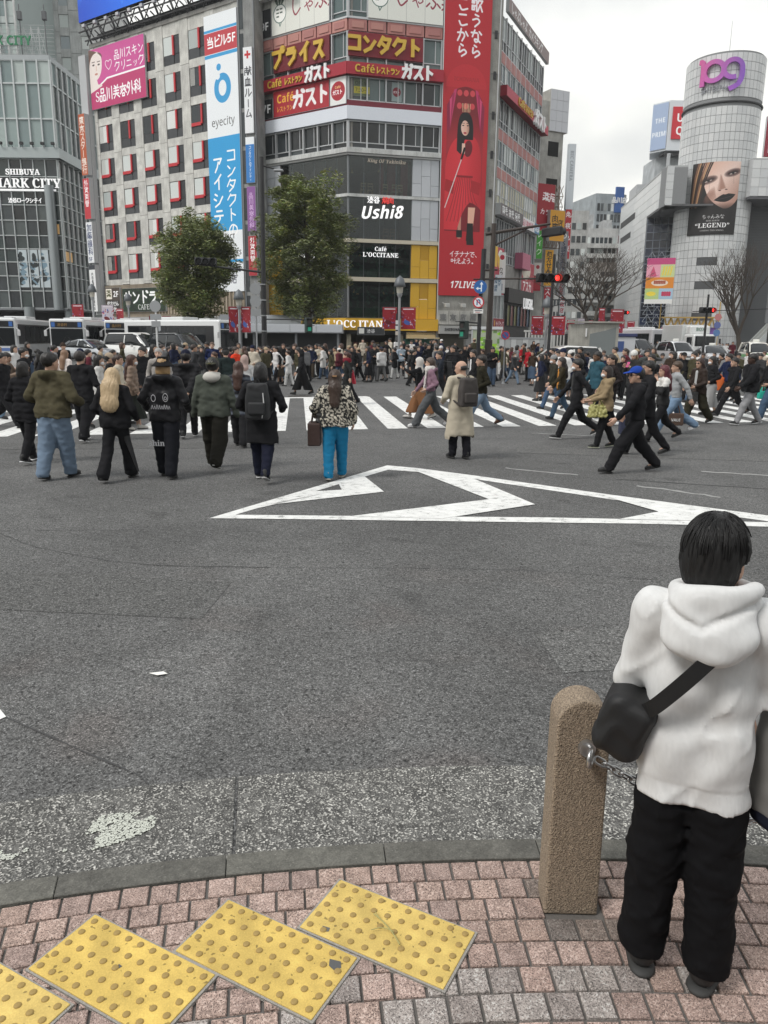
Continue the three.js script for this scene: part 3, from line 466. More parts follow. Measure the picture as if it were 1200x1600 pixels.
// ---- corner building: restaurants above,yellow shop below
{
const b = building('tall corner building with restaurant signs above a yellow shop front',frCL);
const c = Math.cos(-frCL.th),s = Math.sin(-frCL.th),loc = (x,z) => { const dx = x - frCL.A[0],dz = z - frCL.A[1]; return [dx * c + dz * s,-dx * s + dz * c]; };
const L = (F,u,z) => { const p = F.at(u,0,z); return loc(p[0],p[2]); };
const outline = (d) => [L(frCL,0.05,-d),L(frCL,frCL.L,-d * 1.15),L(frCR,frCR.L,-d),L(frCR,frCR.L,-16),L(frCL,0.05,-16)];
mesh('wall',[prism(outline(0.35),16.9,38)],wallM([0.42,0.40,0.38]),b);
mesh('core',[prism(outline(6.5),0,17)],mt([0.10,0.095,0.09],0.9),b);
const R = new THREE.Group(); // right-hand face shares the frame of the left one
const onR = (g) => { g.rotateY(frCR.th - frCL.th); const [x,z] = L(frCR,0,0); return g.translate(x,0,z); };
const both = (name,y0,y1,z1,m,z0 = -0.36,cl = [0,frCL.L],cr = [0,frCR.L]) => mesh(name,[bx(cl[0],cl[1] + z1 * 0.4,y0,y1,z0,z1),onR(bx(cr[0] - z1 * 0.4,cr[1],y0,y1,z0,z1))],m,b);
both('white_band',19.56,20.56,0.12,mt([0.70,0.735,0.80],0.5)); both('ledge',17.02,17.38,0.2,white); both('light_strip',16.86,17.0,0.06,mt([0.5,0.5,0.5],0.6));
both('red_band',22.84,23.74,0.35,mt([0.36,0.012,0.03],0.5)); both('maroon_band',20.57,21.0,0.0,mt([0.16,0.015,0.03],0.5));
both('floor_band',13.62,13.86,0.03,white); both('floor_band',9.98,10.28,0.08,mt([0.55,0.50,0.40],0.6)); both('floor_band',6.82,7.16,0.08,mt([0.55,0.50,0.40],0.6));
const yel = mt([0.62,0.36,0.022],0.55); both('yellow_fascia',2.72,3.72,0.5,yel,-0.3,[2.2,frCL.L]); both('lintel',26.98,27.1,0.03,alu); both('spandrel',29.3,38,0.0,wallM([0.6,0.6,0.58]));
// tiled pink spandrels,one framed tile per bay
const pinkM = [mt([0.44,0.19,0.17],0.6),mt([0.40,0.17,0.155],0.6),mt([0.47,0.22,0.19],0.6)];
const bays = (n,F) => seq(0.05,F.L - 0.02,n);
for (const [F,n,f] of [[frCL,6,(g) => g],[frCR,5,onR]]) { const u = bays(n,F); for (let i = 0; i < n; i++) { mesh('tile',f(rbx(u[i] + 0.05,u[i + 1] - 0.05,26.12,26.97,-0.36,0,0.02)),pick(pinkM),b); mesh('tile',f(rbx(u[i] + 0.3,u[i + 1] - 0.3,26.32,26.8,0,0.05,0.015)),pick(pinkM),b); } }
// sash windows of the upper floors
const sash = (F,f,y0,y1,n,ua,ub,o = {}) => { const u = seq(ua,ub,n),fr = [],m = 0.06; for (let i = 0; i < n; i++) { const w = u[i + 1] - u[i],mid = u[i] + w * 0.68,yl = y0 + (y1 - y0) * 0.22; const cells = o.plain ? [[u[i],mid,y0,y1],[mid,u[i + 1],y0,y1]] : [[u[i],mid,yl,y1],[mid,u[i + 1],yl,y1],[u[i],u[i + 1],y0,yl]]; for (const [a,c2,e,h] of cells) mesh('pane',f(bx(a + m / 2,c2 - m / 2,e + m / 2,h - m / 2,-0.3,-0.27)),pick(o.m ?? gDark),b); fr.push(f(bx(mid - 0.03,mid + 0.03,o.plain ? y0 : yl,y1,-0.3,-0.2))); if (!o.plain) fr.push(f(bx(u[i],u[i + 1],yl - 0.035,yl + 0.035,-0.3,-0.2))); } for (const v of u) fr.push(f(bx(v - 0.05,v + 0.05,y0,y1,-0.32,-0.02))); fr.push(f(bx(ua,ub,y0 - 0.02,y0 + 0.06,-0.32,-0.1)),f(bx(ua,ub,y1 - 0.06,y1 + 0.02,-0.32,-0.1))); mesh('window_frame',fr,alu,b); };
const id = (g) => g,teal = [glass([0.10,0.14,0.14],0.1),glass([0.15,0.20,0.195],0.12),glass([0.07,0.10,0.10],0.1)];
sash(frCL,id,17.42,19.5,6,0.1,9.62); sash(frCR,onR,17.42,19.5,5,0.08,7.95);
sash(frCR,onR,21.04,22.8,5,0.08,7.95,{ plain: true,m: [gDark[0],gDark[2],...teal] }); sash(frCL,id,21.04,22.8,1,7.95,9.62,{ plain: true,m: gCurt });
sash(frCL,id,23.78,26.08,6,0.1,9.62,{ m: teal }); sash(frCR,onR,23.78,26.08,5,0.08,7.95,{ m: teal });
sash(frCL,id,27.12,29.3,6,0.1,9.62,{ m: teal }); sash(frCR,onR,27.12,29.3,5,0.08,7.95,{ m: teal });
// glazed floors two to five: clear panes,slabs and rooms behind
const slab = (y) => mesh('floor_slab',[prism([L(frCL,0.1,-0.3),L(frCL,9.6,-0.4),L(frCR,7.9,-0.3),L(frCR,7.9,-6.6),L(frCL,0.1,-6.6)],y - 0.22,y)],mt([0.2,0.19,0.18],0.9),b);
[3.8,7.1,10.25,13.84,17.0].forEach(slab);
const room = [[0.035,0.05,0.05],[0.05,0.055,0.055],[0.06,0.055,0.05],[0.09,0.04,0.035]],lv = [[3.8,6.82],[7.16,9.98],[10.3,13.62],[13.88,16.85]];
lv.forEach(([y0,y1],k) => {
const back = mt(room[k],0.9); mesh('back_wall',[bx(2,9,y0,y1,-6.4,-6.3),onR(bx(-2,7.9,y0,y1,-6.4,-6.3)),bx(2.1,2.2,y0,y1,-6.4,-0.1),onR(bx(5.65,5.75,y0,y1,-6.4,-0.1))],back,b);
const us = seq(2.2,9.66,6),ur = seq(0.03,5.6,4);
for (let i = 0; i < 6; i++) mesh('pane',bx(us[i] + 0.012,us[i + 1] - 0.012,y0 + 0.02,y1 - 0.02,-0.16,-0.15),clear,b);
for (let i = 0; i < 4; i++) mesh('pane',onR(bx(ur[i] + 0.012,ur[i + 1] - 0.012,y0 + 0.02,y1 - 0.02,-0.16,-0.15)),clear,b);
mesh('window_frame',[...us.map((u) => bx(u - 0.025,u + 0.025,y0,y1,-0.22,-0.17)),...ur.map((u) => onR(bx(u - 0.025,u + 0.025,y0,y1,-0.22,-0.17))),bx(9.55,9.68,y0,y1,-0.3,-0.12)],aluD,b);
if (k < 2) { const g = []; for (let i = 0; i < 260; i++) { const u = RB() * 5.4 + 0.1,y = y0 + RB() * (RB() < 0.6 ? 0.75 : 2.7); g.push(onR(at(new THREE.PlaneGeometry(0.16,0.3).rotateZ(RB() * 3).rotateY(RB() - 0.5),u,y,-0.3 - RB() * 0.25))); } mesh('window_plants',g,mt([0.05,0.11,0.075],0.8),b).userData.kind = 'stuff'; }
});
mesh('curtain',[onR(bx(3.2,3.55,14,16.8,-2.2,-2)),onR(bx(3.9,4.7,14,16.8,-2.2,-2.02)),onR(bx(4.9,5.5,14,16.8,-1.4,-1.2))],mt([0.28,0.02,0.03],0.9),b);
for (let i = 0; i < 14; i++) { const u = 0.8 + (i % 7) * 0.72,y = [6.4,9.6,13.1,16.4][i % 4]; mesh('pendant_lamp',onR(at(lathe([[0.02,0.35],[0.03,0.2],[0.14,0],[0.12,0]],10),u,y - 0.5,-1.2 - (i % 3))),mt([0.5,0.32,0.12],0.5),b); }
// chairs at the fifth-floor window
const chair = (u,y,label,col) => { const p = frCR.at(u,y,-0.9),t = thing('dining_chair',label,'chair',p,frCR.th,'wooden chairs behind the glass floors'); mesh('seat',rbx(-0.22,0.22,0.42,0.47,-0.22,0.22,0.01),mt(col,0.6),t); for (const [x,z] of [[-0.2,-0.2],[0.2,-0.2],[-0.2,0.2],[0.2,0.2]]) mesh('leg',bx(x - 0.02,x + 0.02,0,z > 0 ? 1.0 : 0.42,z - 0.02,z + 0.02),mt(col,0.6),t); mesh('backrest',[bx(-0.2,0.2,0.9,1.0,0.185,0.215),bx(-0.2,0.2,0.7,0.77,0.185,0.215)],mt(col,0.6),t); return t; };
[1.5,2.1,3.4,4.2,4.7].forEach((u,i) => chair(u,13.86,`pale wooden chair behind the fifth floor glass, ${['first', 'second', 'third', 'fourth', 'fifth'][i]} from the building corner`,[0.45,0.28,0.13])); [3.5,4.1].forEach((u,i) => chair(u,10.27,`dark brown chair under the illuminated script, ${['nearer to', 'further from'][i]} the building corner`,[0.2,0.11,0.06]));
// solid panels right and left of the glazing
const grey = [mt([0.50,0.52,0.55],0.5),mt([0.46,0.48,0.51],0.5)],grille = (f,u0,u1,y0,y1,m) => mesh('louvre',[f(bx(u0,u1,y0,y1,-0.3,-0.12)),...Array.from({ length: Math.floor((y1 - y0) / 0.12) },(_,i) => f(bx(u0 + 0.03,u1 - 0.03,y0 + 0.03 + i * 0.12,y0 + 0.1 + i * 0.12,-0.12,-0.06)))],m,b);
for (const [y0,y1,m] of [[13.88,16.85,grey],[10.3,13.6,grey],[7.18,9.96,[yel]],[3.74,6.8,[yel]]]) {
const us = [5.62,6.42,7.22,7.98]; for (let i = 0; i < 3; i++) { const cut = [0.62,1,0.55][i]; mesh('cladding_panel',onR(rbx(us[i] + 0.012,us[i + 1] - 0.012,y0 + 0.012,lerp(y0,y1,cut * 0.55),-0.35,-0.03,0.012)),pick(m),b); if (i === 1 && m !== grey) grille(onR,us[i],us[i + 1],lerp(y0,y1,0.56),y1,yel); else mesh('cladding_panel',onR(rbx(us[i] + 0.012,us[i + 1] - 0.012,lerp(y0,y1,cut * 0.55) + 0.02,y1 - 0.012,-0.35,-0.035,0.012)),pick(m),b); }
const ul = [0.04,0.75,1.46,2.18]; for (let i = 0; i < 3; i++) for (let j = 0; j < 3; j++) mesh('cladding_panel',rbx(ul[i] + 0.012,ul[i + 1] - 0.012,lerp(y0,y1,j / 3) + 0.012,lerp(y0,y1,(j + 1) / 3) - 0.012,-0.35,-0.03,0.012),pick(m),b);
}
grille(onR,6.45,7.2,11.9,13.4,grey[1]);
// ground floor
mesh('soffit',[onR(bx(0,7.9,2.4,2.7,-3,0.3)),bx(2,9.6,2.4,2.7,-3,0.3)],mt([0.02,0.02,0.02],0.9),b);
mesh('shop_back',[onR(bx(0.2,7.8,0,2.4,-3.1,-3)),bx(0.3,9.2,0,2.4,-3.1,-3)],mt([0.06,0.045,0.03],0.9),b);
mesh('shop_pillar',[onR(bx(4.4,5.0,0,2.4,-0.6,0)),onR(bx(0,0.3,0,2.4,-0.6,0)),bx(3,3.4,0,2.6,-0.6,0),bx(6.3,6.7,0,2.6,-0.6,0)],wallM([0.42,0.38,0.30]),b);
for (let i = 0; i < 16; i++) mesh('shelf_goods',onR(rbx(0.5 + (i % 8) * 0.5,0.86 + (i % 8) * 0.5,0.7 + Math.floor(i / 8) * 0.6,1.1 + Math.floor(i / 8) * 0.6,-2.6,-2.3,0.03)),mt(pick([[0.4,0.26,0.1],[0.3,0.2,0.1],[0.45,0.4,0.3],[0.25,0.08,0.06]]),0.6),b);
mesh('awning',[onR(bx(5.2,7.9,2.05,2.15,0.1,1.5)),onR(bx(5.2,7.9,2.15,2.6,0.1,0.3))],mt([0.55,0.44,0.26],0.8),b); mesh('green_fascia',onR(bx(5.05,7.9,1.55,2.03,-0.3,0.1)),mt([0.03,0.14,0.10],0.5),b);
mesh('drain_pipe',[cyl(0.07,0.07,[0.06,0,0.15],[0.06,17,0.15],8)],alu,b);
// raised lettering (parts of the building front)
const gold = mt([0.62,0.40,0.05],0.45),wl = mt([0.85,0.85,0.85],0.5),place = (g,f,u,y,z) => f(g.translate(u,y,z));
board(frCL,'dark red board with raised yellow characters on the left face of the corner building',1.75,7.9,24.2,26.08,(g,w,h) => { g.fillStyle = '#6d1120'; g.fillRect(0,0,w,h); },{ z: -0.05,d: 0.15,ppm: 12,body: '#641020' }).children[0].name = 'board';
board(frCR,'dark red board with raised yellow characters on the right face of the corner building',0.05,6.3,24.25,26.02,(g,w,h) => { g.fillStyle = '#7a1424'; g.fillRect(0,0,w,h); },{ z: -0.05,d: 0.15,ppm: 12,body: '#641020' });
const bs = scene.children.filter((o) => o.userData.category === 'sign').slice(-2);
mesh('raised_letters',jpLetters('プライス',1.36,0.3,0.16,0.88,1.25).translate(0,0.28,0.15),gold,bs[0]); mesh('raised_letters',jpLetters('コンタクト',1.22,0.27,0.16,0.92,1.12).translate(-0.02,0.26,0.15),gold,bs[1]);
for (const [F,u,k] of [[frCL,4.6,'left'],[frCR,4.2,'right']]) {
const t = thing('fascia_lettering',`yellow and white cafe lettering on the red band, ${k === 'left' ? 'left of' : 'right of'} the building corner`,'lettering',F.at(u,22.86,0.37),F.th);
const [p,q,r2] = k === 'left' ? [-2.5,-0.35,2.4] : [-2.85,-0.9,1.7]; mesh('latin_letters',letters('Café',0.56,0.06).translate(p,0.14,0),gold,t); mesh('kana_letters',jpLetters('レストラン',0.46,0.08,0.06,0.82).translate(q,0.14,0),gold,t); mesh('white_letters',jpLetters('ガスト',1.02,0.22,0.12,0.85,1.05).translate(r2,-0.06,0),wl,t);
}
const sg = (F,lab,u0,u1,y0,y1,dr,o) => board(F,lab,u0,u1,y0,y1,dr,{ z: -0.03,d: 0.12,...o });
sg(frCL,'red cafe sign with white characters beside the 7F panel',1.65,7.85,20.72,22.78,(g,w,h) => { g.fillStyle = '#a8212f'; g.fillRect(0,0,w,h); g.fillStyle = 'rgba(60,0,8,.25)'; for (let i = 1; i < 4; i++) g.fillRect(w * i / 4,0,2,h); write(g,'Café',w * 0.06,h * 0.12,h * 0.4,'#e8b23c'); write(g,'レストラン',w * 0.06,h * 0.62,h * 0.2,'#e8b23c',{ sx: 0.85 }); write(g,'ガスト',w * 0.37,h * 0.14,h * 0.64,'#f4f0f0',{ w: 0.21,sx: 0.95 }); });
sg(frCL,'white panel with a red disc logo at the seventh floor corner',7.95,9.6,20.72,22.78,(g,w,h) => { g.fillStyle = '#e8e8e6'; g.fillRect(0,0,w,h); g.fillStyle = '#a8212f'; g.beginPath(); g.arc(w / 2,h * 0.5,w * 0.44,0,7); g.fill(); write(g,'ガスト',w * 0.17,h * 0.46,w * 0.2,'#fff',{ w: 0.2 }); write(g,'Café',w * 0.3,h * 0.3,w * 0.15,'#f0d080'); });
sg(frCL,'black 7F floor sign at the left edge of the corner building',0.15,1.55,20.72,22.3,(g,w,h) => { g.fillStyle = '#1c1c1e'; g.fillRect(0,0,w,h); write(g,'7F',w * 0.1,h * 0.2,w * 0.62,'#fff'); },{ ppm: 60 });
sg(frCL,'black 9F floor sign at the top left of the corner building',0.15,1.55,27.1,29.3,(g,w,h) => { g.fillStyle = '#26262a'; g.fillRect(0,0,w,h); write(g,'9F',w * 0.14,h * 0.4,w * 0.55,'#fff'); },{ ppm: 60 });
const shabu = (g,w,h) => { g.fillStyle = '#e4e5dd'; g.fillRect(0,0,w,h); g.fillStyle = '#b9bab4'; for (let i = 1; i < 4; i++) g.fillRect(w * i / 4,0,1.5,h); const x = w * 0.15,y = h * 0.48; g.fillStyle = '#fbfbf6'; g.strokeStyle = '#3f5f58'; g.lineWidth = h * 0.02; g.beginPath(); g.arc(x,y,h * 0.23,0,7); g.fill(); g.stroke(); g.beginPath(); g.moveTo(x - h * 0.04,y + h * 0.22); g.lineTo(x,y + h * 0.32); g.lineTo(x + h * 0.06,y + h * 0.22); g.stroke(); g.fillStyle = '#4a5a50'; for (const a of [-0.5,0,0.5]) { g.beginPath(); g.ellipse(x + a * h * 0.24,y - h * 0.32,h * 0.045,h * 0.11,a,0,7); g.fill(); } write(g,'たっぷり',x - h * 0.12,y - h * 0.1,h * 0.01,'#4a5a50'); g.fillStyle = '#4a5a50'; for (let i = 0; i < 5; i++) g.fillRect(x - h * 0.13 + (i % 2) * h * 0.13,y - h * 0.13 + Math.floor(i / 2) * h * 0.09,h * 0.1,h * 0.035); write(g,'しゃぶ葉',w * 0.34,h * 0.22,h * 0.42,'#8a1f35',{ w: 0.09,sx: 1.0 }); };
sg(frCL,'cream hot pot restaurant sign beside the 9F panel',1.65,7.9,27.1,30.1,shabu,{ d: 0.14 }); sg(frCR,'cream hot pot restaurant sign on the right face under the frame top',1.66,7.95,27.1,30.1,shabu,{ d: 0.14 });
board(frCL,'white top sign with dark red script at the upper left of the corner building',-0.3,4.6,29.75,31.4,(g,w,h) => { g.fillStyle = '#e9eae6'; g.fillRect(0,0,w,h); write(g,'しゃぶ葉',w * 0.25,h * 0.15,h * 0.7,'#7a2032',{ w: 0.1 }); },{ z: 0.3,d: 0.5 });
sg(frCR,'small red disc cafe logo on a pale seventh floor pane',3.75,4.6,21.2,22.65,(g,w,h) => { g.fillStyle = '#8d9c9c'; g.fillRect(0,0,w,h); g.fillStyle = '#7c2430'; g.beginPath(); g.arc(w / 2,h * 0.5,w * 0.42,0,7); g.fill(); write(g,'ガスト',w * 0.17,h * 0.45,w * 0.2,'#eee',{ w: 0.2 }); },{ z: -0.24,d: 0.03,ppm: 60 });
sg(frCR,'yellow opening hours sheet on a seventh floor pane',0.55,1.9,21.4,22.7,(g,w,h) => { g.fillStyle = '#5f6a55'; g.fillRect(0,0,w,h); g.fillStyle = '#b3a83e'; g.fillRect(0,h * 0.45,w,h * 0.4); write(g,'OPEN',w * 0.08,h * 0.12,h * 0.26,'#222',{ font: 'SIZEpx sans-serif' }); write(g,'7:30~',w * 0.08,h * 0.52,h * 0.26,'#222',{ font: 'SIZEpx sans-serif' }); },{ z: -0.24,d: 0.02,ppm: 60 });
// lit names on the glass
const lit = (name,label,F,u,y,z,parts) => { const t = thing('lit_lettering',label,'lettering',F.at(u,y,z),F.th); for (const [g,m] of parts) mesh('letters',g,m,t); };
const glowW = mt([0.9,0.9,0.9],0.5,{ emissive: rgb(1,1,1),emissiveIntensity: 0.35 }),glowR = mt([0.6,0.05,0.05],0.5,{ emissive: rgb(0.8,0.05,0.04),emissiveIntensity: 0.3 });
const script = letters('Ushi8',1.0,0.06,font.bold); script.applyMatrix4(new THREE.Matrix4().makeShear(0,0,0.28,0,0,0));
lit('script','white illuminated grill house script on the dark glass',frCR,2.9,11.95,0.06,[[script.applyMatrix4(new THREE.Matrix4().makeRotationZ(0.05)),glowW],[jpLetters('渋谷',0.5,0.07,0.05).translate(-0.65,1.2,0),glowW],[jpLetters('焼肉',0.5,0.07,0.05).translate(0.6,1.2,0),glowR]]);
lit('cafe','white cafe name on the third floor glass of the right face',frCR,2.9,8.85,-0.1,[[join([letters('Café',0.34,0.04,font.serif).translate(0,0.5,0),letters("L'OCCITANE",0.36,0.04,font.serif)]),glowW]]);
lit('cafe','white cafe name on the left face glass behind the big tree',frCL,5.6,8.85,-0.1,[[join([letters('Café',0.34,0.04,font.serif).translate(0,0.5,0),letters("L'OCCITANE",0.36,0.04,font.serif)]),glowW]]);
lit('shop','white serif shop name on the yellow fascia',frCR,0.8,2.92,0.52,[[letters("L'OCC ITANE",0.6,0.05,font.serif),glowW]]);
lit('top','pale slanted restaurant name on the top of the fifth floor glass',frCR,3.3,16.3,-0.1,[[letters('King OF Yakiniku',0.27,0.03,font.serif).applyMatrix4(new THREE.Matrix4().makeShear(0,0,0.3,0,0,0)),mt([0.7,0.6,0.5],0.5)]]);
}
// ---- giant red banner wall
{
const b = building('narrow concrete wall carrying the giant red singer banner',frBN);
mesh('wall',bx(0.02,5.0,0,33,-3,-0.02),wallM([0.40,0.39,0.37]),b); const cr = []; for (let i = 0; i < 10; i++) cr.push(bx(4.3,4.98,2.2 + i * 3.1,2.26 + i * 3.1,-0.02,0.02)); mesh('joint_strip',cr,mt([0.2,0.2,0.2],0.8),b);
for (let i = 0; i < 7; i++) mesh('vent_box',bx(4.5,4.72,8 + i * 3.1,8.6 + i * 3.1,-0.02,0.06),dk,b);
mesh('pipe',[cyl(0.06,0.06,[0.02,0,0.1],[0.02,33,0.1],8),cyl(0.05,0.05,[4.9,0,0.12],[4.9,30,0.12],8)],alu,b);
for (let i = 0; i < 3; i++) mesh('floodlight',[rbx(0.5 + i * 1.5,0.9 + i * 1.5,4.75,5.1,0.6,0.95,0.05),bar([0.7 + i * 1.5,4.9,0],[0.7 + i * 1.5,4.95,0.6],0.05),bar([0.4 + i * 1.5,5.2,0.3],[0.7 + i * 1.5,4.95,0.6],0.03)],mt([0.45,0.45,0.43],0.5),b);
mesh('entrance',bx(0.25,2.6,0,2.5,-0.02,0.02),mt([0.05,0.045,0.03],0.7),b); mesh('shutter',Array.from({ length: 14 },(_,i) => bx(2.8,4.2,0.1 + i * 0.17,0.25 + i * 0.17,-0.02,0.04)),mt([0.4,0.4,0.4],0.6),b);
mesh('canopy',bx(0.05,4.2,2.5,3.2,-0.02,0.7),mt([0.36,0.36,0.35],0.7),b); mesh('station_letters',letters('SHIBUYA EKIMAE',0.24,0.03).translate(1.9,2.75,0.7),dk,b);
for (let i = 0; i < 4; i++) mesh('stone_panel',rbx(0.06 + i * 1.03,1.06 + i * 1.03,3.3,4.5,-0.02,0.18 + (i % 2) * 0.01,0.02),wallM([0.58,0.57,0.55]),b); [...'東京店局'].forEach((c,i) => mesh('station_character',jpLetters(c,0.55,0.09,0.05).translate(0.55 + i * 0.95,3.65,0.2),mt([0.2,0.2,0.2],0.6),b));

board(frBN,'giant red banner of a woman in a red dress singing into a microphone',0.02,4.12,5.8,33,(g,w,h) => {
const Y = (y) => h * (33 - y) / 27.2,X = (x) => w * x; g.fillStyle = '#b5202b'; g.fillRect(0,0,w,h);
write(g,'歌うなら、',X(0.56),Y(29.35),w * 0.235,'#f5eef2',{ vertical: true,w: 0.15,gap: 0.19 }); write(g,'ここから。',X(0.27),Y(29.35),w * 0.235,'#f5eef2',{ vertical: true,w: 0.15,gap: 0.19 });
// alcove with curtains
g.fillStyle = '#bf2630'; g.beginPath(); g.arc(X(0.5),Y(22.6),w * 0.44,Math.PI,0); g.fill(); g.fillStyle = '#a91d28'; g.font = ARIAL(w * 0.11); g.textAlign = 'center'; g.fillText('ICHINANA',X(0.5),Y(23.1)); g.textAlign = 'left';
const q = g.createRadialGradient(X(0.5),Y(18),w * 0.1,X(0.5),Y(17),w * 0.9); q.addColorStop(0,'#b82a36'); q.addColorStop(1,'#7a1822'); g.fillStyle = q; g.beginPath(); g.moveTo(X(0.1),Y(11.2)); g.lineTo(X(0.1),Y(20.6)); g.quadraticCurveTo(X(0.12),Y(22.6),X(0.5),Y(22.7)); g.quadraticCurveTo(X(0.88),Y(22.6),X(0.9),Y(20.6)); g.lineTo(X(0.9),Y(11.2)); g.fill();
for (const s of [-1,1]) for (let i = 0; i < 4; i++) { g.fillStyle = ['#c23a6a','#a32550','#cf4a78','#8a1c40'][i]; g.beginPath(); g.moveTo(X(0.5 + s * (0.2 + i * 0.05)),Y(22.5 - i * 0.3)); g.lineTo(X(0.5 + s * (0.26 + i * 0.05)),Y(22.4 - i * 0.4)); g.quadraticCurveTo(X(0.5 + s * 0.4),Y(20.6 - i * 0.5),X(0.5 + s * 0.4),Y(18.9)); g.lineTo(X(0.5 + s * 0.33),Y(19.4)); g.fill(); }
for (let i = 0; i < 6; i++) { g.fillStyle = '#d0454e'; g.beginPath(); g.ellipse(X(0.36 + (i % 3) * 0.14),Y(22.2 - Math.floor(i / 3) * 1.0),w * 0.055,w * 0.06,0,0,7); g.fill(); }
// dress,legs,boots
g.fillStyle = '#e8b49c'; g.beginPath(); g.moveTo(X(0.62),Y(13.2)); g.lineTo(X(0.78),Y(13.2)); g.lineTo(X(0.72),Y(10.6)); g.lineTo(X(0.62),Y(10.6)); g.fill(); g.fillStyle = '#c08a78'; g.fillRect(X(0.4),Y(12.6),w * 0.07,Y(10.6) - Y(12.6));
const d = g.createLinearGradient(0,0,w,0); d.addColorStop(0,'#cc2a34'); d.addColorStop(0.5,'#dc3640'); d.addColorStop(1,'#b01d28'); g.fillStyle = d;
g.beginPath(); g.moveTo(X(0.34),Y(18.75)); g.quadraticCurveTo(X(0.14),Y(18.2),X(0.09),Y(16.5)); g.lineTo(X(0.08),Y(11.3)); g.lineTo(X(0.38),Y(11.3)); g.quadraticCurveTo(X(0.5),Y(13.2),X(0.66),Y(13.6)); g.quadraticCurveTo(X(0.86),Y(13.4),X(0.93),Y(12.8)); g.lineTo(X(0.88),Y(15.2)); g.quadraticCurveTo(X(0.92),Y(18.2),X(0.7),Y(18.85)); g.fill();
g.strokeStyle = 'rgba(90,8,16,.55)'; g.lineWidth = w * 0.012; for (let i = 0; i < 9; i++) { g.beginPath(); g.moveTo(X(0.38 + i * 0.035),Y(15.6)); g.quadraticCurveTo(X(0.3 + i * 0.05),Y(14),X(0.14 + i * 0.085),Y(12.0 + (i > 4 ? 1.4 : 0))); g.stroke(); } g.fillStyle = '#8c1620'; g.fillRect(X(0.34),Y(15.75),w * 0.36,h * 0.006); for (const x of [0.2,0.78]) { g.fillStyle = '#a81a24'; g.beginPath(); g.moveTo(X(x - 0.1),Y(15.4)); g.lineTo(X(x + 0.1),Y(15.2)); g.lineTo(X(x + 0.08),Y(14.2)); g.lineTo(X(x - 0.12),Y(14.5)); g.fill(); }
g.fillStyle = '#17100f'; g.beginPath(); g.moveTo(X(0.61),Y(11.9)); g.lineTo(X(0.74),Y(11.9)); g.lineTo(X(0.76),Y(10.3)); g.lineTo(X(0.59),Y(10.3)); g.fill(); g.fillRect(X(0.37),Y(11.3),w * 0.13,Y(10.7) - Y(11.3));
// hair,face,hand,microphone
g.fillStyle = '#140f10'; g.beginPath(); g.moveTo(X(0.46),Y(20.7)); g.bezierCurveTo(X(0.32),Y(20.6),X(0.33),Y(19.2),X(0.33),Y(17.7)); g.lineTo(X(0.42),Y(17.4)); g.lineTo(X(0.5),Y(18.6)); g.lineTo(X(0.68),Y(18.6)); g.bezierCurveTo(X(0.7),Y(20.2),X(0.62),Y(20.9),X(0.46),Y(20.7)); g.fill();
const fq = g.createLinearGradient(X(0.39),0,X(0.61),0); fq.addColorStop(0,'#f0cfc0'); fq.addColorStop(0.6,'#e2b4a0'); fq.addColorStop(1,'#a87868'); g.fillStyle = fq; g.beginPath(); g.ellipse(X(0.5),Y(19.5),w * 0.09,w * 0.145,-0.06,0,7); g.fill(); g.fillStyle = '#2a1a1a'; for (const x of [0.455,0.555]) { g.beginPath(); g.ellipse(X(x),Y(19.7),w * 0.022,w * 0.011,0,0,7); g.fill(); g.fillRect(X(x - 0.03),Y(19.9),w * 0.06,w * 0.01); } g.fillStyle = '#b5303c'; g.beginPath(); g.ellipse(X(0.5),Y(19.12),w * 0.035,w * 0.018,0,0,7); g.fill();
g.strokeStyle = '#e9d8a8'; g.lineWidth = w * 0.01; for (let i = 0; i < 6; i++) { g.beginPath(); g.moveTo(X(0.44 + i * 0.03),Y(20.75)); g.lineTo(X(0.42 + i * 0.035),Y(21.4)); g.stroke(); }
g.fillStyle = '#6a1620'; g.beginPath(); g.ellipse(X(0.58),Y(17.9),w * 0.09,w * 0.16,0.1,0,7); g.fill(); g.fillStyle = '#e9c3b2'; g.fillRect(X(0.44),Y(18.3),w * 0.07,w * 0.2); g.strokeStyle = '#d9d4d4'; g.lineWidth = w * 0.02; g.beginPath(); g.moveTo(X(0.47),Y(17.4)); g.lineTo(X(0.1),Y(13.1)); g.stroke(); g.strokeStyle = '#111'; g.lineWidth = w * 0.045; g.beginPath(); g.moveTo(X(0.5),Y(17.9)); g.lineTo(X(0.44),Y(17.1)); g.stroke();
g.fillStyle = '#b5202b'; g.fillRect(0,Y(10.45),w,h); g.fillRect(0,Y(20),w * 0.085,h); g.fillRect(w * 0.915,Y(20),w * 0.1,h); g.fillStyle = '#17100f'; g.beginPath(); g.moveTo(X(0.6),Y(10.6)); g.lineTo(X(0.76),Y(10.6)); g.lineTo(X(0.77),Y(10.1)); g.lineTo(X(0.61),Y(10.1)); g.fill();
write(g,'イチナナで、',X(0.23),Y(9.55),w * 0.115,'#f5eef2',{ w: 0.13,gap: 0 }); write(g,'叶えよう。',X(0.27),Y(8.98),w * 0.115,'#f5eef2',{ w: 0.13,gap: 0 });
g.save(); g.transform(1,0,-0.2,1,X(0.25),Y(6.45)); g.fillStyle = '#fff'; g.font = ARIAL(w * 0.2); g.scale(0.9,1); g.fillText('17LIVE',0,0); g.restore();
},{ d: 0.1,z: 0.06,ppm: 72,body: '#8a1a22',name: 'banner',cat: 'banner' });
}
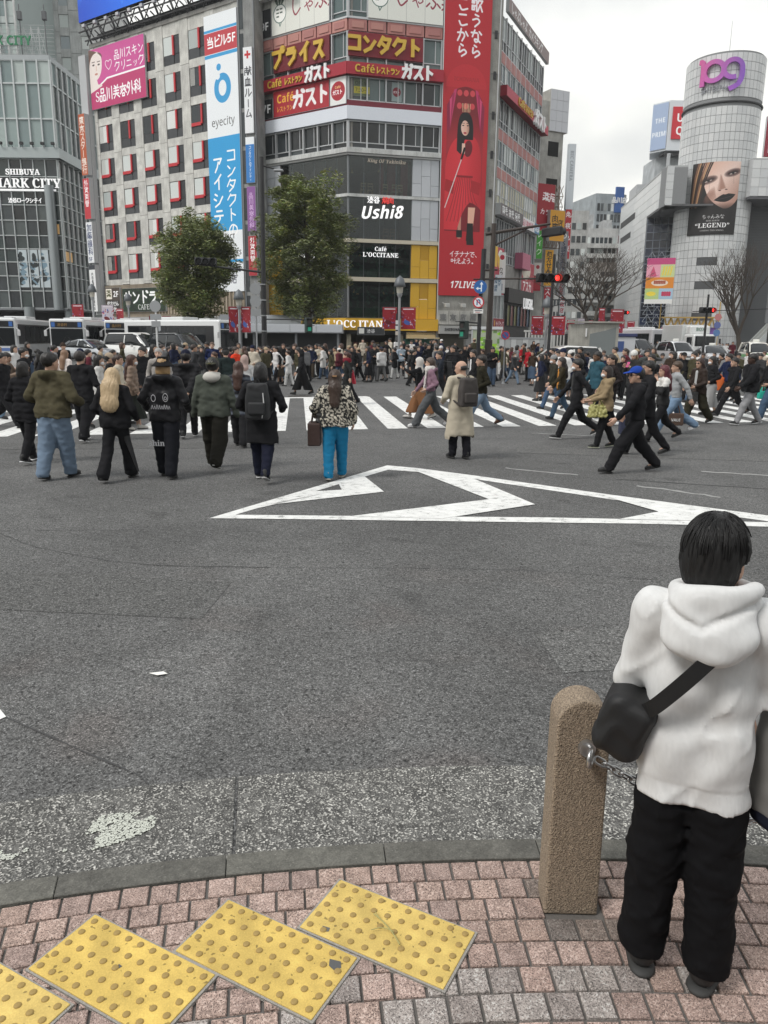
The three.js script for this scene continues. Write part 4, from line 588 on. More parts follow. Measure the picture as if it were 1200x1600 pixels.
// ---- receding street front of the corner block
{
const b = building('long side front with pink tile bands and tall windows running back up the street',frSD),L = 14.7;
mesh('wall',[bx(0,L,0,29.6,-6,-0.35),bx(-0.9,-0.02,0,33,-4,0.1)],wallM([0.40,0.39,0.37]),b);
const pk = [mt([0.43,0.18,0.165],0.6),mt([0.46,0.21,0.19],0.6),mt([0.40,0.17,0.16],0.6)],pale = [gCurt[0],gCurt[1],glass([0.2,0.25,0.26],0.1),glass([0.10,0.13,0.14],0.08)],u = seq(0,L,9);
for (const [y0,y1] of [[25.7,26.6],[19.5,20.4],[16.3,17.2]]) for (let i = 0; i < 9; i++) for (const k of [0,0.5]) mesh('tile',rbx(u[i] + k * 1.63 + 0.02,u[i] + k * 1.63 + 0.80,y0,y1,-0.35,-0.03,0.015),pick(pk),b);
const win = (y0,y1,m,yl) => glazing(b,seq(0,L,18),[y0,yl,y1],{ z: -0.1,mats: m,bar: 0.07,d: 0.05 });
win(26.65,29.3,[...gDark,gCurt[1]],27.5); win(23.6,25.65,pale,24.2); win(20.5,22.85,[...gDark,gCurt[1],gCurt[3]],21.1); win(17.25,19.45,pale,17.8); win(14.2,16.25,[mt([0.55,0.53,0.40],0.4),gCurt[2],mt([0.45,0.42,0.33],0.4)],14.9); win(9.2,12.9,[gDark[1],gDark[2],gCurt[3]],10.0);
mesh('vertical_fin',u.map((x) => bx(x - 0.05,x + 0.05,9,29.5,-0.2,-0.01)),alu,b);
mesh('lower_wall',bx(0,L,0,9.1,-0.34,-0.06),wallM([0.36,0.35,0.34]),b);
const bd = (lab,u0,u1,y0,y1,dr,o) => board(frSD,lab,u0,u1,y0,y1,dr,{ d: 0.3,ppm: 34,...o });
bd('long brown roof sign with white characters along the street front',0.9,15.2,29.75,30.85,(g,w,h) => { g.fillStyle = '#8d7a78'; g.fillRect(0,0,w,h); write(g,'しゃぶしゃぶ',w * 0.05,h * 0.12,h * 0.75,'#eee',{}); write(g,'カメラキング',w * 0.46,h * 0.12,h * 0.75,'#eee',{}); });
const gs = bd('red cafe fascia projecting from the street front',0,14.9,22.85,23.7,(g,w,h) => { g.fillStyle = '#b83a4e'; g.fillRect(0,0,w,h); },{ d: 0.7,body: '#8a2030',ppm: 12 });
mesh('latin_letters',letters('Café',0.7,0.1).translate(-2.9,0.1,0.71),mt([0.62,0.40,0.05],0.45),gs); mesh('kana_letters',jpLetters('レストラン',0.62,0.11,0.1,0.8).translate(-0.2,0.1,0.71),mt([0.62,0.40,0.05],0.45),gs); mesh('white_letters',jpLetters('ガスト',1.25,0.3,0.25,1.1).translate(3.7,-0.2,0.71),mt([0.85,0.85,0.85],0.5),gs);
bd('grey hair clinic sign under the cream blinds',-0.1,7.4,13.05,14.05,(g,w,h) => { g.fillStyle = '#6b6466'; g.fillRect(0,0,w,h); write(g,'薄毛 抜毛 発毛',w * 0.06,h * 0.14,h * 0.72,'#f2f2f2',{ sx: 1.15 }); },{ d: 0.6 });
bd('white and blue clinic sign right of the grey hair clinic sign',7.5,14.2,12.95,13.95,(g,w,h) => { g.fillStyle = '#e6e4e4'; g.fillRect(0,0,w,h); g.fillStyle = '#4a7fa5'; g.fillRect(w * 0.7,0,w * 0.3,h); write(g,'品川美容外科',w * 0.04,h * 0.2,h * 0.6,'#c05068'); write(g,'AGA',w * 0.74,h * 0.1,h * 0.75,'#fff'); },{ d: 0.5 });
// projecting signs,seen almost face on
const proj = (lab,u,y0,y1,w,dr,o = {}) => { const p = frSD.at(u,y0,0.05),t = thing('projecting_sign',lab,'sign',p,frSD.th - Math.PI / 2 * 0 - 0,null); const face0 = new THREE.PlaneGeometry(w - 0.04,y1 - y0 - 0.04); const th = -frSD.th + (o.turn ?? 0); const g1 = new THREE.Group(); t.rotation.y = o.turn ?? 0.1; mesh('board',bx(0,w,0,y1 - y0,-0.25,0),mt(o.body ?? '#9a9a9a',0.6),t); face0.translate(w / 2,(y1 - y0) / 2,0.004); mesh('printed_face',face0,face(w,y1 - y0,dr,60),t); mesh('bracket',[bar([0,0.3,-0.12],[-0.5,0.3,-0.12],0.06),bar([0,y1 - y0 - 0.3,-0.12],[-0.5,y1 - y0 - 0.3,-0.12],0.06)],aluD,t); return t; };
proj('white shop flag sign with a red emblem beside the traffic light pole',1.6,6.3,10.0,0.75,(g,w,h) => { g.fillStyle = '#e8e8e8'; g.fillRect(0,0,w,h); g.fillStyle = '#b02038'; g.beginPath(); g.arc(w / 2,h * 0.12,w * 0.3,0,7); g.fill(); write(g,'カラオケ',w * 0.2,h * 0.36,w * 0.5,'#555',{ vertical: true }); write(g,'品川',w * 0.2,h * 0.72,w * 0.5,'#44668a',{ vertical: true }); });
proj('white and blue flag sign just right of the brown traffic pole',0.4,6.0,7.9,0.8,(g,w,h) => { g.fillStyle = '#dfe5ea'; g.fillRect(0,0,w,h); write(g,'薬局 調剤',w * 0.1,h * 0.1,w * 0.36,'#4a6a88',{ vertical: true }); write(g,'受付',w * 0.5,h * 0.2,w * 0.38,'#4a6a88',{ vertical: true }); });
bd('red hamburger shop poster sign with a yellow and green disc',0.1,3.0,7.4,10.4,(g,w,h) => { g.fillStyle = '#b0384a'; g.fillRect(0,0,w,h); g.fillStyle = '#e2b53a'; g.fillRect(0,0,w * 0.3,h * 0.6); g.fillStyle = '#f2f0e8'; g.beginPath(); g.arc(w * 0.62,h * 0.35,w * 0.3,0,7); g.fill(); g.fillStyle = '#3f9a6a'; g.beginPath(); g.arc(w * 0.62,h * 0.35,w * 0.3,0.2,1.8); g.lineTo(w * 0.62,h * 0.35); g.fill(); g.fillStyle = '#e2b53a'; g.beginPath(); g.arc(w * 0.62,h * 0.35,w * 0.3,1.8,3.6); g.lineTo(w * 0.62,h * 0.35); g.fill(); },{ d: 0.15 });
bd('pink box sign above the red shop poster on the street front',7.2,10.2,9.0,10.5,(g,w,h) => { g.fillStyle = '#b96a80'; g.fillRect(0,0,w,h); },{ d: 0.8,body: '#a85a72',ppm: 8 });
bd('red and cream shop poster with large white kana',9.2,14.0,6.2,9.9,(g,w,h) => { g.fillStyle = '#a83444'; g.fillRect(0,0,w,h); g.fillStyle = '#d8cfc0'; g.beginPath(); g.ellipse(w * 0.35,h * 0.2,w * 0.35,h * 0.28,0,0,7); g.fill(); write(g,'アスカ',w * 0.1,h * 0.5,w * 0.24,'#f0e8e8',{ w: 0.16 }); },{ d: 0.2 });
const lush = bd('black shop front sign with white block lettering',3.9,13.4,5.6,6.95,(g,w,h) => { g.fillStyle = '#262626'; g.fillRect(0,0,w,h); },{ d: 0.5,body: '#262626',ppm: 8 });
mesh('letters',letters('LUSH.',1.05,0.08).translate(2.4,-0.42,0.52),mt([0.85,0.85,0.85],0.5,{ emissive: rgb(1,1,1),emissiveIntensity: 0.2 }),lush);
mesh('shop_wall',bx(3.9,13.4,0,5.6,-0.05,0.1),mt([0.035,0.035,0.035],0.6),b); glazing(b,seq(4.5,13,7),[3.4,5.4],{ z: 0.18,mats: [gDark[1],glass([0.25,0.12,0.12],0.1),glass([0.10,0.14,0.2],0.1),glass([0.2,0.2,0.1],0.1)],fm: dk });
glazing(b,seq(0.3,3.6,3),[4.0,6.2],{ z: 0.05,mats: gCurt }); mesh('red_panel',bx(0.2,3.7,6.25,7.3,-0.05,0.08),mt([0.42,0.05,0.07],0.6),b);
bd('dark red shop sign with white and gold lettering at the foot of the street front',0.1,3.6,2.7,4.0,(g,w,h) => { g.fillStyle = '#8c1c2c'; g.fillRect(0,0,w,h); g.fillStyle = '#e0b040'; g.fillRect(w * 0.1,h * 0.15,w * 0.06,h * 0.4); write(g,'ヤサイドラッグ',w * 0.2,h * 0.2,h * 0.4,'#f4ecec',{ sx: 0.75 }); },{ d: 0.25 });
}
// ---- buildings further up the shopping street
{
const F2 = frame([16.2,-90],[19.3,-91.5]),b = building('pale concrete block with dark openings beyond the pink tiled front',F2);
mesh('wall',[bx(-0.2,3.6,0,27.4,-10,0),bx(1.5,4.0,24.4,28.6,-8,0.15)],wallM([0.52,0.51,0.49]),b);
for (let i = 0; i < 3; i++) for (let j = 0; j < 4; j++) mesh('wall_panel',rbx(1.52 + i * 0.83,2.33 + i * 0.83,24.42 + j * 1.05,25.45 + j * 1.05,0.15,0.2,0.01),mt([0.56,0.57,0.60],0.5),b);
mesh('opening',[bx(1.6,3.0,21.9,23.4,0,0.03),bx(1.6,3.1,18.3,19.6,0,0.03)],mt([0.008,0.008,0.008],0.9),b);
for (let j = 0; j < 6; j++) for (let i = 0; i < 2; i++) mesh('wall_panel',rbx(-0.15 + i * 0.85,0.68 + i * 0.85,12.4 + j * 1.9,14.27 + j * 1.9,0,0.015,0.01),wallM([0.5,0.49,0.47]),b);
const lat = []; for (let i = 0; i < 5; i++) for (let j = 0; j < 6; j++) { const u = 0.6 + i * 0.55,y = 12.2 + j * 1.1; lat.push(bar([u,y,0.9],[u,y + 1.1,0.9],0.07),bar([u,y,0.9],[u + 0.55,y + 1.1,0.9],0.05),bar([u,y,0.3],[u + 0.55,y,0.9],0.06),bar([u + 0.55,y,0.9],[u,y + 1.1,0.9],0.05)); }
mesh('rusty_lattice',lat,mt([0.26,0.19,0.15],0.8),b); mesh('aerial',[cyl(0.03,0.02,[0.3,27.4,-2],[0.3,33,-2],6),bar([-0.1,32.5,-2],[0.8,32.3,-2],0.04)],alu,b);
board(F2,'red box sign with white characters below the rusty lattice',-1.3,1.6,13.4,18.6,(g,w,h) => { g.fillStyle = '#9c1c28'; g.fillRect(0,0,w,h); g.save(); g.rotate(0.12); write(g,'薬局',w * 0.5,h * 0.12,w * 0.3,'#f4ecec',{ w: 0.15 }); write(g,'カラオケ',w * 0.5,h * 0.45,w * 0.2,'#f4ecec',{ w: 0.15 }); g.restore(); },{ z: 0.9,d: 0.8,body: '#8d1a26' });
board(F2,'amber sign with black brush characters under the red box sign',0.6,2.6,12.7,15.9,(g,w,h) => { g.fillStyle = '#d79a2a'; g.fillRect(0,0,w,h); write(g,'肉東',w * 0.15,h * 0.15,w * 0.4,'#3a2a10',{ vertical: true }); write(g,'店人',w * 0.55,h * 0.3,w * 0.34,'#3a2a10',{ vertical: true }); },{ z: 1.9,d: 0.5 });
const vs = (lab,px,py0,py1,pw,z,dr,o = {}) => { const [x,y1] = gd(px,py0,z),y0 = gd(px,py1,z)[1],w = pw * z / 1190; return board(frame([x,-z],[x + w,-z - w * 0.12]),lab,0,w,y0,y1,dr,{ d: o.d ?? 0.5,z: 0,ppm: 60,...o }); };
const vt = (bg,fg,text,o = {}) => (g,w,h) => { g.fillStyle = bg; g.fillRect(0,0,w,h); const n = [...text].length,s = Math.min(w * 0.84,h * 0.92 / n); write(g,text,(w - s) / 2,h * 0.04,s,fg,{ vertical: true,w: 0.13,gap: (h * 0.92 / n - s) / s,...o }); };
vs('green vertical loan sign beside the traffic light arm',837,361,405,9.5,88,vt('#3f9a2e','#eaf5e4','レイク'),{ body: '#d8d8d8' });
vs('yellow pharmacy sign with black characters and 3F',850,391,447,13,90,vt('#e0a21c','#23201a','処方せん3F'));
vs('red vertical shop sign with white kana below the yellow pharmacy sign',848,449,492,11,89,vt('#a8202f','#f4ecec','スーツ店'));
vs('dark red airline style flag sign right of the red poster',833,411,455,11,89.5,(g,w,h) => { g.fillStyle = '#d9d2cc'; g.fillRect(0,0,w,h); g.fillStyle = '#a8202f'; g.beginPath(); g.arc(w / 2,h * 0.15,w * 0.25,0,7); g.fill(); g.fillRect(0,h * 0.45,w,h * 0.55); });
vs('tall grey electronics store sign tower with vertical letters',887,226,328,11,104,(g,w,h) => { g.fillStyle = '#c3c9ce'; g.fillRect(0,0,w,h); g.save(); g.translate(w * 0.28,h * 0.1); g.rotate(Math.PI / 2); g.fillStyle = '#8a9096'; g.font = ARIAL(w * 0.62); g.fillText('BIC CAMERA',0,0); g.restore(); },{ body: '#aab0b5' });
vs('red tax free sign with white characters under the electronics sign',882,328,405,9.5,103,vt('#c0303a','#fff','免税免税'));
vs('grey pharmacy blade sign with dark vertical characters',874,362,462,12,98,(g,w,h) => { g.fillStyle = '#8d8c90'; g.fillRect(0,0,w,h); g.strokeStyle = '#eee'; g.lineWidth = w * 0.12; g.beginPath(); g.arc(w * 0.5,h * 0.07,w * 0.26,0,7); g.stroke(); write(g,'S調剤薬局',w * 0.16,h * 0.14,w * 0.66,'#2c2f45',{ vertical: true }); write(g,'処方せん受付',w * 0.22,h * 0.62,w * 0.52,'#8c2a34',{ vertical: true }); });
vs('red and white strip sign at the foot of the tax free sign',873,462,492,8,102,vt('#d8dadc','#b02a38','免税店'));
const F3 = frame([20.2,-96],[25.5,-128]),c = building('row of sign covered shop buildings along the left kerb of the street',F3);
mesh('wall',bx(0,30,0,21.5,-5,0),wallM([0.5,0.5,0.51]),c); for (let j = 0; j < 6; j++) glazing(c,seq(0.3,29,12),[2.5 + j * 3.1,4.6 + j * 3.1],{ z: 0.06,mats: [...gDark,...gCurt] });
// ---- white and blue-glass buildings closing the street
const far = (label,x,z,w,h,d,col,rows,cols,o = {}) => { const G = frame([x,z],[x + w,z - (o.skew ?? 0)]),t = building(label,G); mesh('wall',bx(0,w,0,h,-d,0),wallM(col,0.7,0.1),t); for (let j = 0; j < rows; j++) { const y = h * (0.16 + 0.8 * j / rows),y1 = y + h * 0.8 / rows * (o.k ?? 0.5); if (o.strip) mesh('window',bx(w * 0.04,w * 0.96,y,y1,0,0.06),pick(gDark),t); else for (let i = 0; i < cols; i++) mesh('window',bx(w * (0.06 + 0.92 * i / cols),w * (0.06 + 0.92 * (i + 0.72) / cols),y,y1,0,0.06),RB() < 0.3 ? pick(gCurt) : pick(gDark),t); } if (o.balc) for (let j = 0; j < rows; j++) mesh('balcony',bx(-0.2,w + 0.1,h * (0.12 + 0.8 * j / rows),h * (0.12 + 0.8 * j / rows) + 0.9,0,1.2),wallM([0.6,0.6,0.6]),t); return t; };
const w1 = far('white office block with rounded balconies closing the street behind the bare tree',40.5,-172,9,25.5,12,[0.62,0.62,0.63],10,9,{ balc: true,k: 0.6 }); mesh('roof_hut',[bx(1,4,25.5,28.6,-8,-2),bx(6.2,8.0,25.5,27.5,-6,-2)],wallM([0.55,0.56,0.58]),w1);
const w2 = far('pale blue glass block with a blue roof sign beside the silver store wing',47.8,-186,7.5,35,14,[0.42,0.46,0.50],12,8,{ skew: 1.5,k: 0.7 }); mesh('roof_sign',bx(4.6,6.6,31,36.5,0.1,0.6),mt([0.03,0.10,0.32],0.5),w2); mesh('sign_letters',jpLetters('品川店',1.2,0.2,0.05).rotateZ(0).translate(5.6,33,0.62),mt([0.8,0.8,0.8],0.5),w2); mesh('dark_sign',bx(4.4,6.4,21,26,0.07,0.5),mt([0.12,0.03,0.04],0.5),w2);
far('far grey office block at the very end of the street',50,-225,16,29,10,[0.5,0.5,0.5],12,14); far('low grey shops under the white office block',36,-160,7,16,8,[0.45,0.44,0.43],5,8,{ balc: true }); far('brown shop building right of the low grey shops',43.5,-166,6,18,8,[0.3,0.27,0.25],6,6,{ balc: true }); far('narrow white shop building behind the grey blade sign',29,-140,6,24,8,[0.58,0.58,0.58],9,6);
}
// ---- station mall of glass on the far left,towers behind it
{
const b = building('dark glass station mall with white name letters on the far left',frMF);
mesh('wall',[bx(0,23.6,5.2,32.3,-14,-0.3)],mt([0.07,0.08,0.085],0.8),b);
const toL = (g) => { g.rotateY(frMR.th - frMF.th); return g.translate(frMF.L,0,0); };
const pale = [glass([0.30,0.37,0.36],0.09),glass([0.38,0.45,0.43],0.1),glass([0.22,0.28,0.28],0.08),glass([0.46,0.52,0.50],0.12)],dim = [...gDark,glass([0.03,0.045,0.045]),glass([0.045,0.06,0.058]),glass([0.08,0.095,0.095],0.1)];
const us = seq(12.5,23.66,8),ur = seq(0.04,12.9,9),fr = [];
const grid = (ys,U,f,m,w,z = 0) => { for (let i = 0; i + 1 < U.length; i++) for (let j = 0; j + 1 < ys.length; j++) mesh('pane',f(bx(U[i] + w / 2,U[i + 1] - w / 2,ys[j] + w / 2,ys[j + 1] - w / 2,z - 0.12,z - 0.08)),pick(m),b); for (const u of U) fr.push(f(bx(u - w / 2,u + w / 2,ys[0],ys[ys.length - 1],z - 0.14,z + 0.12))); for (const y of ys) fr.push(f(bx(U[0],U[U.length - 1],y - w / 2,y + w / 2,z - 0.13,z + 0.04))); };
const id = (g) => g,up = [23.1,26.2,29.9,32.3],dn = [5.2,7.2,8.9,10.5,12.0,13.5,15.2,16.9,18.4,20.0,21.9];
grid(up,us,id,pale,0.16); grid(up,ur,toL,[pale[2],pale[0],gDark[2],dim[5]],0.16); grid(dn,us,id,dim,0.09); grid(dn,ur,toL,dim,0.09);
mesh('window_frame',fr,mt([0.55,0.58,0.58],0.45,{ metalness: 0.2 }),b);
mesh('ledge',[bx(10,24.2,21.95,23.05,-1,0.5),toL(bx(-0.2,13,21.95,23.05,-1,0.5))],mt([0.42,0.47,0.47],0.4),b);
for (let i = 0; i < 10; i++) mesh('floodlight',[rbx(12.6 + i * 1.2,13.0 + i * 1.2,23.3,23.6,0.5,0.8,0.04),bar([12.8 + i * 1.2,23.05,0.2],[12.8 + i * 1.2,23.4,0.6],0.05)],dk,b);
mesh('parapet',[bx(10,23.7,32.3,32.8,-13,0.06),toL(bx(0,13,32.3,32.8,-12,0.06))],mt([0.4,0.43,0.44],0.5),b);
mesh('column',[cyl(0.55,0.55,[22.6,5,0.25],[22.6,19,0.25],18),cyl(0.6,0.6,[19.1,0,0.4],[19.1,5.3,0.4],16),cyl(0.6,0.6,[23.4,0,-1],[23.4,5.3,-1],16)],mt([0.33,0.36,0.37],0.35,{ metalness: 0.4 }),b);
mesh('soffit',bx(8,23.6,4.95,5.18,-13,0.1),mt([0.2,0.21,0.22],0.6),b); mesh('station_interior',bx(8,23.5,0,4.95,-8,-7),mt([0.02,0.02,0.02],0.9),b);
const wl = mt([0.9,0.9,0.9],0.5,{ emissive: rgb(1,1,1),emissiveIntensity: 0.25 });
mesh('name_letters',[letters('MARK CITY',1.0,0.1,font.serif).translate(20.0,18.75,0.2),letters('SHIBUYA',0.62,0.1,font.serif).translate(19.7,20.15,0.2),bx(16.4,23.4,18.4,18.6,0.2,0.3)],wl,b); mesh('kana_letters',jpLetters('渋谷マークシティ',0.52,0.07,0.06,0.9).translate(19.7,17.1,0.1),wl,b);
for (let i = 0; i < 3; i++) board(frMF,['white art poster in the mall glass at the frame edge','white art poster with dark shapes in the middle of the mall glass','white art poster next to the mall column'][i],18.05 + i * 1.28,19.2 + i * 1.28,7.6,11.9,(g,w,h) => { g.fillStyle = '#c5d0d4'; g.fillRect(0,0,w,h); const r = rng(60 + i); for (let k = 0; k < 26; k++) { g.fillStyle = r() < 0.5 ? '#2c3436' : '#7d98a8'; g.beginPath(); g.ellipse(w * (0.2 + 0.6 * r()),h * (0.1 + 0.8 * r()),3 + r() * 8,4 + r() * 16,r() * 3,0,7); g.fill(); } },{ z: 0.0,d: 0.03,name: 'window_poster',cat: 'poster' });
mesh('lit_interior',[bx(22.75,23.3,13.7,14.8,-0.07,-0.05),toL(bx(0.4,2.4,10.7,11.8,-0.07,-0.05))],mt([0.5,0.3,0.1],0.5,{ emissive: rgb(1,0.6,0.25),emissiveIntensity: 0.12 }),b);
// rooftop lattice with a green sign
const tr = []; for (let i = 0; i < 12; i++) { const u = 13 + i * 0.85; tr.push(bar([u,32.6,-1],[u,36,-1],0.08),bar([u,32.6,-1],[u + 0.85,36,-1],0.04),bar([u + 0.85,32.6,-1],[u,36,-1],0.04)); } for (let k = 0; k < 9; k++) tr.push(bar([12.5,32.8 + k * 0.42,-1],[24,32.8 + k * 0.42,-1],0.045));
mesh('roof_lattice',tr,mt([0.45,0.47,0.47],0.6),b); mesh('green_letters',letters('MARK CITY',0.95,0.15).translate(18.2,34.0,-0.7),mt([0.03,0.22,0.10],0.5),b); for (const u of [17.6,20.4,23.2]) mesh('mast',[bar([u,32.6,-0.8],[u,38.2,-0.8],0.08),rbx(u - 0.25,u + 0.25,36.6,37.5,-1.0,-0.6,0.05)],steel,b);
const T1 = frame([-76.6,-122],[-53.5,-122]),t1 = building('pale green glass office tower behind the rooftop lattice',T1);
mesh('wall',bx(0,23,0,75,-20,-0.3),mt([0.35,0.4,0.39],0.8),t1);
{ const U = seq(12,22.95,9),f2 = []; const ys = seq(37,69,11); for (let i = 0; i < 9; i++) for (let j = 0; j < 11; j++) mesh('pane',bx(U[i] + 0.1,U[i + 1] - 0.1,ys[j] + 0.9,ys[j + 1] - 0.1,-0.15,-0.1),pick(pale),t1),mesh('spandrel',bx(U[i] + 0.06,U[i + 1] - 0.06,ys[j],ys[j] + 0.85,-0.15,-0.06),mt([0.45,0.5,0.49],0.4),t1); mesh('window_frame',U.map((u) => bx(u - 0.1,u + 0.1,36,72,-0.2,0.15)),white,t1); }
const T2 = frame([-61.3,-136],[-47.8,-136]),t2 = building('white hotel tower with small square windows rising behind the mall',T2);
mesh('wall',bx(0,13.4,0,80,-20,-0.25),wallM([0.68,0.69,0.70],0.6,0.08),t2);
for (let j = 0; j < 14; j++) for (let i = 0; i < 4; i++) { mesh('wall_panel',rbx(i * 3.35 + 0.02,i * 3.35 + 1.75,34 + j * 3.1 + 0.02,37.08 + j * 3.1,-0.25,0,0.02),wallM([0.66,0.67,0.68],0.6,0.1),t2); mesh('window',bx(i * 3.35 + 1.85,i * 3.35 + 3.25,34.7 + j * 3.1,36.5 + j * 3.1,-0.25,-0.15),pick([gCurt[0],gCurt[2],glass([0.4,0.44,0.46],0.1)]),t2); mesh('wall_panel',rbx(i * 3.35 + 1.77,i * 3.35 + 3.33,36.55 + j * 3.1,37.75 + j * 3.1,-0.25,-0.01,0.02),wallM([0.66,0.67,0.68],0.6,0.1),t2); }
}
// ---- round silver store tower with its wings
{
const cx = 50.6,cz = -126.3,r = 5.55,b = thing('store_building','round silver panelled store tower with wings and a pink and purple number on top','building',[cx,0,cz]);
const pm = [mt([0.60,0.61,0.61],0.34,{ metalness: 0.2 }),mt([0.56,0.57,0.575],0.36,{ metalness: 0.2 }),mt([0.63,0.635,0.635],0.33,{ metalness: 0.2 })],jm = mt([0.22,0.225,0.23],0.7);
mesh('tower_core',[at(new THREE.CylinderGeometry(r - 0.06,r - 0.06,42.6,64),0,21.3,0),at(new THREE.CylinderGeometry(r - 0.3,r - 0.3,0.3,64),0,42.7,0)],jm,b);
// panels: rows of 1.16 m,columns of 7.5 degrees,the visible half
const panel = (a0,a1,y0,y1,rr = r) => { const n = 2,P = [],I = []; for (let i = 0; i <= n; i++) { const a = lerp(a0,a1,i / n),s = Math.sin(a),c = Math.cos(a); for (const [q,y] of [[rr - 0.05,y0],[rr,y0 + 0.012],[rr,y1 - 0.012],[rr - 0.05,y1]]) P.push(s * q,y,c * q); } for (let i = 0; i < n; i++) for (let k = 0; k < 3; k++) { const o = i * 4 + k; I.push(o,o + 4,o + 1,o + 1,o + 4,o + 5); } const g = new THREE.BufferGeometry(); g.setAttribute('position',new THREE.Float32BufferAttribute(P,3)); g.setIndex(I); const q = g.toNonIndexed(); q.computeVertexNormals(); return uvm(q); };
let n = 0; const rest = [[],[],[]],da = 7.5 * D2R,facing = -0.38;
for (let j = 0; j < 36; j++) { const y0 = 0.6 + j * 1.165,y1 = y0 + 1.165; if (j === 30) continue; for (let i = -12; i < 12; i++) { const a = facing + i * da; if ([4,8,11].includes(j) && i > -3 && i < 2) continue; const g = panel(a + 0.004,a + da - 0.004,y0 + 0.018,y1 - 0.018),m = Math.floor(RB() * 3); if (n < 298 && j > 12 && Math.abs(i + 0.5) < 7 && j !== 30 && !(j > 15 && j < 23 && i > -7 && i < 4)) { mesh('wall_panel',g,pm[m],b); n++; } else rest[m].push(g); } }
rest.forEach((l,k) => { mesh('wall_panel',l,pm[k],b).userData.kind = 'stuff'; });
mesh('groove_ring',[at(new THREE.TorusGeometry(r + 0.02,0.16,8,64).rotateX(Math.PI / 2),0,36.1,0)],dk,b);

for (const j of [4,8,11]) { const y0 = 0.6 + j * 1.165; mesh('window_slot',[0,1,2,3,4].map((i) => panel(facing + (i - 2) * da,facing + (i - 1) * da,y0,y0 + 1.165,r - 0.02)),mt([0.07,0.072,0.075],0.6),b); }
mesh('lightning_rod',cyl(0.06,0.03,[0.3,42.6,0],[0.3,48.5,0],6),alu,b);
// number: three strokes bent round the drum
const num = (pts,w,d) => { const c = new THREE.CatmullRomCurve3(pts.map(([u,y]) => V(u,y,0)),false,'centripetal'),N = 40,P = [],C = [],I = []; for (let i = 0; i <= N; i++) { const p = c.getPoint(i / N),t = c.getTangent(i / N); for (const [s,q] of [[-1,0],[-1,d],[1,d],[1,0]]) { const u = p.x - t.y * s * w / 2,y = p.y + t.x * s * w / 2,a = facing - 0.11 + u / r,rr = r + 0.25 + q; P.push(Math.sin(a) * rr,y,Math.cos(a) * rr); const k = clamp((u + 3.1) / 6.2),f = clamp((y - 37.6) / 4); C.push(lerp(0.62,0.24,k),lerp(0.11,0.10,k),lerp(0.30,0.56,lerp(k,1 - f,0.35))); } } for (let i = 0; i < N; i++) for (let k = 0; k < 4; k++) { const o = i * 4 + k,e = i * 4 + (k + 1) % 4; I.push(o,o + 4,e,e,o + 4,e + 4); } I.push(0,1,2,0,2,3,N * 4,N * 4 + 2,N * 4 + 1,N * 4,N * 4 + 3,N * 4 + 2); const g = new THREE.BufferGeometry(); g.setAttribute('position',new THREE.Float32BufferAttribute(P,3)); g.setAttribute('color',new THREE.Float32BufferAttribute(C,3)); g.setIndex(I); const q = g.toNonIndexed(); q.computeVertexNormals(); return q; };
const ring = (u,y,ru,a0,a1) => Array.from({ length: 18 },(_,i) => { const a = lerp(a0,a1,i / 17); return [u + Math.cos(a) * ru,y + 0.35 + Math.sin(a) * ru]; }),nm9 = mt([1,1,1],0.45,{ vertexColors: true });
for (const p of [[[-2.9,41.75],[-2.5,41.7],[-2.3,41.2],[-2.3,38.4]],ring(-0.85,39.85,1.25,0,6.4),[...ring(1.55,39.95,1.15,-1.2,-6.28),[2.72,39.3],[2.3,38.2],[1.2,37.6]]]) mesh('number_stroke',num(p,0.62,0.35),nm9,b);
mesh('name_letters',[...'SHIBUYA'].map((ch,i) => { const a = facing - 0.11 + (-2.3 + i * 0.55) / r; return letters(ch,0.72,0.12,font.sans).rotateY(a).translate(Math.sin(a) * (r + 0.1),37.55,Math.cos(a) * (r + 0.1)); }),mt([0.3,0.31,0.34],0.5),b);
// curved poster
{ const P = [],U = [],I = [],N = 16; for (let i = 0; i <= N; i++) { const a = facing + 0.02 + lerp(-0.62,0.62,i / N); for (const y of [17.8,28.0]) { P.push(Math.sin(a) * (r + 0.12),y,Math.cos(a) * (r + 0.12)); U.push(i / N,y > 20 ? 1 : 0); } } for (let i = 0; i < N; i++) { const o = i * 2; I.push(o,o + 2,o + 1,o + 1,o + 2,o + 3); } const g = new THREE.BufferGeometry(); g.setAttribute('position',new THREE.Float32BufferAttribute(P,3)); g.setAttribute('uv',new THREE.Float32BufferAttribute(U,2)); g.setIndex(I); g.computeVertexNormals();
const t = thing('album_poster','tall dark poster of a woman\'s face wrapped round the silver tower','poster',[cx,0,cz]);
mesh('printed_sheet',g,face(6.8,10.2,(c,w,h) => {
c.fillStyle = '#17110f'; c.fillRect(0,0,w,h); const sk = c.createLinearGradient(w * 0.2,0,w,h * 0.5); sk.addColorStop(0,'#cfa18c'); sk.addColorStop(0.5,'#ecd0c4'); sk.addColorStop(1,'#b98e7e'); c.fillStyle = sk; c.beginPath(); c.moveTo(w * 0.22,0); c.lineTo(w,0); c.lineTo(w,h * 0.5); c.quadraticCurveTo(w * 0.86,h * 0.66,w * 0.7,h * 0.64); c.quadraticCurveTo(w * 0.42,h * 0.56,w * 0.33,h * 0.4); c.quadraticCurveTo(w * 0.2,h * 0.2,w * 0.22,0); c.fill();
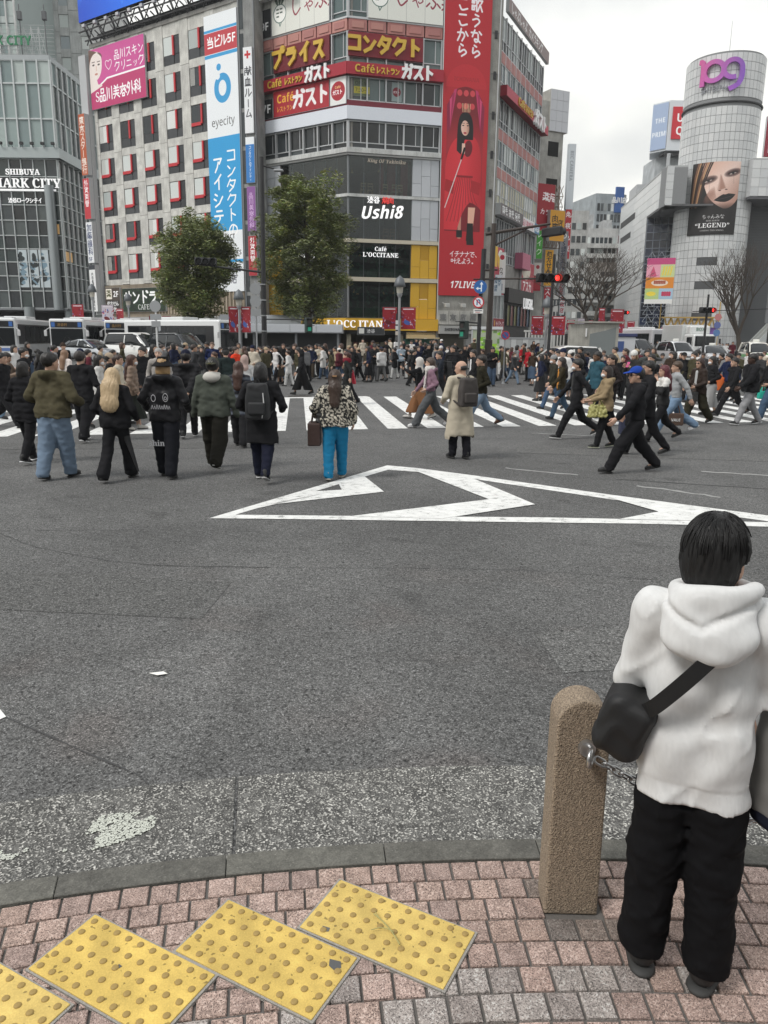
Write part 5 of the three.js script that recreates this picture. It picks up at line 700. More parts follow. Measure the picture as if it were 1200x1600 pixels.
c.strokeStyle = '#6b4a3a'; c.lineWidth = w * 0.03; for (let i = 0; i < 9; i++) { c.strokeStyle = ['#2a1a14','#7a5540','#b08660','#3a261c'][i % 4]; c.beginPath(); c.moveTo(w * (0.1 + i * 0.04),0); c.bezierCurveTo(w * (0.02 + i * 0.035),h * 0.2,w * (0.02 + i * 0.03),h * 0.35,w * (0.02 + i * 0.022),h * 0.62); c.stroke(); }
for (const [x,y,k] of [[0.36,0.25,1],[0.84,0.155,-1]]) { for (let i = 0; i < 9; i++) { c.fillStyle = 'rgba(35,20,20,.17)'; c.beginPath(); c.ellipse(w * x,h * (y - 0.004),w * (0.19 - i * 0.011),h * (0.056 - i * 0.0045),-0.3,0,7); c.fill(); } c.fillStyle = '#b9aaa4'; c.beginPath(); c.ellipse(w * x,h * (y + 0.008),w * 0.075,h * 0.009,-0.3,0,7); c.fill(); c.fillStyle = '#0c0a0a'; c.beginPath(); c.ellipse(w * x,h * (y + 0.004),w * 0.03,h * 0.013,0,0,7); c.fill(); c.strokeStyle = '#120c0c'; c.lineWidth = h * 0.008; c.beginPath(); c.moveTo(w * (x - 0.1),h * (y + 0.016)); c.quadraticCurveTo(w * x,h * (y - 0.02),w * (x + 0.1),h * (y - 0.018)); c.stroke(); c.strokeStyle = 'rgba(60,40,40,.45)'; c.lineWidth = 2; c.beginPath(); c.moveTo(w * (x + 0.02),h * (y + 0.03)); c.lineTo(w * (x + 0.035),h * (y + 0.15)); c.stroke(); }
for (let i = 0; i < 14; i++) { c.fillStyle = 'rgba(130,88,76,.07)'; c.beginPath(); c.moveTo(w * (0.58 + i * 0.002),h * 0.17); c.lineTo(w * (0.69 + i * 0.003),h * 0.36); c.lineTo(w * (0.54 + i * 0.006),h * 0.395); c.fill(); c.beginPath(); c.ellipse(w * 0.42,h * (0.42 + i * 0.008),w * (0.05 + i * 0.006),h * 0.1,0.5,0,7); c.fill(); } c.fillStyle = '#5a3a34'; c.beginPath(); c.ellipse(w * 0.6,h * 0.395,w * 0.028,h * 0.008,0,0,7); c.ellipse(w * 0.73,h * 0.38,w * 0.028,h * 0.008,0,0,7); c.fill();
c.fillStyle = '#0d0a0b'; c.beginPath(); c.moveTo(w * 0.5,h * 0.525); c.quadraticCurveTo(w * 0.62,h * 0.465,w * 0.68,h * 0.445); c.quadraticCurveTo(w * 0.73,h * 0.455,w * 0.78,h * 0.435); c.quadraticCurveTo(w * 0.86,h * 0.435,w * 0.94,h * 0.445); c.quadraticCurveTo(w * 0.86,h * 0.53,w * 0.74,h * 0.55); c.quadraticCurveTo(w * 0.62,h * 0.56,w * 0.5,h * 0.525); c.fill(); c.strokeStyle = '#6b5c5c'; c.lineWidth = 2; c.beginPath(); c.moveTo(w * 0.56,h * 0.52); c.quadraticCurveTo(w * 0.72,h * 0.5,w * 0.9,h * 0.46); c.stroke();
const q = c.createLinearGradient(0,h * 0.55,0,h * 0.72); q.addColorStop(0,'rgba(20,14,13,0)'); q.addColorStop(1,'#15100f'); c.fillStyle = q; c.fillRect(0,h * 0.55,w,h * 0.45);
write(c,'ちゃんみな',w * 0.3,h * 0.72,w * 0.085,'#eee',{ w: 0.08 }); c.fillStyle = '#ddd'; c.textAlign = 'center'; c.font = `${w * 0.042}px serif`; c.fillText('NEW ALBUM',w * 0.52,h * 0.815); c.font = `bold ${w * 0.135}px serif`; c.fillStyle = '#f4f4f4'; c.fillText('“LEGEND”',w * 0.52,h * 0.9); c.font = `${w * 0.045}px serif`; c.fillStyle = '#ccc'; c.fillText('COMING THIS SPRING',w * 0.52,h * 0.95);
},56),t); }
// left wing: overhanging box along the street,tall recess of dark blue glass below
const WF = frame([45.9,-159],[41.6,-121.8]),wl = (g) => g.applyMatrix4(new THREE.Matrix4().makeRotationY(WF.th)).translate(WF.A[0] - cx,0,WF.A[1] - cz),wlen = WF.L;
mesh('wing_core',[wl(bx(0,wlen,22,27.3,-3.0,-0.06)),wl(bx(0,wlen - 12.2,0,22.2,-6,-0.06))],jm,b);
const wing = (u0,u1,y0,y1,z = 0) => { const U = Math.max(1,Math.round((u1 - u0) / 1.9)),Y = Math.max(1,Math.round((y1 - y0) / 1.16)); for (let i = 0; i < U; i++) for (let j = 0; j < Y; j++) mesh('cladding_panel',wl(rbx(lerp(u0,u1,i / U) + 0.02,lerp(u0,u1,(i + 1) / U) - 0.02,lerp(y0,y1,j / Y) + 0.018,lerp(y0,y1,(j + 1) / Y) - 0.018,z - 0.06,z,0.012)),pick(pm),b); };
wing(wlen - 24,wlen,22.2,27.4); wing(wlen - 24,wlen - 12.2,3.2,22.2); const rs = []; for (let i = 0; i < 8; i++) for (let j = 0; j < 21; j++) rs.push(wl(bx(0.02 + i * 1.68,1.66 + i * 1.68,3.2 + j * 1.152,4.33 + j * 1.152,-0.06,0))); mesh('cladding_panel',rs,pm[1],b).userData.kind = 'stuff';
mesh('window_slot',[wl(bx(1,15,23.4,24.5,0.0,0.03)),wl(bx(2,12,20.6,21.6,0,0.03))],dk,b);
for (let i = 0; i < 2; i++) for (let j = 0; j < 5; j++) mesh('cladding_panel',at(rbx(-9 + i * 1.25 + 0.02,-9 + (i + 1) * 1.25 - 0.02,22.0 + j * 1.09 + 0.02,23.07 + j * 1.09,-0.06,0,0.012),0,0,4.62),pick(pm),b); mesh('wing_front',bx(-9,-6.5,21.9,27.45,2,4.38),jm,b);
mesh('overhang_soffit',wl(bx(wlen - 12.2,wlen,21.9,22.15,-9,-0.02)),mt([0.12,0.12,0.125],0.8),b);
// recess: dark glass grid with a white space truss
{ const U = seq(0,7.7,7),f2 = [],G = (g) => g.rotateY(-0.3).translate(-7.55,0,-7.2); for (let i = 0; i < 7; i++) for (let j = 0; j < 15; j++) mesh('pane',G(bx(U[i] + 0.05,U[i + 1] - 0.05,3.5 + j * 1.24,4.66 + j * 1.24,0,0.05)),pick([glass([0.015,0.02,0.045]),glass([0.02,0.03,0.07]),glass([0.012,0.014,0.024])]),b); mesh('window_frame',[...U.map((u) => G(bx(u - 0.04,u + 0.04,3.4,22,0,0.12))),...Array.from({ length: 16 },(_,j) => G(bx(0,7.7,3.46 + j * 1.24,3.54 + j * 1.24,0,0.1)))],mt([0.22,0.25,0.3],0.5),b);
const tr = []; for (let j = 0; j < 11; j++) for (let i = 0; i < 4; i++) { const x = 0.4 + i * 1.5,y = 4 + j * 1.25; if (j > 9 && i < 2) continue; tr.push(G(bar([x,y,1.0],[x + 0.75,y + 1.25,0.5],0.06)),G(bar([x + 1.5,y,1.0],[x + 0.75,y + 1.25,0.5],0.06)),G(bar([x,y,1.0],[x + 1.5,y,1.0],0.06)),G(bar([x + 0.75,y + 1.25,0.5],[x + 2.25,y + 1.25,0.5],0.05))); } for (let i = 0; i < 9; i++) tr.push(G(bar([0.6 + i * 0.8,14.4 + i * 0.36,1.6],[1.4 + i * 0.8,14.76 + i * 0.36,1.6],0.09)),G(bar([0.6 + i * 0.8,14.4 + i * 0.36,1.6],[1.2 + i * 0.8,14.2 + i * 0.3,0.6],0.06))); mesh('space_truss',tr,mt([0.30,0.33,0.37],0.5),b);
mesh('entrance_fascia',G(bx(0,7.7,2.2,4.2,1.2,1.8)),mt([0.40,0.47,0.47],0.5),b); mesh('entrance',G(bx(0,7.7,0,2.2,0.8,1)),dk,b); }
{ const p = gd(1030,472,119),F = frame([p[0] - 2.0,p[2] - 0.9],[p[0] + 2.0,p[2] + 0.4]); board(F,'pastel cake shop banner hanging before the dark truss recess',0,4.0,7.6,14.2,(g,w,h) => { g.fillStyle = '#c2487c'; g.fillRect(0,0,w,h * 0.14); const cs = ['#e8a0b4','#c8d49a','#e08a2a','#e08a2a','#b8cf8a','#a8c4d8']; [[0,0.14],[0.5,0.14],[0,0.42],[0.5,0.42],[0,0.66],[0.5,0.66]].forEach(([x,y],i) => { g.fillStyle = cs[i]; g.fillRect(w * x,h * y,w * 0.5,h * 0.28); }); g.fillStyle = '#e6e6e2'; g.fillRect(0,h * 0.9,w,h * 0.1); g.fillStyle = '#e9d8c8'; g.beginPath(); g.ellipse(w * 0.5,h * 0.54,w * 0.3,h * 0.07,0,0,7); g.fill(); g.fillStyle = '#a8523a'; for (let i = 0; i < 14; i++) { g.beginPath(); g.arc(w * (0.32 + (i % 7) * 0.06),h * (0.51 + Math.floor(i / 7) * 0.035),w * 0.035,0,7); g.fill(); } g.fillStyle = '#f0d848'; g.beginPath(); g.ellipse(w * 0.22,h * 0.78,w * 0.17,h * 0.05,0,0,7); g.fill(); g.fillStyle = '#c03a5a'; for (let i = 0; i < 8; i++) { g.beginPath(); g.arc(w * (0.64 + (i % 4) * 0.08),h * (0.76 + Math.floor(i / 4) * 0.045),w * 0.05,0,7); g.fill(); } g.fillStyle = '#d0557a'; g.beginPath(); g.moveTo(w * 0.12,h * 0.4); g.lineTo(w * 0.24,h * 0.17); g.lineTo(w * 0.38,h * 0.4); g.fill(); g.strokeStyle = '#e8d24a'; g.lineWidth = w * 0.05; for (let i = 0; i < 4; i++) { g.beginPath(); g.moveTo(w * (0.58 + i * 0.09),h * 0.38); g.lineTo(w * (0.63 + i * 0.09),h * 0.18); g.stroke(); } },{ d: 0.06,name: 'banner',cat: 'banner' }); }
// right wing box and the dark slatted recess under it
mesh('wing_core',[bx(4.2,13,23.2,28.2,-8,5.9)],jm,b); for (let i = 0; i < 6; i++) for (let j = 0; j < 4; j++) mesh('cladding_panel',rbx(3.0 + i * 1.2,4.17 + i * 1.2,23.2 + j * 1.25,24.42 + j * 1.25,5.9,5.98,0.012),pick(pm),b); mesh('wing_end',bx(2.95,4.2,23.15,28.25,3,5.88),pm[1],b); mesh('soffit',bx(3,13,22.8,23.15,-8,5.9),mt([0.1,0.1,0.11],0.8),b);
mesh('slatted_wall',[bx(3.5,16,0,22.8,-1.2,-1),...Array.from({ length: 48 },(_,j) => bx(3.5,13,3.2 + j * 0.4,3.42 + j * 0.4,-1,-0.9))],mt([0.10,0.105,0.11],0.6),b);
mesh('roof_deck',[wl(bx(0,wlen,27.3,27.55,-3,0.05)),bx(3,13,28.2,28.4,-8,5.95)],mt([0.4,0.41,0.41],0.6),b); for (const g of [wl(bx(2,9,27.5,30.2,-3,-1)),wl(bx(10,11,27.5,29,-2,-1)),bx(-8.6,-8.2,27.5,29.6,2.6,3)]) mesh('roof_unit',g,mt([0.42,0.43,0.44],0.6),b);
// entrance canopy,coloured portal,escalator
const E = (g) => g.rotateY(-0.2).translate(-4.4,0,6.3),wood = mt([0.45,0.30,0.09],0.6),can = [];
for (let i = 0; i < 8; i++) can.push(E(bar([-3.6 + i * 0.98,5.6,0.6],[-3.1 + i * 0.98,4.2,0.3],0.5,0.06)),E(bar([-2.6 + i * 0.98,5.6,0.6],[-3.1 + i * 0.98,4.2,0.3],0.5,0.06))); can.push(E(bx(-4.0,4.6,5.55,5.75,0,0.8)),E(bx(-4.3,-4.15,0,8,0.2,0.35)),E(bx(4.2,4.35,0,8,0.2,0.35))); mesh('entrance_canopy',can,wood,b);
mesh('portal',[E(bx(-3.8,-1.0,2.4,4.2,-0.5,0.1)),E(bx(-3.9,-3.3,0,2.4,-0.5,0.1))],mt([0.55,0.14,0.20],0.5),b); mesh('portal',[E(bx(-1.0,1.5,2.4,4.2,-0.5,0.1))],mt([0.33,0.09,0.38],0.5),b); mesh('portal',[E(bx(1.5,4.1,2.4,4.2,-0.5,0.1))],mt([0.20,0.10,0.40],0.5),b); mesh('portal_letters',E(letters('109',0.95,0.1).translate(-0.4,2.95,0.12)),mt([0.85,0.85,0.85],0.5),b); mesh('portal_void',E(bx(-3.2,4,0,2.38,-0.6,-0.4)),mt([0.03,0.015,0.015],0.8),b);
const es = []; for (const z of [0,1.3,2.6]) es.push(bar([4.2,1.2,8 + z],[9.5,7.2,8 + z],1.0,0.15)); mesh('escalator',es,mt([0.40,0.42,0.42],0.4),b); mesh('escalator_steps',bar([4.6,0.6,9.2],[9.7,6.4,9.2],0.2,2.2),mt([0.38,0.30,0.12],0.7),b);
const U2 = frame([57.6,-181],[60.2,-178]),u = thing('store_building','distant pale tower with a box sign on its roof behind the silver tower','building',[57.6,0,-181],0);
mesh('wall',bx(1.4,12,0,41.5,-8,0),wallM([0.55,0.58,0.62],0.6,0.1),u); mesh('sign_box',prism([[0,0],[2.6,3],[12,3],[12,-6],[2,-6]],42.4,52.3),mt([0.66,0.69,0.72],0.5),u); mesh('sign_frame',[bar([2.6,41,2.6],[2.6,42.4,2.6],0.3),bar([8,41,2.6],[8,42.4,2.6],0.3),bx(2,12,41.6,41.9,0,2.6)],dk,u); mesh('aerial',cyl(0.06,0.03,[8,52,0],[8,61,0],6),alu,u);
board(frame([60.6,-177.95],[69.5,-177.95]),'red square shop sign with white letters on the distant roof box',0.3,8.3,44.6,51,(g,w,h) => { g.fillStyle = '#c81f30'; g.fillRect(0,0,w,h); g.fillStyle = '#fff'; g.font = ARIAL(h * 0.36); g.fillText('UNI',w * 0.1,h * 0.46); g.fillText('QLO',w * 0.1,h * 0.86); },{ d: 0.2,body: '#b01c2a' });
board(frame([57.55,-180.9],[60.1,-177.95]),'slanting blue side of the distant roof box with pale letters',0.1,3.8,42.8,52,(g,w,h) => { g.fillStyle = '#9fb0cc'; g.fillRect(0,0,w,h); g.fillStyle = '#e4e9f0'; g.font = ARIAL(w * 0.36); g.fillText('THE',w * 0.2,h * 0.42); g.fillText('PRIME',w * 0.04,h * 0.72); },{ d: 0.1 });
{ const p = gd(1190,246,150),q = gd(1195,183,150),F = frame([p[0],p[2]],[p[0] + 7,p[2]]),t = board(F,'maroon roof billboard cut by the right frame edge',0,7,p[1],q[1],(g,w,h) => { g.fillStyle = '#8a1a30'; g.fillRect(0,0,w,h); g.fillStyle = '#eee'; g.fillRect(w * 0.1,h * 0.6,w * 0.05,h * 0.3); },{ name: 'billboard',cat: 'billboard',d: 0.6 }); mesh('billboard_legs',[bar([-2,-7,0],[-2,0.2,0.2],0.3),bar([2,-7,0],[2,0.2,0.2],0.3)],steel,t); }
}
// station building and department store behind the viewpoint: seen only as reflections in the glass
{
const bk = (label,x0,x1,z,h2,c) => { const t = thing('building',label,'building',[x0,0,z]); mesh('wall',bx(0,x1 - x0,0,h2,0,18),wallM(c),t); for (let i = 0; i < 6; i++) mesh('window_strip',bx(1,x1 - x0 - 1,4 + i * h2 / 7,6 + i * h2 / 7,-0.05,0),gDark[i % 4],t); };
bk('grey station building behind the viewpoint, seen only in window reflections',-62,8,34,22,[0.34,0.34,0.34]); bk('pale department store behind the viewpoint, seen only in window reflections',12,70,52,26,[0.42,0.41,0.40]);
}
// ---------------------------------------------------------------- trees
const bark = mt([0.085,0.07,0.058],0.95,{ bumpMap: rep(concBump,4),bumpScale: 0.02 });
function limb(list,a,b,r0,r1,seg = 6) { list.push(cyl(r0,r1,a,b,seg,true)); }
function evergreen(name,label,x,z,H,rx,rz,base,seed,trunkR) {
const t = thing(name,label,'tree',[x,0,z],0,'evergreen trees before the shop fronts'),r = rng(seed),wood = [],tips = [];
limb(wood,[0,-0.1,0],[0.06,base,0],trunkR * 1.15,trunkR * 0.85,10); limb(wood,[0.06,base,0],[0.1,H * 0.62,0.1],trunkR * 0.85,trunkR * 0.4,8); limb(wood,[0.1,H * 0.62,0.1],[-0.1,H * 0.9,0],trunkR * 0.4,0.04,6);
const cy = (base + H) / 2 - 0.2,ry = (H - base) / 2 + 0.35;
for (let i = 0; i < 26; i++) { const y0 = lerp(base * 0.75,H * 0.8,Math.pow(i / 26,0.85)),a = i * 2.4 + r(),k = 0.55 + r() * 0.3,up = 0.8 + r() * 1.6,p = [0.06,y0,0.03],fall = Math.sqrt(Math.max(0.05,1 - ((y0 + up - cy) / ry) ** 2)),q = [Math.cos(a) * rx * k * fall,y0 + up,Math.sin(a) * rz * k * fall],m = [lerp(p[0],q[0],0.5),lerp(p[1],q[1],0.35),lerp(p[2],q[2],0.5)],rr = 0.10 * (1.2 - i / 30); limb(wood,p,m,rr,rr * 0.7); limb(wood,m,q,rr * 0.7,0.025); tips.push(q,m); for (let k2 = 0; k2 < 3; k2++) { const e = [q[0] + (r() - 0.5) * 1.6,q[1] + r() * 0.9,q[2] + (r() - 0.5) * 1.6]; limb(wood,q,e,0.03,0.012,4); tips.push(e); } }
mesh('trunk',wood,bark,t);
// leaf clumps through the crown's volume: each a ball of small leaves around a twig end
const cl = []; const puffs = [];
for (let i = 0; i < 150; i++) { let px, py, pz, d; do { px = r() * 2 - 1; py = r() * 2 - 1; pz = r() * 2 - 1; d = px * px + py * py + pz * pz; } while (d > 1 || d < 0.2); const lump = 1 + 0.17 * noise3(px * 2.2 + seed, py * 2.2, pz * 2.2); puffs.push([px * rx * lump * (py < -0.2 ? 0.92 : 1), cy + py * ry * lump, pz * rz * lump, 0.45 + r() * 0.6]); }
for (const q of tips) puffs.push([q[0], q[1], q[2], 0.4 + r() * 0.35]);
const P = [], C = [];
for (const [cx2, cy2, cz2, pr] of puffs) {
const n = Math.round(190 * pr * pr + 55), tone = 0.75 + r() * 0.5, yel = r();
for (let i = 0; i < n; i++) {
let a, b, c, d; do { a = r() * 2 - 1; b = r() * 2 - 1; c = r() * 2 - 1; d = a * a + b * b + c * c; } while (d > 1);
const lx = cx2 + a * pr, ly = cy2 + b * pr * 0.72, lz = cz2 + c * pr, s = 0.06 + r() * 0.065, up = V(r() - 0.5, 0.5 + r() * 0.7, r() - 0.5).normalize(), u = V(r() - 0.5, r() - 0.5, r() - 0.5).cross(up).normalize(), v = u.clone().cross(up);
const c4 = [[-1.5, 0], [0, -0.62], [1.5, 0], [0, 0.62]].map(([e, f]) => [lx + (u.x * e + v.x * f) * s, ly + (u.y * e + v.y * f) * s, lz + (u.z * e + v.z * f) * s]);
for (const k of [0, 1, 2, 0, 2, 3]) { P.push(...c4[k]); }
const k = tone * (0.8 + r() * 0.45), col = [lerp(0.16, 0.27, yel * r()) * k, lerp(0.19, 0.25, yel) * k, 0.056 * k]; for (let q = 0; q < 6; q++) C.push(...col);
}
}
const g = new THREE.BufferGeometry(); g.setAttribute('position', new THREE.Float32BufferAttribute(P, 3)); g.setAttribute('color', new THREE.Float32BufferAttribute(C, 3));
g.computeVertexNormals(); mesh('crown', g, mt([1, 1, 1], 0.7, { vertexColors: true, transmission: 0.35, thickness: 0 }), t).userData.kind = 'stuff'; return t;
}
evergreen('evergreen_tree', 'smaller round evergreen street tree in front of the office block with red windows', -14.4, -60, 10.6, 3.05, 2.6, 3.9, 41, 0.24);
evergreen('evergreen_tree', 'tall broad evergreen street tree in front of the yellow shop front', -5.9, -58.5, 13.5, 3.4, 2.9, 3.5, 52, 0.36);
function bareTree(label, x, z, H, seed, lean, spread = 1) {
const t = thing('bare_tree', label, 'tree', [x, 0, z]), r = rng(seed), wood = [[], []];
const grow = (p, d, len, rad, lv) => {
let q = p.clone(), dir = d.clone(); const n = lv < 2 ? 3 : 2;
for (let i = 0; i < n; i++) { const nx = q.clone().addScaledVector(dir, len / n), r1 = rad * (1 - 0.22 * (i + 1) / n); wood[lv > 2 ? 1 : 0].push(cyl(rad * (1 - 0.22 * i / n), r1, q.toArray(), nx.toArray(), lv < 2 ? 8 : lv < 4 ? 5 : 3, true)); q = nx; dir = dir.add(V((r() - 0.5) * 0.35, 0.05 + (r() - 0.5) * 0.2, (r() - 0.5) * 0.35)).normalize(); }
if (lv >= 6 || rad < 0.007) return;
const k = lv === 0 ? 4 : lv < 3 ? 3 : 2 + (r() < 0.5 ? 1 : 0);
for (let i = 0; i < k; i++) { const a = i / k * 6.28 + r() * 1.8, o = (lv === 0 ? 0.62 : 0.42 + r() * 0.45) * spread, side = V(Math.cos(a), 0, Math.sin(a)), nd = dir.clone().multiplyScalar(Math.cos(o)).addScaledVector(side, Math.sin(o)).add(V(lean * 0.12, 0.1, 0)).normalize(); grow(q, nd, len * (0.72 + r() * 0.2) * (lv === 0 ? 0.8 : 1), rad * (lv < 2 ? 0.62 : 0.6), lv + 1); }
};
grow(V(0, -0.1, 0), V(lean * 0.1, 1, 0).normalize(), H * 0.27, H * 0.024, 0);
mesh('trunk', wood[0], bark, t); mesh('crown', wood[1], bark, t); return t;
}
bareTree('bare leafless tree between the shopping street and the silver store wing', 17.8, -68, 10.8, 9, 0.4, 1.0);
bareTree('bare leafless tree before the round silver tower', 30.9, -68, 9.9, 23, 0.1, 0.62);

// ---------------------------------------------------------------- street furniture
const poleM = mt([0.06, 0.048, 0.042], 0.55, { metalness: 0.3 }), black = mt([0.018, 0.018, 0.02], 0.6), greyP = mt([0.33, 0.34, 0.35], 0.5, { metalness: 0.3 });
function signal(label, p, turn, n, lit, o = {}) { // horizontal traffic light head
const t = thing('traffic_light', label, 'traffic light', p, turn); mesh('housing', rbx(-n * 0.19, n * 0.19, -0.2, 0.2, -0.12, 0.1, 0.08, 3), black, t);
for (let i = 0; i < n; i++) { const x = (i - (n - 1) / 2) * 0.37; mesh('visor', new THREE.CylinderGeometry(0.165, 0.165, 0.24, 18, 1, true, 0.4, 5.5).rotateX(Math.PI / 2).translate(x, 0, 0.2), black, t); const on = i === lit; mesh('lens', new THREE.SphereGeometry(0.15, 16, 8, 0, 6.3, 0, 1.2).rotateX(Math.PI / 2).scale(1, 1, 0.3).translate(x, 0, 0.07), on ? mt([0.6, 0.02, 0.02], 0.4, { emissive: rgb(1, 0.04, 0.03), emissiveIntensity: 1.1 }) : mt([0.03, 0.03, 0.03], 0.3), t);
if (on) { const l = new THREE.PointLight(rgb(1, 0.1, 0.06), 0.9, 0, 2); l.position.set(x, 0, 0.4); l.castShadow = true; t.add(l); } }
return t;
}
const walkman = (label, p, turn, green) => { const t = thing('pedestrian_signal', label, 'pedestrian signal', p, turn); mesh('housing', rbx(-0.19, 0.19, -0.4, 0.4, -0.14, 0.14, 0.05, 2), mt([0.03, 0.045, 0.04], 0.6), t); for (const k of [0, 1]) mesh('lens', bx(-0.1, 0.1, k ? -0.29 : 0.08, k ? -0.09 : 0.28, 0.141, 0.15), k === 1 && green ? mt([0.02, 0.16, 0.11], 0.4, { emissive: rgb(0.03, 0.6, 0.35), emissiveIntensity: 0.18 }) : mt([0.05, 0.03, 0.03], 0.4), t); mesh('visor', [bx(-0.2, 0.2, 0.34, 0.37, 0.14, 0.36), bx(-0.2, 0.2, -0.03, 0, 0.14, 0.36)], black, t); return t; };
const disc = (g, w, draw) => draw(g, w);
function roundSign(label, p, turn, rad, draw, pm) { const t = thing('traffic_sign', label, 'traffic sign', p, turn); mesh('disc', new THREE.CylinderGeometry(rad, rad, 0.03, 36).rotateX(Math.PI / 2), greyP, t); const c = new THREE.CircleGeometry(rad - 0.005, 36).translate(0, 0, 0.018); if (draw) mesh('printed_face', c, face(rad * 2, rad * 2, draw, 160), t); return t; }
// brown signal pole right of the red banner with its long arm
{
const t = thing('signal_pole', 'tall brown signal pole with a long arm right of the red banner', 'pole', [4.72, 0, -36]);
mesh('pole', cyl(0.15, 0.11, [0, 0, 0], [0.06, 7.05, 0], 14), poleM, t); mesh('arm', [cyl(0.08, 0.05, [-0.3, 6.6, 0], [2.55, 7.05, 0.1], 8), cyl(0.05, 0.04, [0.05, 6.1, 0], [1.5, 6.8, 0], 8)], poleM, t); mesh('lower_arm', [cyl(0.04, 0.04, [-0.5, 4.68, 0], [2.3, 4.72, 0], 8), cyl(0.04, 0.04, [-0.4, 5.05, 0], [0.3, 5.08, 0], 8)], poleM, t);
mesh('cable_box', rbx(-0.16, 0.16, 1.2, 2.0, 0.1, 0.3, 0.03), poleM, t);
signal('four-lens traffic light showing red on the lower arm of the brown pole', [7.5, 4.74, -35.9], 0.1, 4, 2); const b = signal('dark traffic light hanging at the end of the long upper arm', [7.35, 6.7, -35.8], 1.9, 3, -1); b.rotation.y = 2.2;
const q = thing('sign_pole', 'black post with round blue and red traffic signs before the red banner', 'pole', [4.18, 0, -35.4]); mesh('pole', cyl(0.09, 0.09, [0, 0, 0], [0.05, 4.4, 0], 10), black, q); mesh('spiked_top', cyl(0.11, 0.11, [0.1, 4.4, 0], [0.12, 5.9, 0], 10), black, q); mesh('arm', [cyl(0.035, 0.035, [0, 2.72, 0], [-0.65, 2.76, 0], 8), cyl(0.03, 0.03, [-0.3, 4.62, 0], [0.6, 4.6, 0], 8)], black, q);
roundSign('round blue sign with white ahead and left arrows', [4.18, 4.28, -35.25], 0, 0.29, (g, w) => { g.fillStyle = '#2a64a8'; g.fillRect(0, 0, w, w); g.strokeStyle = '#e8eef4'; g.lineWidth = w * 0.09; g.beginPath(); g.moveTo(w * 0.58, w * 0.85); g.lineTo(w * 0.58, w * 0.25); g.moveTo(w * 0.58, w * 0.62); g.lineTo(w * 0.28, w * 0.62); g.stroke(); g.fillStyle = '#e8eef4'; g.beginPath(); g.moveTo(w * 0.58, w * 0.1); g.lineTo(w * 0.44, w * 0.32); g.lineTo(w * 0.72, w * 0.32); g.moveTo(w * 0.14, w * 0.62); g.lineTo(w * 0.34, w * 0.48); g.lineTo(w * 0.34, w * 0.76); g.fill(); });
roundSign('round white no U-turn sign with a red ring and blue arrow', [4.12, 3.62, -35.25], 0, 0.26, (g, w) => { g.fillStyle = '#c02a34'; g.fillRect(0, 0, w, w); g.fillStyle = '#e9ecef'; g.beginPath(); g.arc(w / 2, w / 2, w * 0.39, 0, 7); g.fill(); g.strokeStyle = '#2a5a9a'; g.lineWidth = w * 0.1; g.beginPath(); g.moveTo(w * 0.38, w * 0.75); g.lineTo(w * 0.38, w * 0.42); g.arc(w * 0.5, w * 0.42, w * 0.12, Math.PI, 0); g.lineTo(w * 0.62, w * 0.62); g.stroke(); g.strokeStyle = '#c02a34'; g.lineWidth = w * 0.08; g.beginPath(); g.moveTo(w * 0.24, w * 0.24); g.lineTo(w * 0.76, w * 0.76); g.stroke(); });
board(frame([3.9, -35.25], [4.35, -35.25]), 'small white plate under the no U-turn sign', 0, 0.45, 3.13, 3.33, (g, w, h) => { g.fillStyle = '#e8e8e4'; g.fillRect(0, 0, w, h); g.fillStyle = '#445'; g.fillRect(w * 0.12, h * 0.25, w * 0.76, h * 0.2); g.fillStyle = '#b03a3a'; g.fillRect(w * 0.2, h * 0.65, w * 0.5, h * 0.14); }, { d: 0.02, z: 0, ppm: 120 });
walkman('green pedestrian signal hanging left of the black sign post', [3.52, 2.42, -35.3], -0.9, true);
roundSign('round no parking sign,blue with a red ring and bar,above the grey fence', [5.5, 2.2, -36], 0, 0.2, (g, w) => { g.fillStyle = '#b82a36'; g.fillRect(0, 0, w, w); g.fillStyle = '#3a5a96'; g.beginPath(); g.arc(w / 2, w / 2, w * 0.38, 0, 7); g.fill(); g.strokeStyle = '#b82a36'; g.lineWidth = w * 0.09; g.beginPath(); g.moveTo(w * 0.25, w * 0.25); g.lineTo(w * 0.75, w * 0.75); g.stroke(); });
const np = thing('sign_pole', 'thin post under the round no parking sign', 'pole', [5.5, 0, -36.05]); mesh('pole', cyl(0.03, 0.03, [0, 0, 0], [0, 2.3, 0], 8), greyP, np); mesh('base', cyl(0.08, 0.05, [0, 0, 0], [0, 0.1, 0], 8), greyP, np);
}
function lamp(label, p, h, o = {}) { const t = thing('street_lamp', label, 'street lamp', p, 0, o.group); mesh('pole', cyl(0.1, 0.07, [0, 0, 0], [0, h - 0.9, 0], 10), o.m ?? greyP, t); mesh('lamp_shade', lathe([[0.02, h], [0.1, h - 0.08], [0.24, h - 0.2], [0.3, h - 0.42], [0.34, h - 0.62], [0.22, h - 0.62]], 16), mt([0.12, 0.13, 0.14], 0.5, { metalness: 0.3 }), t); mesh('lantern_glass', lathe([[0.2, h - 0.62], [0.17, h - 0.95], [0.1, h - 1.0]], 14), mt([0.55, 0.52, 0.45], 0.3), t); mesh('collar', lathe([[0.14, h - 0.98], [0.16, h - 1.05], [0.09, h - 1.2]], 12), greyP, t); return t; }
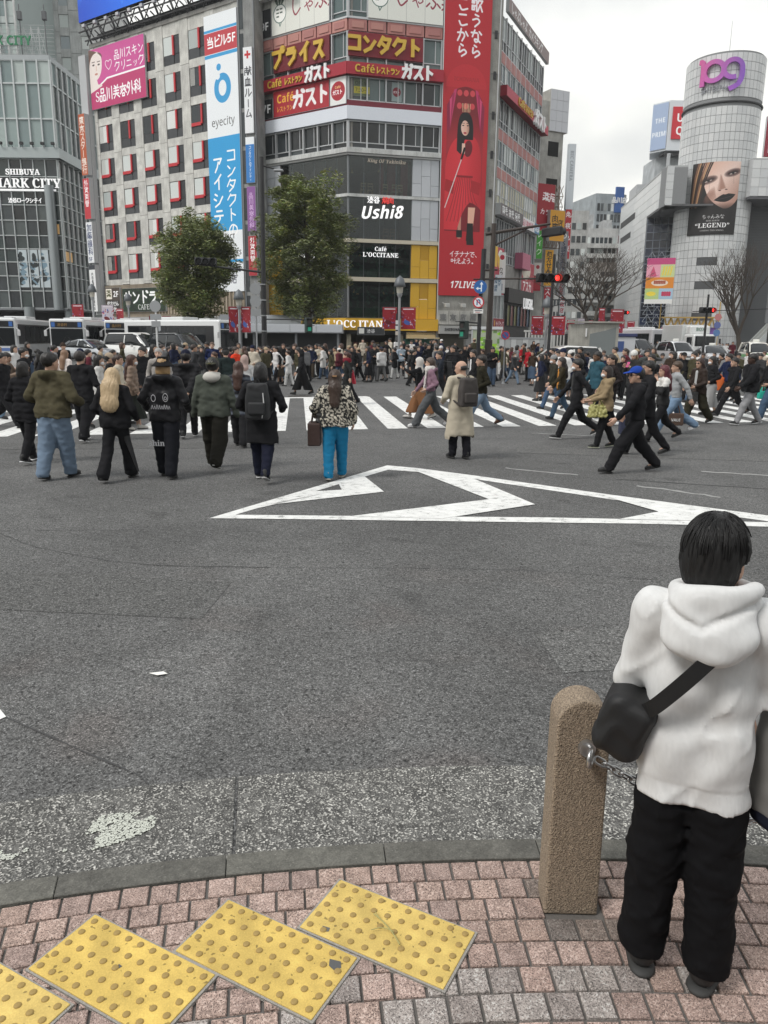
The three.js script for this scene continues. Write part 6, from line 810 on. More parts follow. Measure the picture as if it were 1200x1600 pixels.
// sports banners: red and white with a blue figure shape
const sale = (k) => (g, w, h) => { const r = rng(70 + k); g.fillStyle = k % 3 === 2 ? '#b9b2bc' : '#8f1a26'; g.fillRect(0, 0, w, h); for (let i = 0; i < 34; i++) { g.fillStyle = ['#a8202e', '#c9b9c2', '#6a1020', '#7f6f9c', '#d4ccd2', '#b0303e', '#4a5a9a'][Math.floor(r() * 7)]; const x = r() * w, y = h * (0.14 + 0.8 * r()); g.beginPath(); g.moveTo(x, y); g.quadraticCurveTo(x + (r() - 0.5) * w * 0.4, y + (r() - 0.5) * h * 0.2, x + (r() - 0.5) * w * 0.4, y + r() * h * 0.14); g.lineTo(x + (r() - 0.5) * w * 0.2, y + r() * h * 0.1); g.fill(); } g.fillStyle = k % 2 ? '#41589c' : '#5f0c18'; g.beginPath(); g.ellipse(w * 0.4, h * 0.7, w * 0.25, h * 0.1, 0.5, 0, 7); g.fill(); g.fillStyle = '#d8cfd4'; g.fillRect(w * 0.12, h * 0.05, w * 0.76, h * 0.05); };
const saleM = [0, 1, 2, 3].map((k) => face(0.9, 1.5, sale(k), 90));
function flag(label, x, y, z, w, h, k, turn = 0) { const t = thing('street_banner', label, 'banner', [x, y, z], turn); mesh('banner_cloth', bx(-w / 2, w / 2, 0, h, -0.012, 0), mt([0.4, 0.05, 0.07], 0.8), t); mesh('printed_face', new THREE.PlaneGeometry(w - 0.01, h - 0.01).translate(0, h / 2, 0.004), saleM[k % 4], t); mesh('rod', [bar([-w / 2, h, -0.03], [w / 2, h, -0.03], 0.03), bar([-w / 2, 0, -0.03], [w / 2, 0, -0.03], 0.03)], aluD, t); return t; }
lamp('grey street lamp with a bell-shaped head before the yellow shop panels', [0.76, 0, -45], 5.5);
flag('red sports banner on the left side of the central street lamp', 0.22, 2.55, -45, 0.84, 1.2, 0, 0.15); flag('red sports banner on the right side of the central street lamp', 1.28, 2.55, -45, 0.84, 1.2, 1, -0.1);
{ const m = mt([0.30, 0.31, 0.32], 0.6), t = thing('utility_post', 'narrow post wrapped in stickers at the foot of the central lamp', 'post', [0.62, 0, -44.7]); mesh('pole', cyl(0.06, 0.06, [0, 0, 0], [0, 3.4, 0], 8), black, t); for (let i = 0; i < 9; i++) mesh('sticker', bx(-0.075, 0.075, 0.4 + i * 0.3, 0.62 + i * 0.3, 0.055, 0.066), mt(pick([[0.6, 0.6, 0.6], [0.3, 0.3, 0.32], [0.5, 0.45, 0.4], [0.1, 0.1, 0.1]]), 0.7), t); }
lamp('lamp with a bell-shaped head between the left tree and the blue contact lens banner', [-9.15, 0, -49], 4.9); flag('red and white sports banner left of the lamp by the blue contact lens banner', -9.5, 2.3, -49, 0.62, 1.55, 3, 0.35); flag('red and white sports banner right of the lamp by the blue contact lens banner', -8.75, 2.3, -49, 0.62, 1.55, 1, -0.2);
lamp('lamp with a bell-shaped head before the glass station mall', [-22.7, 0, -61], 5.9); lamp('lamp with a bell-shaped head behind the mall lamp,by the mall corner', [-21.6, 0, -66], 5.5); flag('red banner left of the mall lamp', -24.3, 2.9, -62, 0.9, 1.5, 0); flag('red banner right of the mall lamp', -22.3, 2.9, -63, 0.95, 1.5, 2, 0); flag('narrow red banner beside the mall corner lamp', -21.0, 2.6, -62, 0.7, 1.5, 1, -0.4); flag('slanting red banner left of the station sign board', -18.6, 2.5, -63, 0.8, 1.1, 3, 0.5); flag('small red banner right of the slanting one,behind the white minivan', -17.6, 2.5, -63, 0.7, 1.1, 0, 0.2);
// dark signal pole left of the big tree
{
const t = thing('signal_pole', 'dark signal pole with a long arm left of the big evergreen tree', 'pole', [-6.55, 0, -42]); mesh('pole', cyl(0.15, 0.1, [0, 0, 0], [0.1, 11, 0], 12), black, t); for (const g of [cyl(0.06, 0.04, [0, 5.35, 0], [-3.3, 5.7, 0.1], 8), cyl(0.03, 0.03, [0.1, 2.95, 0], [2.4, 2.95, 0], 8), cyl(0.04, 0.03, [0.05, 10.6, 0], [0.9, 10.4, 0], 8)]) mesh('arm', g, black, t); mesh('lamp_head', rbx(0.7, 1.2, 10.3, 10.42, -0.12, 0.12, 0.05), greyP, t);
for (let i = 0; i < 4; i++) mesh('clamp', cyl(0.17, 0.17, [0, 2.3 + i * 0.8, 0], [0, 2.36 + i * 0.8, 0], 12), greyP, t);
const s = signal('grey hooded traffic light at the end of the left arm,seen from its side', [-9.5, 5.85, -41.9], 0.15, 3, -1); s.children.filter((m) => m.name === 'visor').forEach((m) => { m.material = greyP; });
walkman('green lit pedestrian signal hanging before the big tree trunk', [-4.15, 2.65, -42], 0.5, true);
const q = thing('sign_pole', 'white pole with grey sign backs in front of the parked bus', 'pole', [-11.25, 0, -38.4]); mesh('pole', cyl(0.045, 0.045, [0, 0, 0], [0, 3.7, 0], 8), mt([0.7, 0.7, 0.7], 0.5), q); mesh('sign_back', [new THREE.CylinderGeometry(0.27, 0.27, 0.02, 24).rotateX(Math.PI / 2).translate(0, 3.42, 0.05), bx(-0.27, 0.27, 2.78, 3.05, 0.04, 0.06), bx(-0.22, 0.22, 2.45, 2.72, 0.04, 0.06)], mt([0.34, 0.35, 0.36], 0.5), q);
const q2 = thing('sign_pole', 'grey stacked sign backs on a pole below the sign tower', 'pole', [-7.6, 0, -46]); mesh('pole', cyl(0.05, 0.05, [0, 0, 0], [0, 5.2, 0], 8), greyP, q2); mesh('sign_back', [new THREE.CylinderGeometry(0.33, 0.33, 0.02, 24).rotateX(Math.PI / 2).translate(0, 4.75, 0.06), new THREE.CylinderGeometry(0.33, 0.33, 0.02, 24).rotateX(Math.PI / 2).translate(0, 4.05, 0.06), bx(-0.3, 0.3, 3.2, 3.6, 0.05, 0.07)], greyP, q2);
}
// underground entrance roofs
{
const t = thing('station_entrance', 'grey roofed underground entrance behind the big tree trunk', 'entrance', [-9.6, 0, -56]); mesh('roof', [bx(-6.5, 6.5, 2.35, 2.95, -1.2, 0.6)], mt([0.42, 0.44, 0.46], 0.5), t); for (let i = 0; i < 7; i++) mesh('roof_panel', rbx(-6.4 + i * 1.85, -4.6 + i * 1.85, 2.4, 2.9, 0.6, 0.63, 0.01), mt([0.47, 0.49, 0.52], 0.5), t); mesh('roof_glass', [new THREE.PlaneGeometry(6, 1.6).rotateX(-1.1).translate(0.5, 3.25, -0.6)], mt([0.2, 0.21, 0.22], 0.2), t); for (const x of [-6.2, -3, 0.2, 3.2, 6.2]) mesh('post', bx(x - 0.08, x + 0.08, 0, 2.35, 0.2, 0.36), aluD, t); mesh('interior', bx(-6.3, 6.3, 0, 2.3, -1.2, -1), mt([0.035, 0.037, 0.04], 0.5), t);
board(frame([-2.0, -55], [0.1, -55]), 'small dark station direction sign under the yellow fascia', 0, 1.9, 2.25, 2.8, (g, w, h) => { g.fillStyle = '#2a2c2e'; g.fillRect(0, 0, w, h); g.fillStyle = '#c8c8c4'; g.fillRect(w * 0.05, h * 0.15, w * 0.2, h * 0.7); write(g, '渋谷', w * 0.35, h * 0.25, h * 0.5, '#ddd'); }, { d: 0.15, z: 0 });
const g = thing('glass_kiosk', 'glazed kiosk with green map panels beside the brown pole', 'kiosk', [7.4, 0, -58]); mesh('roof', [bx(-1.1, 1.2, 2.75, 2.95, -1, 0.5)], mt([0.6, 0.62, 0.63], 0.4), g); mesh('post', [-1.05, 0, 1.1].map((x) => bx(x - 0.05, x + 0.05, 0, 2.75, 0.35, 0.45)), alu, g); for (let i = 0; i < 2; i++) mesh('map_panel', new THREE.PlaneGeometry(0.98, 2.0).translate(-0.53 + i * 1.08, 1.7, 0.42), face(1, 2, (c, w, h) => { c.fillStyle = '#aab49c'; c.fillRect(0, 0, w, h); const r = rng(i + 3); for (let k = 0; k < 26; k++) { c.fillStyle = ['#9fd03a', '#7fb82e', '#c8d8a0', '#6a8a50'][k % 4]; c.fillRect(r() * w, r() * h, 6 + r() * 26, 4 + r() * 18); } }, 70), g);
const f = thing('grey_fence', 'low grey panelled fence behind the no parking sign', 'fence', [9.9, 0, -57]); for (let i = 0; i < 8; i++) mesh('panel', rbx(-1.6 + i * 0.42, -1.2 + i * 0.42, 0.2, 2.1, 0, 0.05, 0.01), i % 2 ? mt([0.33, 0.34, 0.34], 0.6) : mt([0.45, 0.46, 0.46], 0.6), f); mesh('rail', [bx(-1.65, 1.75, 2.1, 2.2, -0.02, 0.08), bx(-1.65, 1.75, 0, 0.2, -0.02, 0.08)], greyP, f);
const r = thing('railing', 'white upright railing in front of the concrete vent wall', 'railing', [12.0, 0, -59]); for (let i = 0; i < 13; i++) mesh('upright', bx(-1.5 + i * 0.24, -1.4 + i * 0.24, 0.9, 2.6, 0, 0.06), mt([0.52, 0.52, 0.5], 0.6), r); mesh('rail', [bx(-1.6, 1.6, 2.6, 2.75, -0.02, 0.08), bx(-1.6, 1.6, 0, 0.9, -0.02, 0.08)], mt([0.45, 0.45, 0.43], 0.6), r);
const w = thing('concrete_wall', 'concrete stair housing with a slanting glass window by the bare tree', 'wall', [15.2, 0, -58]); mesh('wall', new THREE.ExtrudeGeometry(new THREE.Shape([[-1.7, 0], [1.9, 0], [1.9, 3.3], [-1.7, 3.2]].map(([a, b]) => new THREE.Vector2(a, b)), []), { depth: 0.5, bevelEnabled: false }), wallM([0.48, 0.465, 0.43]), w); mesh('coping', bx(-1.8, 2.2, 3.28, 3.4, -0.1, 0.7), wallM([0.42, 0.41, 0.38]), w); mesh('glass_panel', new THREE.ShapeGeometry(new THREE.Shape([[-0.2, 1.0], [1.7, 1.0], [1.7, 3.0], [0.9, 2.75], [-0.2, 2.5]].map(([a, b]) => new THREE.Vector2(a, b)))).translate(0, 0, 0.51), mt([0.20, 0.22, 0.22], 0.15), w); mesh('wall_lamp', bx(-0.55, -0.45, 2.3, 2.9, 0.5, 0.6), mt([0.7, 0.7, 0.7], 0.4), w);
const bx2 = thing('kiosk_box', 'white utility kiosk with a navy roof edge behind the right crowd', 'kiosk', [18.3, 0, -62]); mesh('body', rbx(-1.3, 1.4, 0, 2.35, -1, 0.4, 0.05), mt([0.55, 0.56, 0.58], 0.5), bx2); mesh('roof_edge', rbx(-1.35, 1.5, 2.35, 2.6, -1, 0.5, 0.04), mt([0.03, 0.04, 0.12], 0.5), bx2); mesh('blue_panel', bx(-0.4, 0.5, 1.2, 2.0, 0.4, 0.42), mt([0.05, 0.09, 0.25], 0.5), bx2);
const lp = thing('signal_pole', 'thin black pole with a short arm left of the concrete stair housing', 'pole', [8.55, 0, -41]); mesh('pole', cyl(0.09, 0.07, [0, 0, 0], [0.05, 6.3, 0], 10), black, lp); mesh('arm', [cyl(0.03, 0.03, [0, 4.05, 0], [2.4, 4.12, 0], 6), cyl(0.025, 0.025, [0, 3.7, 0], [1.3, 4.05, 0], 6)], black, lp);
lamp('lamp with a bell-shaped grey head beside the thin black pole', [9.0, 0, -44], 4.4); flag('red sports banner left of the thin black pole', 8.4, 2.3, -43.5, 0.7, 1.0, 0, 0.2); flag('red sports banner right of the thin black pole', 9.55, 2.3, -43.5, 0.75, 1.0, 0, -0.15);
for (let i = 0; i < 9; i++) flag(['red paper flag', 'white and red paper flag'][i % 2] + ' hanging along the street edge,number ' + ['one', 'two', 'three', 'four', 'five', 'six', 'seven', 'eight', 'nine'][i] + ' from the concrete wall', 15.4 + i * 1.15, 3.0 + (i % 2) * 0.15, -74 - i * 0.6, 0.75, 0.95, i % 3 ? 0 : 2, (i % 2) * 0.3);
flag('tall red and white banner under the bare tree by the street', 19.4, 2.7, -66, 1.1, 1.9, 1); flag('narrow red banner left of the tall one under the bare tree', 18.1, 2.9, -66, 0.5, 1.8, 0);
const rl = thing('signal_pole', 'black signal pole before the silver tower entrance', 'pole', [22.2, 0, -54.5]); mesh('pole', cyl(0.09, 0.07, [0, 0, 0], [0, 5.2, 0], 10), black, rl); mesh('arm', cyl(0.03, 0.03, [-1, 4.05, 0], [4.6, 4.3, 0], 6), black, rl); signal('traffic light showing red before the silver tower entrance', [22.1, 4.15, -54.3], 0.2, 3, 2);
const r3 = thing('signal_pole', 'distant signal arm over the shopping street', 'pole', [22.8, 0, -84]); mesh('pole', cyl(0.08, 0.07, [0, 0, 0], [0, 5.4, 0], 8), black, r3); mesh('arm', cyl(0.04, 0.04, [-0.2, 4.9, 0], [3, 5, 0], 6), black, r3); signal('small distant red traffic light over the white bus', [25.3, 5.0, -83.8], 0.2, 3, 2);
const bb = thing('billboard', 'red and white sports billboard under the right bare tree', 'billboard', [31.6, 0, -62]); mesh('frame', rbx(-1.6, 1.5, 3.5, 6.2, -0.3, 0, 0.04), aluD, bb); mesh('printed_face', new THREE.PlaneGeometry(2.9, 2.4).translate(0, 4.95, 0.01), saleM[3], bb); mesh('leg', [bar([-1.2, 0, -0.2], [-1.2, 3.6, -0.2], 0.15), bar([1.2, 0, -0.2], [1.2, 3.6, -0.2], 0.15)], black, bb);
const gp2 = thing('street_lamp', 'dark post with a white globe lamp at the right frame edge', 'street lamp', [26.4, 0, -49.5]); mesh('pole', cyl(0.14, 0.12, [0, 0, 0], [0, 5.4, 0], 10), black, gp2); mesh('globe', [new THREE.SphereGeometry(0.28, 16, 12).translate(0.05, 7.0, 0), lathe([[0.12, 5.4], [0.14, 6.7]], 10)], mt([0.75, 0.75, 0.73], 0.4), gp2); mesh('white_notice', bx(-0.6, -0.1, 2.4, 3.9, 0.1, 0.13), mt([0.7, 0.72, 0.74], 0.6), gp2);
const sp = thing('sign_pole', 'post with three small round traffic signs right of the tower entrance', 'pole', [27.0, 0, -64]); mesh('pole', cyl(0.05, 0.05, [0, 0, 0], [0, 4.2, 0], 8), greyP, sp); for (const [y, c] of [[4.0, [0.5, 0.2, 0.2]], [3.35, [0.12, 0.15, 0.35]], [2.75, [0.1, 0.2, 0.4]]]) mesh('sign_disc', new THREE.CylinderGeometry(0.28, 0.28, 0.03, 20).rotateX(Math.PI / 2).translate(0, y, 0.06), mt(c, 0.5), sp);
}
// ---------------------------------------------------------------- vehicles (front faces +z, length along z)
const tyreM = mt([0.012, 0.012, 0.012], 0.9), rimM = mt([0.4, 0.4, 0.42], 0.35, { metalness: 0.6 }), wglass = mt([0.012, 0.014, 0.016], 0.05), lampM = mt([0.7, 0.72, 0.74], 0.1), tailM = mt([0.45, 0.01, 0.015], 0.25), chrome = mt([0.6, 0.6, 0.62], 0.2, { metalness: 0.9 });
const coat = (c, m = 0) => mt(c, 0.35, { clearcoat: 1, clearcoatRoughness: 0.05, metalness: m });
function wheels(t, w, r, zs) { for (const z of zs) for (const s of [-1, 1]) { const q = mesh('wheel', new THREE.CylinderGeometry(r, r, 0.2, 22).rotateZ(Math.PI / 2), tyreM, t, [s * (w / 2 - 0.1), r, z]); mesh('rim', new THREE.CylinderGeometry(r * 0.62, r * 0.62, 0.21, 16).rotateZ(Math.PI / 2), rimM, q); } }
function bus(label, x, z, turn, L, body, stripe, o = {}) {
const W = 2.4, H = 2.95, t = thing('bus', label, 'bus', [x, roadY(z) - 0.15, z], turn, o.group), f = L / 2;
mesh('body', rbx(-W / 2, W / 2, 0.32, H, -f, f, 0.14, 3), coat(body), t); wheels(t, W, 0.46, [f - 2.4, -f + 2.2]);
const side = []; for (const s of [-1, 1]) { const n = Math.floor((L - 1.4) / 1.25); for (let i = 0; i < n; i++) { const z0 = -f + 0.5 + i * 1.25; mesh('side_window', bx(s > 0 ? W / 2 - 0.02 : -W / 2 - 0.012, s > 0 ? W / 2 + 0.012 : -W / 2 + 0.02, 1.25, 2.45, z0 + 0.04, z0 + 1.2), wglass, t); } side.push(bx(s * W / 2 - 0.008, s * W / 2 + 0.008, 1.18, 2.55, -f + 0.45, f - 0.5)); }
mesh('window_band', side, mt([0.02, 0.02, 0.022], 0.3), t);
mesh('windscreen', rbx(-W / 2 + 0.1, W / 2 - 0.1, 1.05, 2.3, f - 0.1, f + 0.025, 0.06, 2), wglass, t); mesh('route_display', rbx(-W / 2 + 0.12, W / 2 - 0.12, 2.34, 2.76, f - 0.1, f + 0.03, 0.04, 2), mt([0.015, 0.015, 0.018], 0.3), t);
const dsp = new THREE.PlaneGeometry(W - 0.36, 0.32).translate(0, 2.55, f + 0.034); mesh('route_text', dsp, face(2.1, 0.32, (g, w, h) => { g.fillStyle = '#101216'; g.fillRect(0, 0, w, h); g.fillStyle = '#3a6ab0'; g.fillRect(0, 0, w * 0.12, h); g.fillRect(w * 0.88, 0, w * 0.12, h); write(g, o.text ?? '渋谷行', w * 0.2, h * 0.16, h * 0.68, o.tc ?? '#b88a3a', { w: 0.1 }); }, 90), t);
mesh('front_stripe', [bx(-W / 2 - 0.006, W / 2 + 0.006, 0.72, 0.92, f - 1.2, f + 0.022)], mt(stripe, 0.4), t); mesh('bumper', rbx(-W / 2 - 0.01, W / 2 + 0.01, 0.3, 0.62, f - 0.25, f + 0.05, 0.06, 2), coat(o.bumper ?? [0.55, 0.56, 0.57]), t);
for (const s of [-1, 1]) { mesh('headlight', rbx(s * 0.95 - 0.17, s * 0.95 + 0.17, 0.66, 0.86, f - 0.02, f + 0.04, 0.05, 2), lampM, t); mesh('mirror', [rbx(s * 1.42 - 0.1, s * 1.42 + 0.1, 1.75, 2.15, f + 0.05, f + 0.13, 0.03), bar([s * 1.15, 2.35, f - 0.05], [s * 1.42, 2.15, f + 0.09], 0.035)], mt([0.6, 0.6, 0.6], 0.4), t); mesh('wiper', bar([s * 0.5, 1.08, f + 0.04], [s * 0.1, 1.7, f + 0.045], 0.025), black, t); }
mesh('roof_unit', [rbx(-0.8, 0.8, H - 0.05, H + 0.22, -1.4, 0.9, 0.08, 2), rbx(-0.6, 0.6, H - 0.05, H + 0.14, f - 2.6, f - 1.4, 0.06, 2)].slice(0, 1), coat([0.62, 0.63, 0.63]), t); mesh('roof_hatch', rbx(-0.6, 0.6, H - 0.03, H + 0.1, f - 2.4, f - 1.4, 0.05), coat([0.6, 0.61, 0.61]), t);
if (o.rear) { mesh('rear_window', rbx(-0.95, 0.95, 1.55, 2.5, -f - 0.02, -f + 0.05, 0.05), wglass, t); for (const s of [-1, 1]) mesh('tail_light', bx(s * 1.0 - 0.1, s * 1.0 + 0.1, 0.8, 1.05, -f - 0.015, -f + 0.02), tailM, t); mesh('rear_stripe', bx(-1.15, 1.15, 0.5, 0.72, -f - 0.012, -f + 0.02), mt([0.35, 0.03, 0.05], 0.5), t); mesh('rear_sticker', [bx(0.55, 0.95, 1.1, 1.35, -f - 0.012, -f)], mt([0.6, 0.45, 0.08], 0.5), t); mesh('rear_letters', letters('KEIO', 0.16, 0.01).rotateY(Math.PI).translate(0, 1.2, -f - 0.005), mt([0.1, 0.2, 0.4], 0.5), t); }
return t;
}
const wht = [0.72, 0.73, 0.73];
bus('white bus with a blue advert panel cut by the left frame edge', -27.6, -59, 0.15, 10, wht, [0.12, 0.2, 0.45], { group: 'buses waiting at the stops', text: '東京行' });
bus('white bus with a red front stripe,between two other buses', -22.9, -59.5, 0.1, 9, wht, [0.42, 0.02, 0.05], { group: 'buses waiting at the stops', text: '渋谷行' });
bus('white bus half behind the silver sedan with an orange route display', -20.2, -62.5, 0.12, 9, wht, [0.5, 0.5, 0.5], { group: 'buses waiting at the stops', text: '品川行' });
{ const b2 = bus('white bus seen along its dark windowed side behind the left tree', -14.6, -56, 1.05, 9.2, wht, [0.5, 0.5, 0.5], { group: 'buses waiting at the stops', text: '西品内行', tc: '#9ab0c8' }); }
const r5 = bus('white bus seen from behind in the street left of the silver tower', 24.6, -76, Math.PI * 1.02 + Math.PI, 8, [0.6, 0.6, 0.62], [0.5, 0.5, 0.5], { rear: true, group: 'buses waiting at the stops' }); r5.rotation.y = Math.PI + 0.25; 
bus('white bus roof far up the street behind the utility kiosk', 21.0, -86, 0.1, 8, [0.68, 0.68, 0.68], [0.5, 0.5, 0.5], { group: 'buses waiting at the stops' });
// cars: loft of a side profile with rounded cross-sections
function carBody(prof, W, tumble) { // prof: [z, yLow, yHigh] stations
const n = 16, P = [], I = [];
prof.forEach(([z, y0, y1, k = 1]) => { for (let i = 0; i < n; i++) { const a = i / n * 2 * Math.PI, ca = Math.cos(a), sa = Math.sin(a), e = 0.42, sx = Math.sign(ca) * Math.abs(ca) ** e, sy = Math.sign(sa) * Math.abs(sa) ** e, v = (sy + 1) / 2; P.push(sx * W / 2 * k * (1 - tumble * v * v), lerp(y0, y1, v), z); } });
for (let j = 0; j + 1 < prof.length; j++) for (let i = 0; i < n; i++) { const a = j * n + i, b = j * n + (i + 1) % n; I.push(a, b, a + n, b, b + n, a + n); }
for (const [o, f] of [[0, 1], [(prof.length - 1) * n, -1]]) for (let i = 1; i + 1 < n; i++) I.push(o, f > 0 ? o + i + 1 : o + i, f > 0 ? o + i : o + i + 1);
const g = new THREE.BufferGeometry(); g.setAttribute('position', new THREE.Float32BufferAttribute(P, 3)); g.setIndex(I); g.computeVertexNormals(); return g;
}
function car(label, cat, x, z, turn, kind, color, o = {}) {
const t = thing(o.name ?? 'parked_car', label, cat, [x, roadY(z), z], turn, o.group), paint2 = coat(color, o.metal ?? 0.3);
const K = { sedan: { W: 1.78, body: [[-2.25, 0.4, 0.8, 0.86], [-2.1, 0.3, 0.95, 0.95], [-1.2, 0.22, 0.98], [0.8, 0.22, 0.93], [1.6, 0.24, 0.88, 0.98], [2.15, 0.3, 0.74, 0.9], [2.3, 0.38, 0.62, 0.8]], cab: [[-1.75, 0.85, 0.95, 0.86], [-1.1, 0.85, 1.33, 0.9], [-0.3, 0.85, 1.43, 0.92], [0.35, 0.85, 1.4, 0.92], [1.25, 0.8, 0.92, 0.88]], wz: [1.42, -1.35], r: 0.32 }, van: { W: 1.72, body: [[-2.3, 0.45, 1.1, 0.9], [-2.2, 0.3, 1.2, 0.97], [1.2, 0.24, 1.15], [1.8, 0.28, 1.02, 0.97], [2.2, 0.34, 0.85, 0.88], [2.3, 0.42, 0.7, 0.8]], cab: [[-2.25, 1.0, 1.6, 0.86], [-2.0, 1.0, 1.86, 0.9], [0.6, 1.0, 1.88, 0.92], [1.0, 1.0, 1.75, 0.92], [1.85, 0.95, 1.08, 0.9]], wz: [1.45, -1.4], r: 0.32 }, taxi: { W: 1.7, body: [[-2.15, 0.42, 1.0, 0.9], [-2.0, 0.28, 1.05, 0.96], [1.0, 0.24, 1.02], [1.7, 0.28, 0.95, 0.97], [2.1, 0.36, 0.75, 0.85]], cab: [[-2.0, 0.9, 1.2, 0.86], [-1.6, 0.9, 1.68, 0.9], [0.2, 0.9, 1.73, 0.92], [0.75, 0.9, 1.6, 0.92], [1.5, 0.9, 1.0, 0.9]], wz: [1.35, -1.3], r: 0.31 } }[kind];
mesh('body', carBody(K.body, K.W, 0.1), paint2, t); const c = K.cab; mesh('window_glass', carBody(c, K.W * 0.985, 0.24), wglass, t);
// roof skin and pillars over the glasshouse
mesh('roof', carBody(c.slice(1, -1).map(([z2, , y1, k], i, a) => [z2 * 0.93, y1 - 0.1, y1 + 0.015, k * 0.9]), K.W * 0.9, 0.12), paint2, t);
const top = c[c.length - 2], end = c[c.length - 1]; for (const s of [-1, 1]) { mesh('pillar', [bar([s * K.W * 0.365, top[2] - 0.04, top[0]], [s * K.W * 0.44, end[2] - 0.02, end[0]], 0.07), bar([s * K.W * 0.37, top[2] - 0.05, -0.15], [s * K.W * 0.455, 1.0, -0.15], 0.08), bar([s * K.W * 0.36, c[1][2] - 0.05, c[1][0]], [s * K.W * 0.43, c[0][1] + 0.1, c[0][0]], 0.12)], paint2, t); mesh('headlight', rbx(s * K.W * 0.36 - 0.18, s * K.W * 0.36 + 0.18, 0.6, 0.74, K.body[K.body.length - 2][0] - 0.12, K.body[K.body.length - 2][0] + 0.05, 0.05, 2), lampM, t); mesh('mirror', rbx(s * (K.W / 2 + 0.08) - 0.09, s * (K.W / 2 + 0.08) + 0.09, 0.98, 1.12, 0.75, 0.85, 0.03, 2), paint2, t); mesh('door_handle', rbx(s * K.W * 0.497 - 0.015, s * K.W * 0.497 + 0.015, 0.78, 0.81, -0.3, -0.1, 0.01), chrome, t); }
mesh('grille', rbx(-0.42, 0.42, 0.46, 0.6, K.body[K.body.length - 1][0] - 0.1, K.body[K.body.length - 1][0] + 0.02, 0.03), black, t); mesh('number_plate', bx(-0.17, 0.17, 0.36, 0.5, K.body[K.body.length - 1][0] + 0.021, K.body[K.body.length - 1][0] + 0.03), mt([0.7, 0.7, 0.68], 0.5), t);
wheels(t, K.W, K.r, K.wz); if (o.sign) mesh('roof_sign', rbx(-0.22, 0.22, c[2][2] + 0.01, c[2][2] + 0.17, -0.2, -0.05, 0.04, 2), mt([0.75, 0.75, 0.7], 0.4), t); if (o.stripe) mesh('side_stripe', [-1, 1].map((s) => bx(s * K.W * 0.5 - 0.012, s * K.W * 0.5 + 0.012, 0.6, 0.8, -1.8, 1.5)).concat(bx(-0.6, 0.6, 0.78, 0.9, 2.0, 2.02)), mt(o.stripe, 0.4), t);
return t;
}
car('silver sedan facing right behind the left crowd', 'car', -19.6, -51.5, 1.05, 'sedan', [0.42, 0.44, 0.46], { metal: 0.5 });
car('white minivan facing right beside the silver sedan', 'van', -16.4, -51, 1.0, 'van', [0.72, 0.72, 0.70], { metal: 0, name: 'parked_van' });
car('dark car with a white bonnet behind the bus-side crowd', 'car', -13.2, -49.5, 0.85, 'van', [0.05, 0.055, 0.06]);
car('silver taxi with a roof sign left of the white box truck', 'taxi', 22.7, -61, 0.1, 'taxi', [0.55, 0.56, 0.57], { sign: true, group: 'cars waiting at the right junction' });
car('grey saloon with a white roof light in front of the box truck', 'taxi', 24.3, -58, -0.15, 'sedan', [0.5, 0.51, 0.52], { sign: true, group: 'cars waiting at the right junction' });
car('white taxi with orange and green stripes at the right edge', 'taxi', 28.0, -59, -0.2, 'taxi', [0.74, 0.72, 0.66], { stripe: [0.15, 0.4, 0.15], sign: true, group: 'cars waiting at the right junction', metal: 0 });
car('dark grey car roof behind the white woolly hat', 'car', 21.4, -67, 0.2, 'van', [0.12, 0.125, 0.13], { group: 'cars waiting at the right junction' });
car('white estate car parked behind the suitcase at the far kerb', 'car', 9.6, -41.5, -1.35, 'taxi', [0.7, 0.7, 0.68], { metal: 0 });
{ const t = thing('box_truck', 'white box truck facing the crossing with a glazed cab', 'truck', [26.6, 0.3, -68], 0.1); mesh('cab', rbx(-1.05, 1.05, 0.4, 2.35, 0.6, 2.4, 0.16, 3), coat([0.68, 0.69, 0.68]), t); mesh('cargo_box', rbx(-1.15, 1.15, 0.7, 3.15, -3.4, 0.5, 0.06, 2), coat([0.62, 0.64, 0.63]), t); mesh('wind_deflector', rbx(-0.9, 0.9, 2.3, 3.05, 0.5, 1.4, 0.15, 3), coat([0.66, 0.67, 0.66]), t); mesh('deflector_letters', letters('BOX', 0.28, 0.02).translate(0, 2.62, 1.41), mt([0.2, 0.28, 0.24], 0.5), t); mesh('windscreen', rbx(-0.92, 0.92, 1.35, 2.2, 2.3, 2.43, 0.06, 2), wglass, t); for (const s of [-1, 1]) { mesh('side_window', bx(s * 1.05 - 0.012, s * 1.05 + 0.012, 1.35, 2.1, 1.2, 2.1), wglass, t); mesh('headlight', rbx(s * 0.8 - 0.16, s * 0.8 + 0.16, 0.7, 0.9, 2.36, 2.43, 0.05), lampM, t); mesh('mirror', rbx(s * 1.3 - 0.08, s * 1.3 + 0.08, 1.6, 2.0, 2.3, 2.38, 0.03), black, t); } wheels(t, 2.1, 0.4, [1.5, -2.2]); }
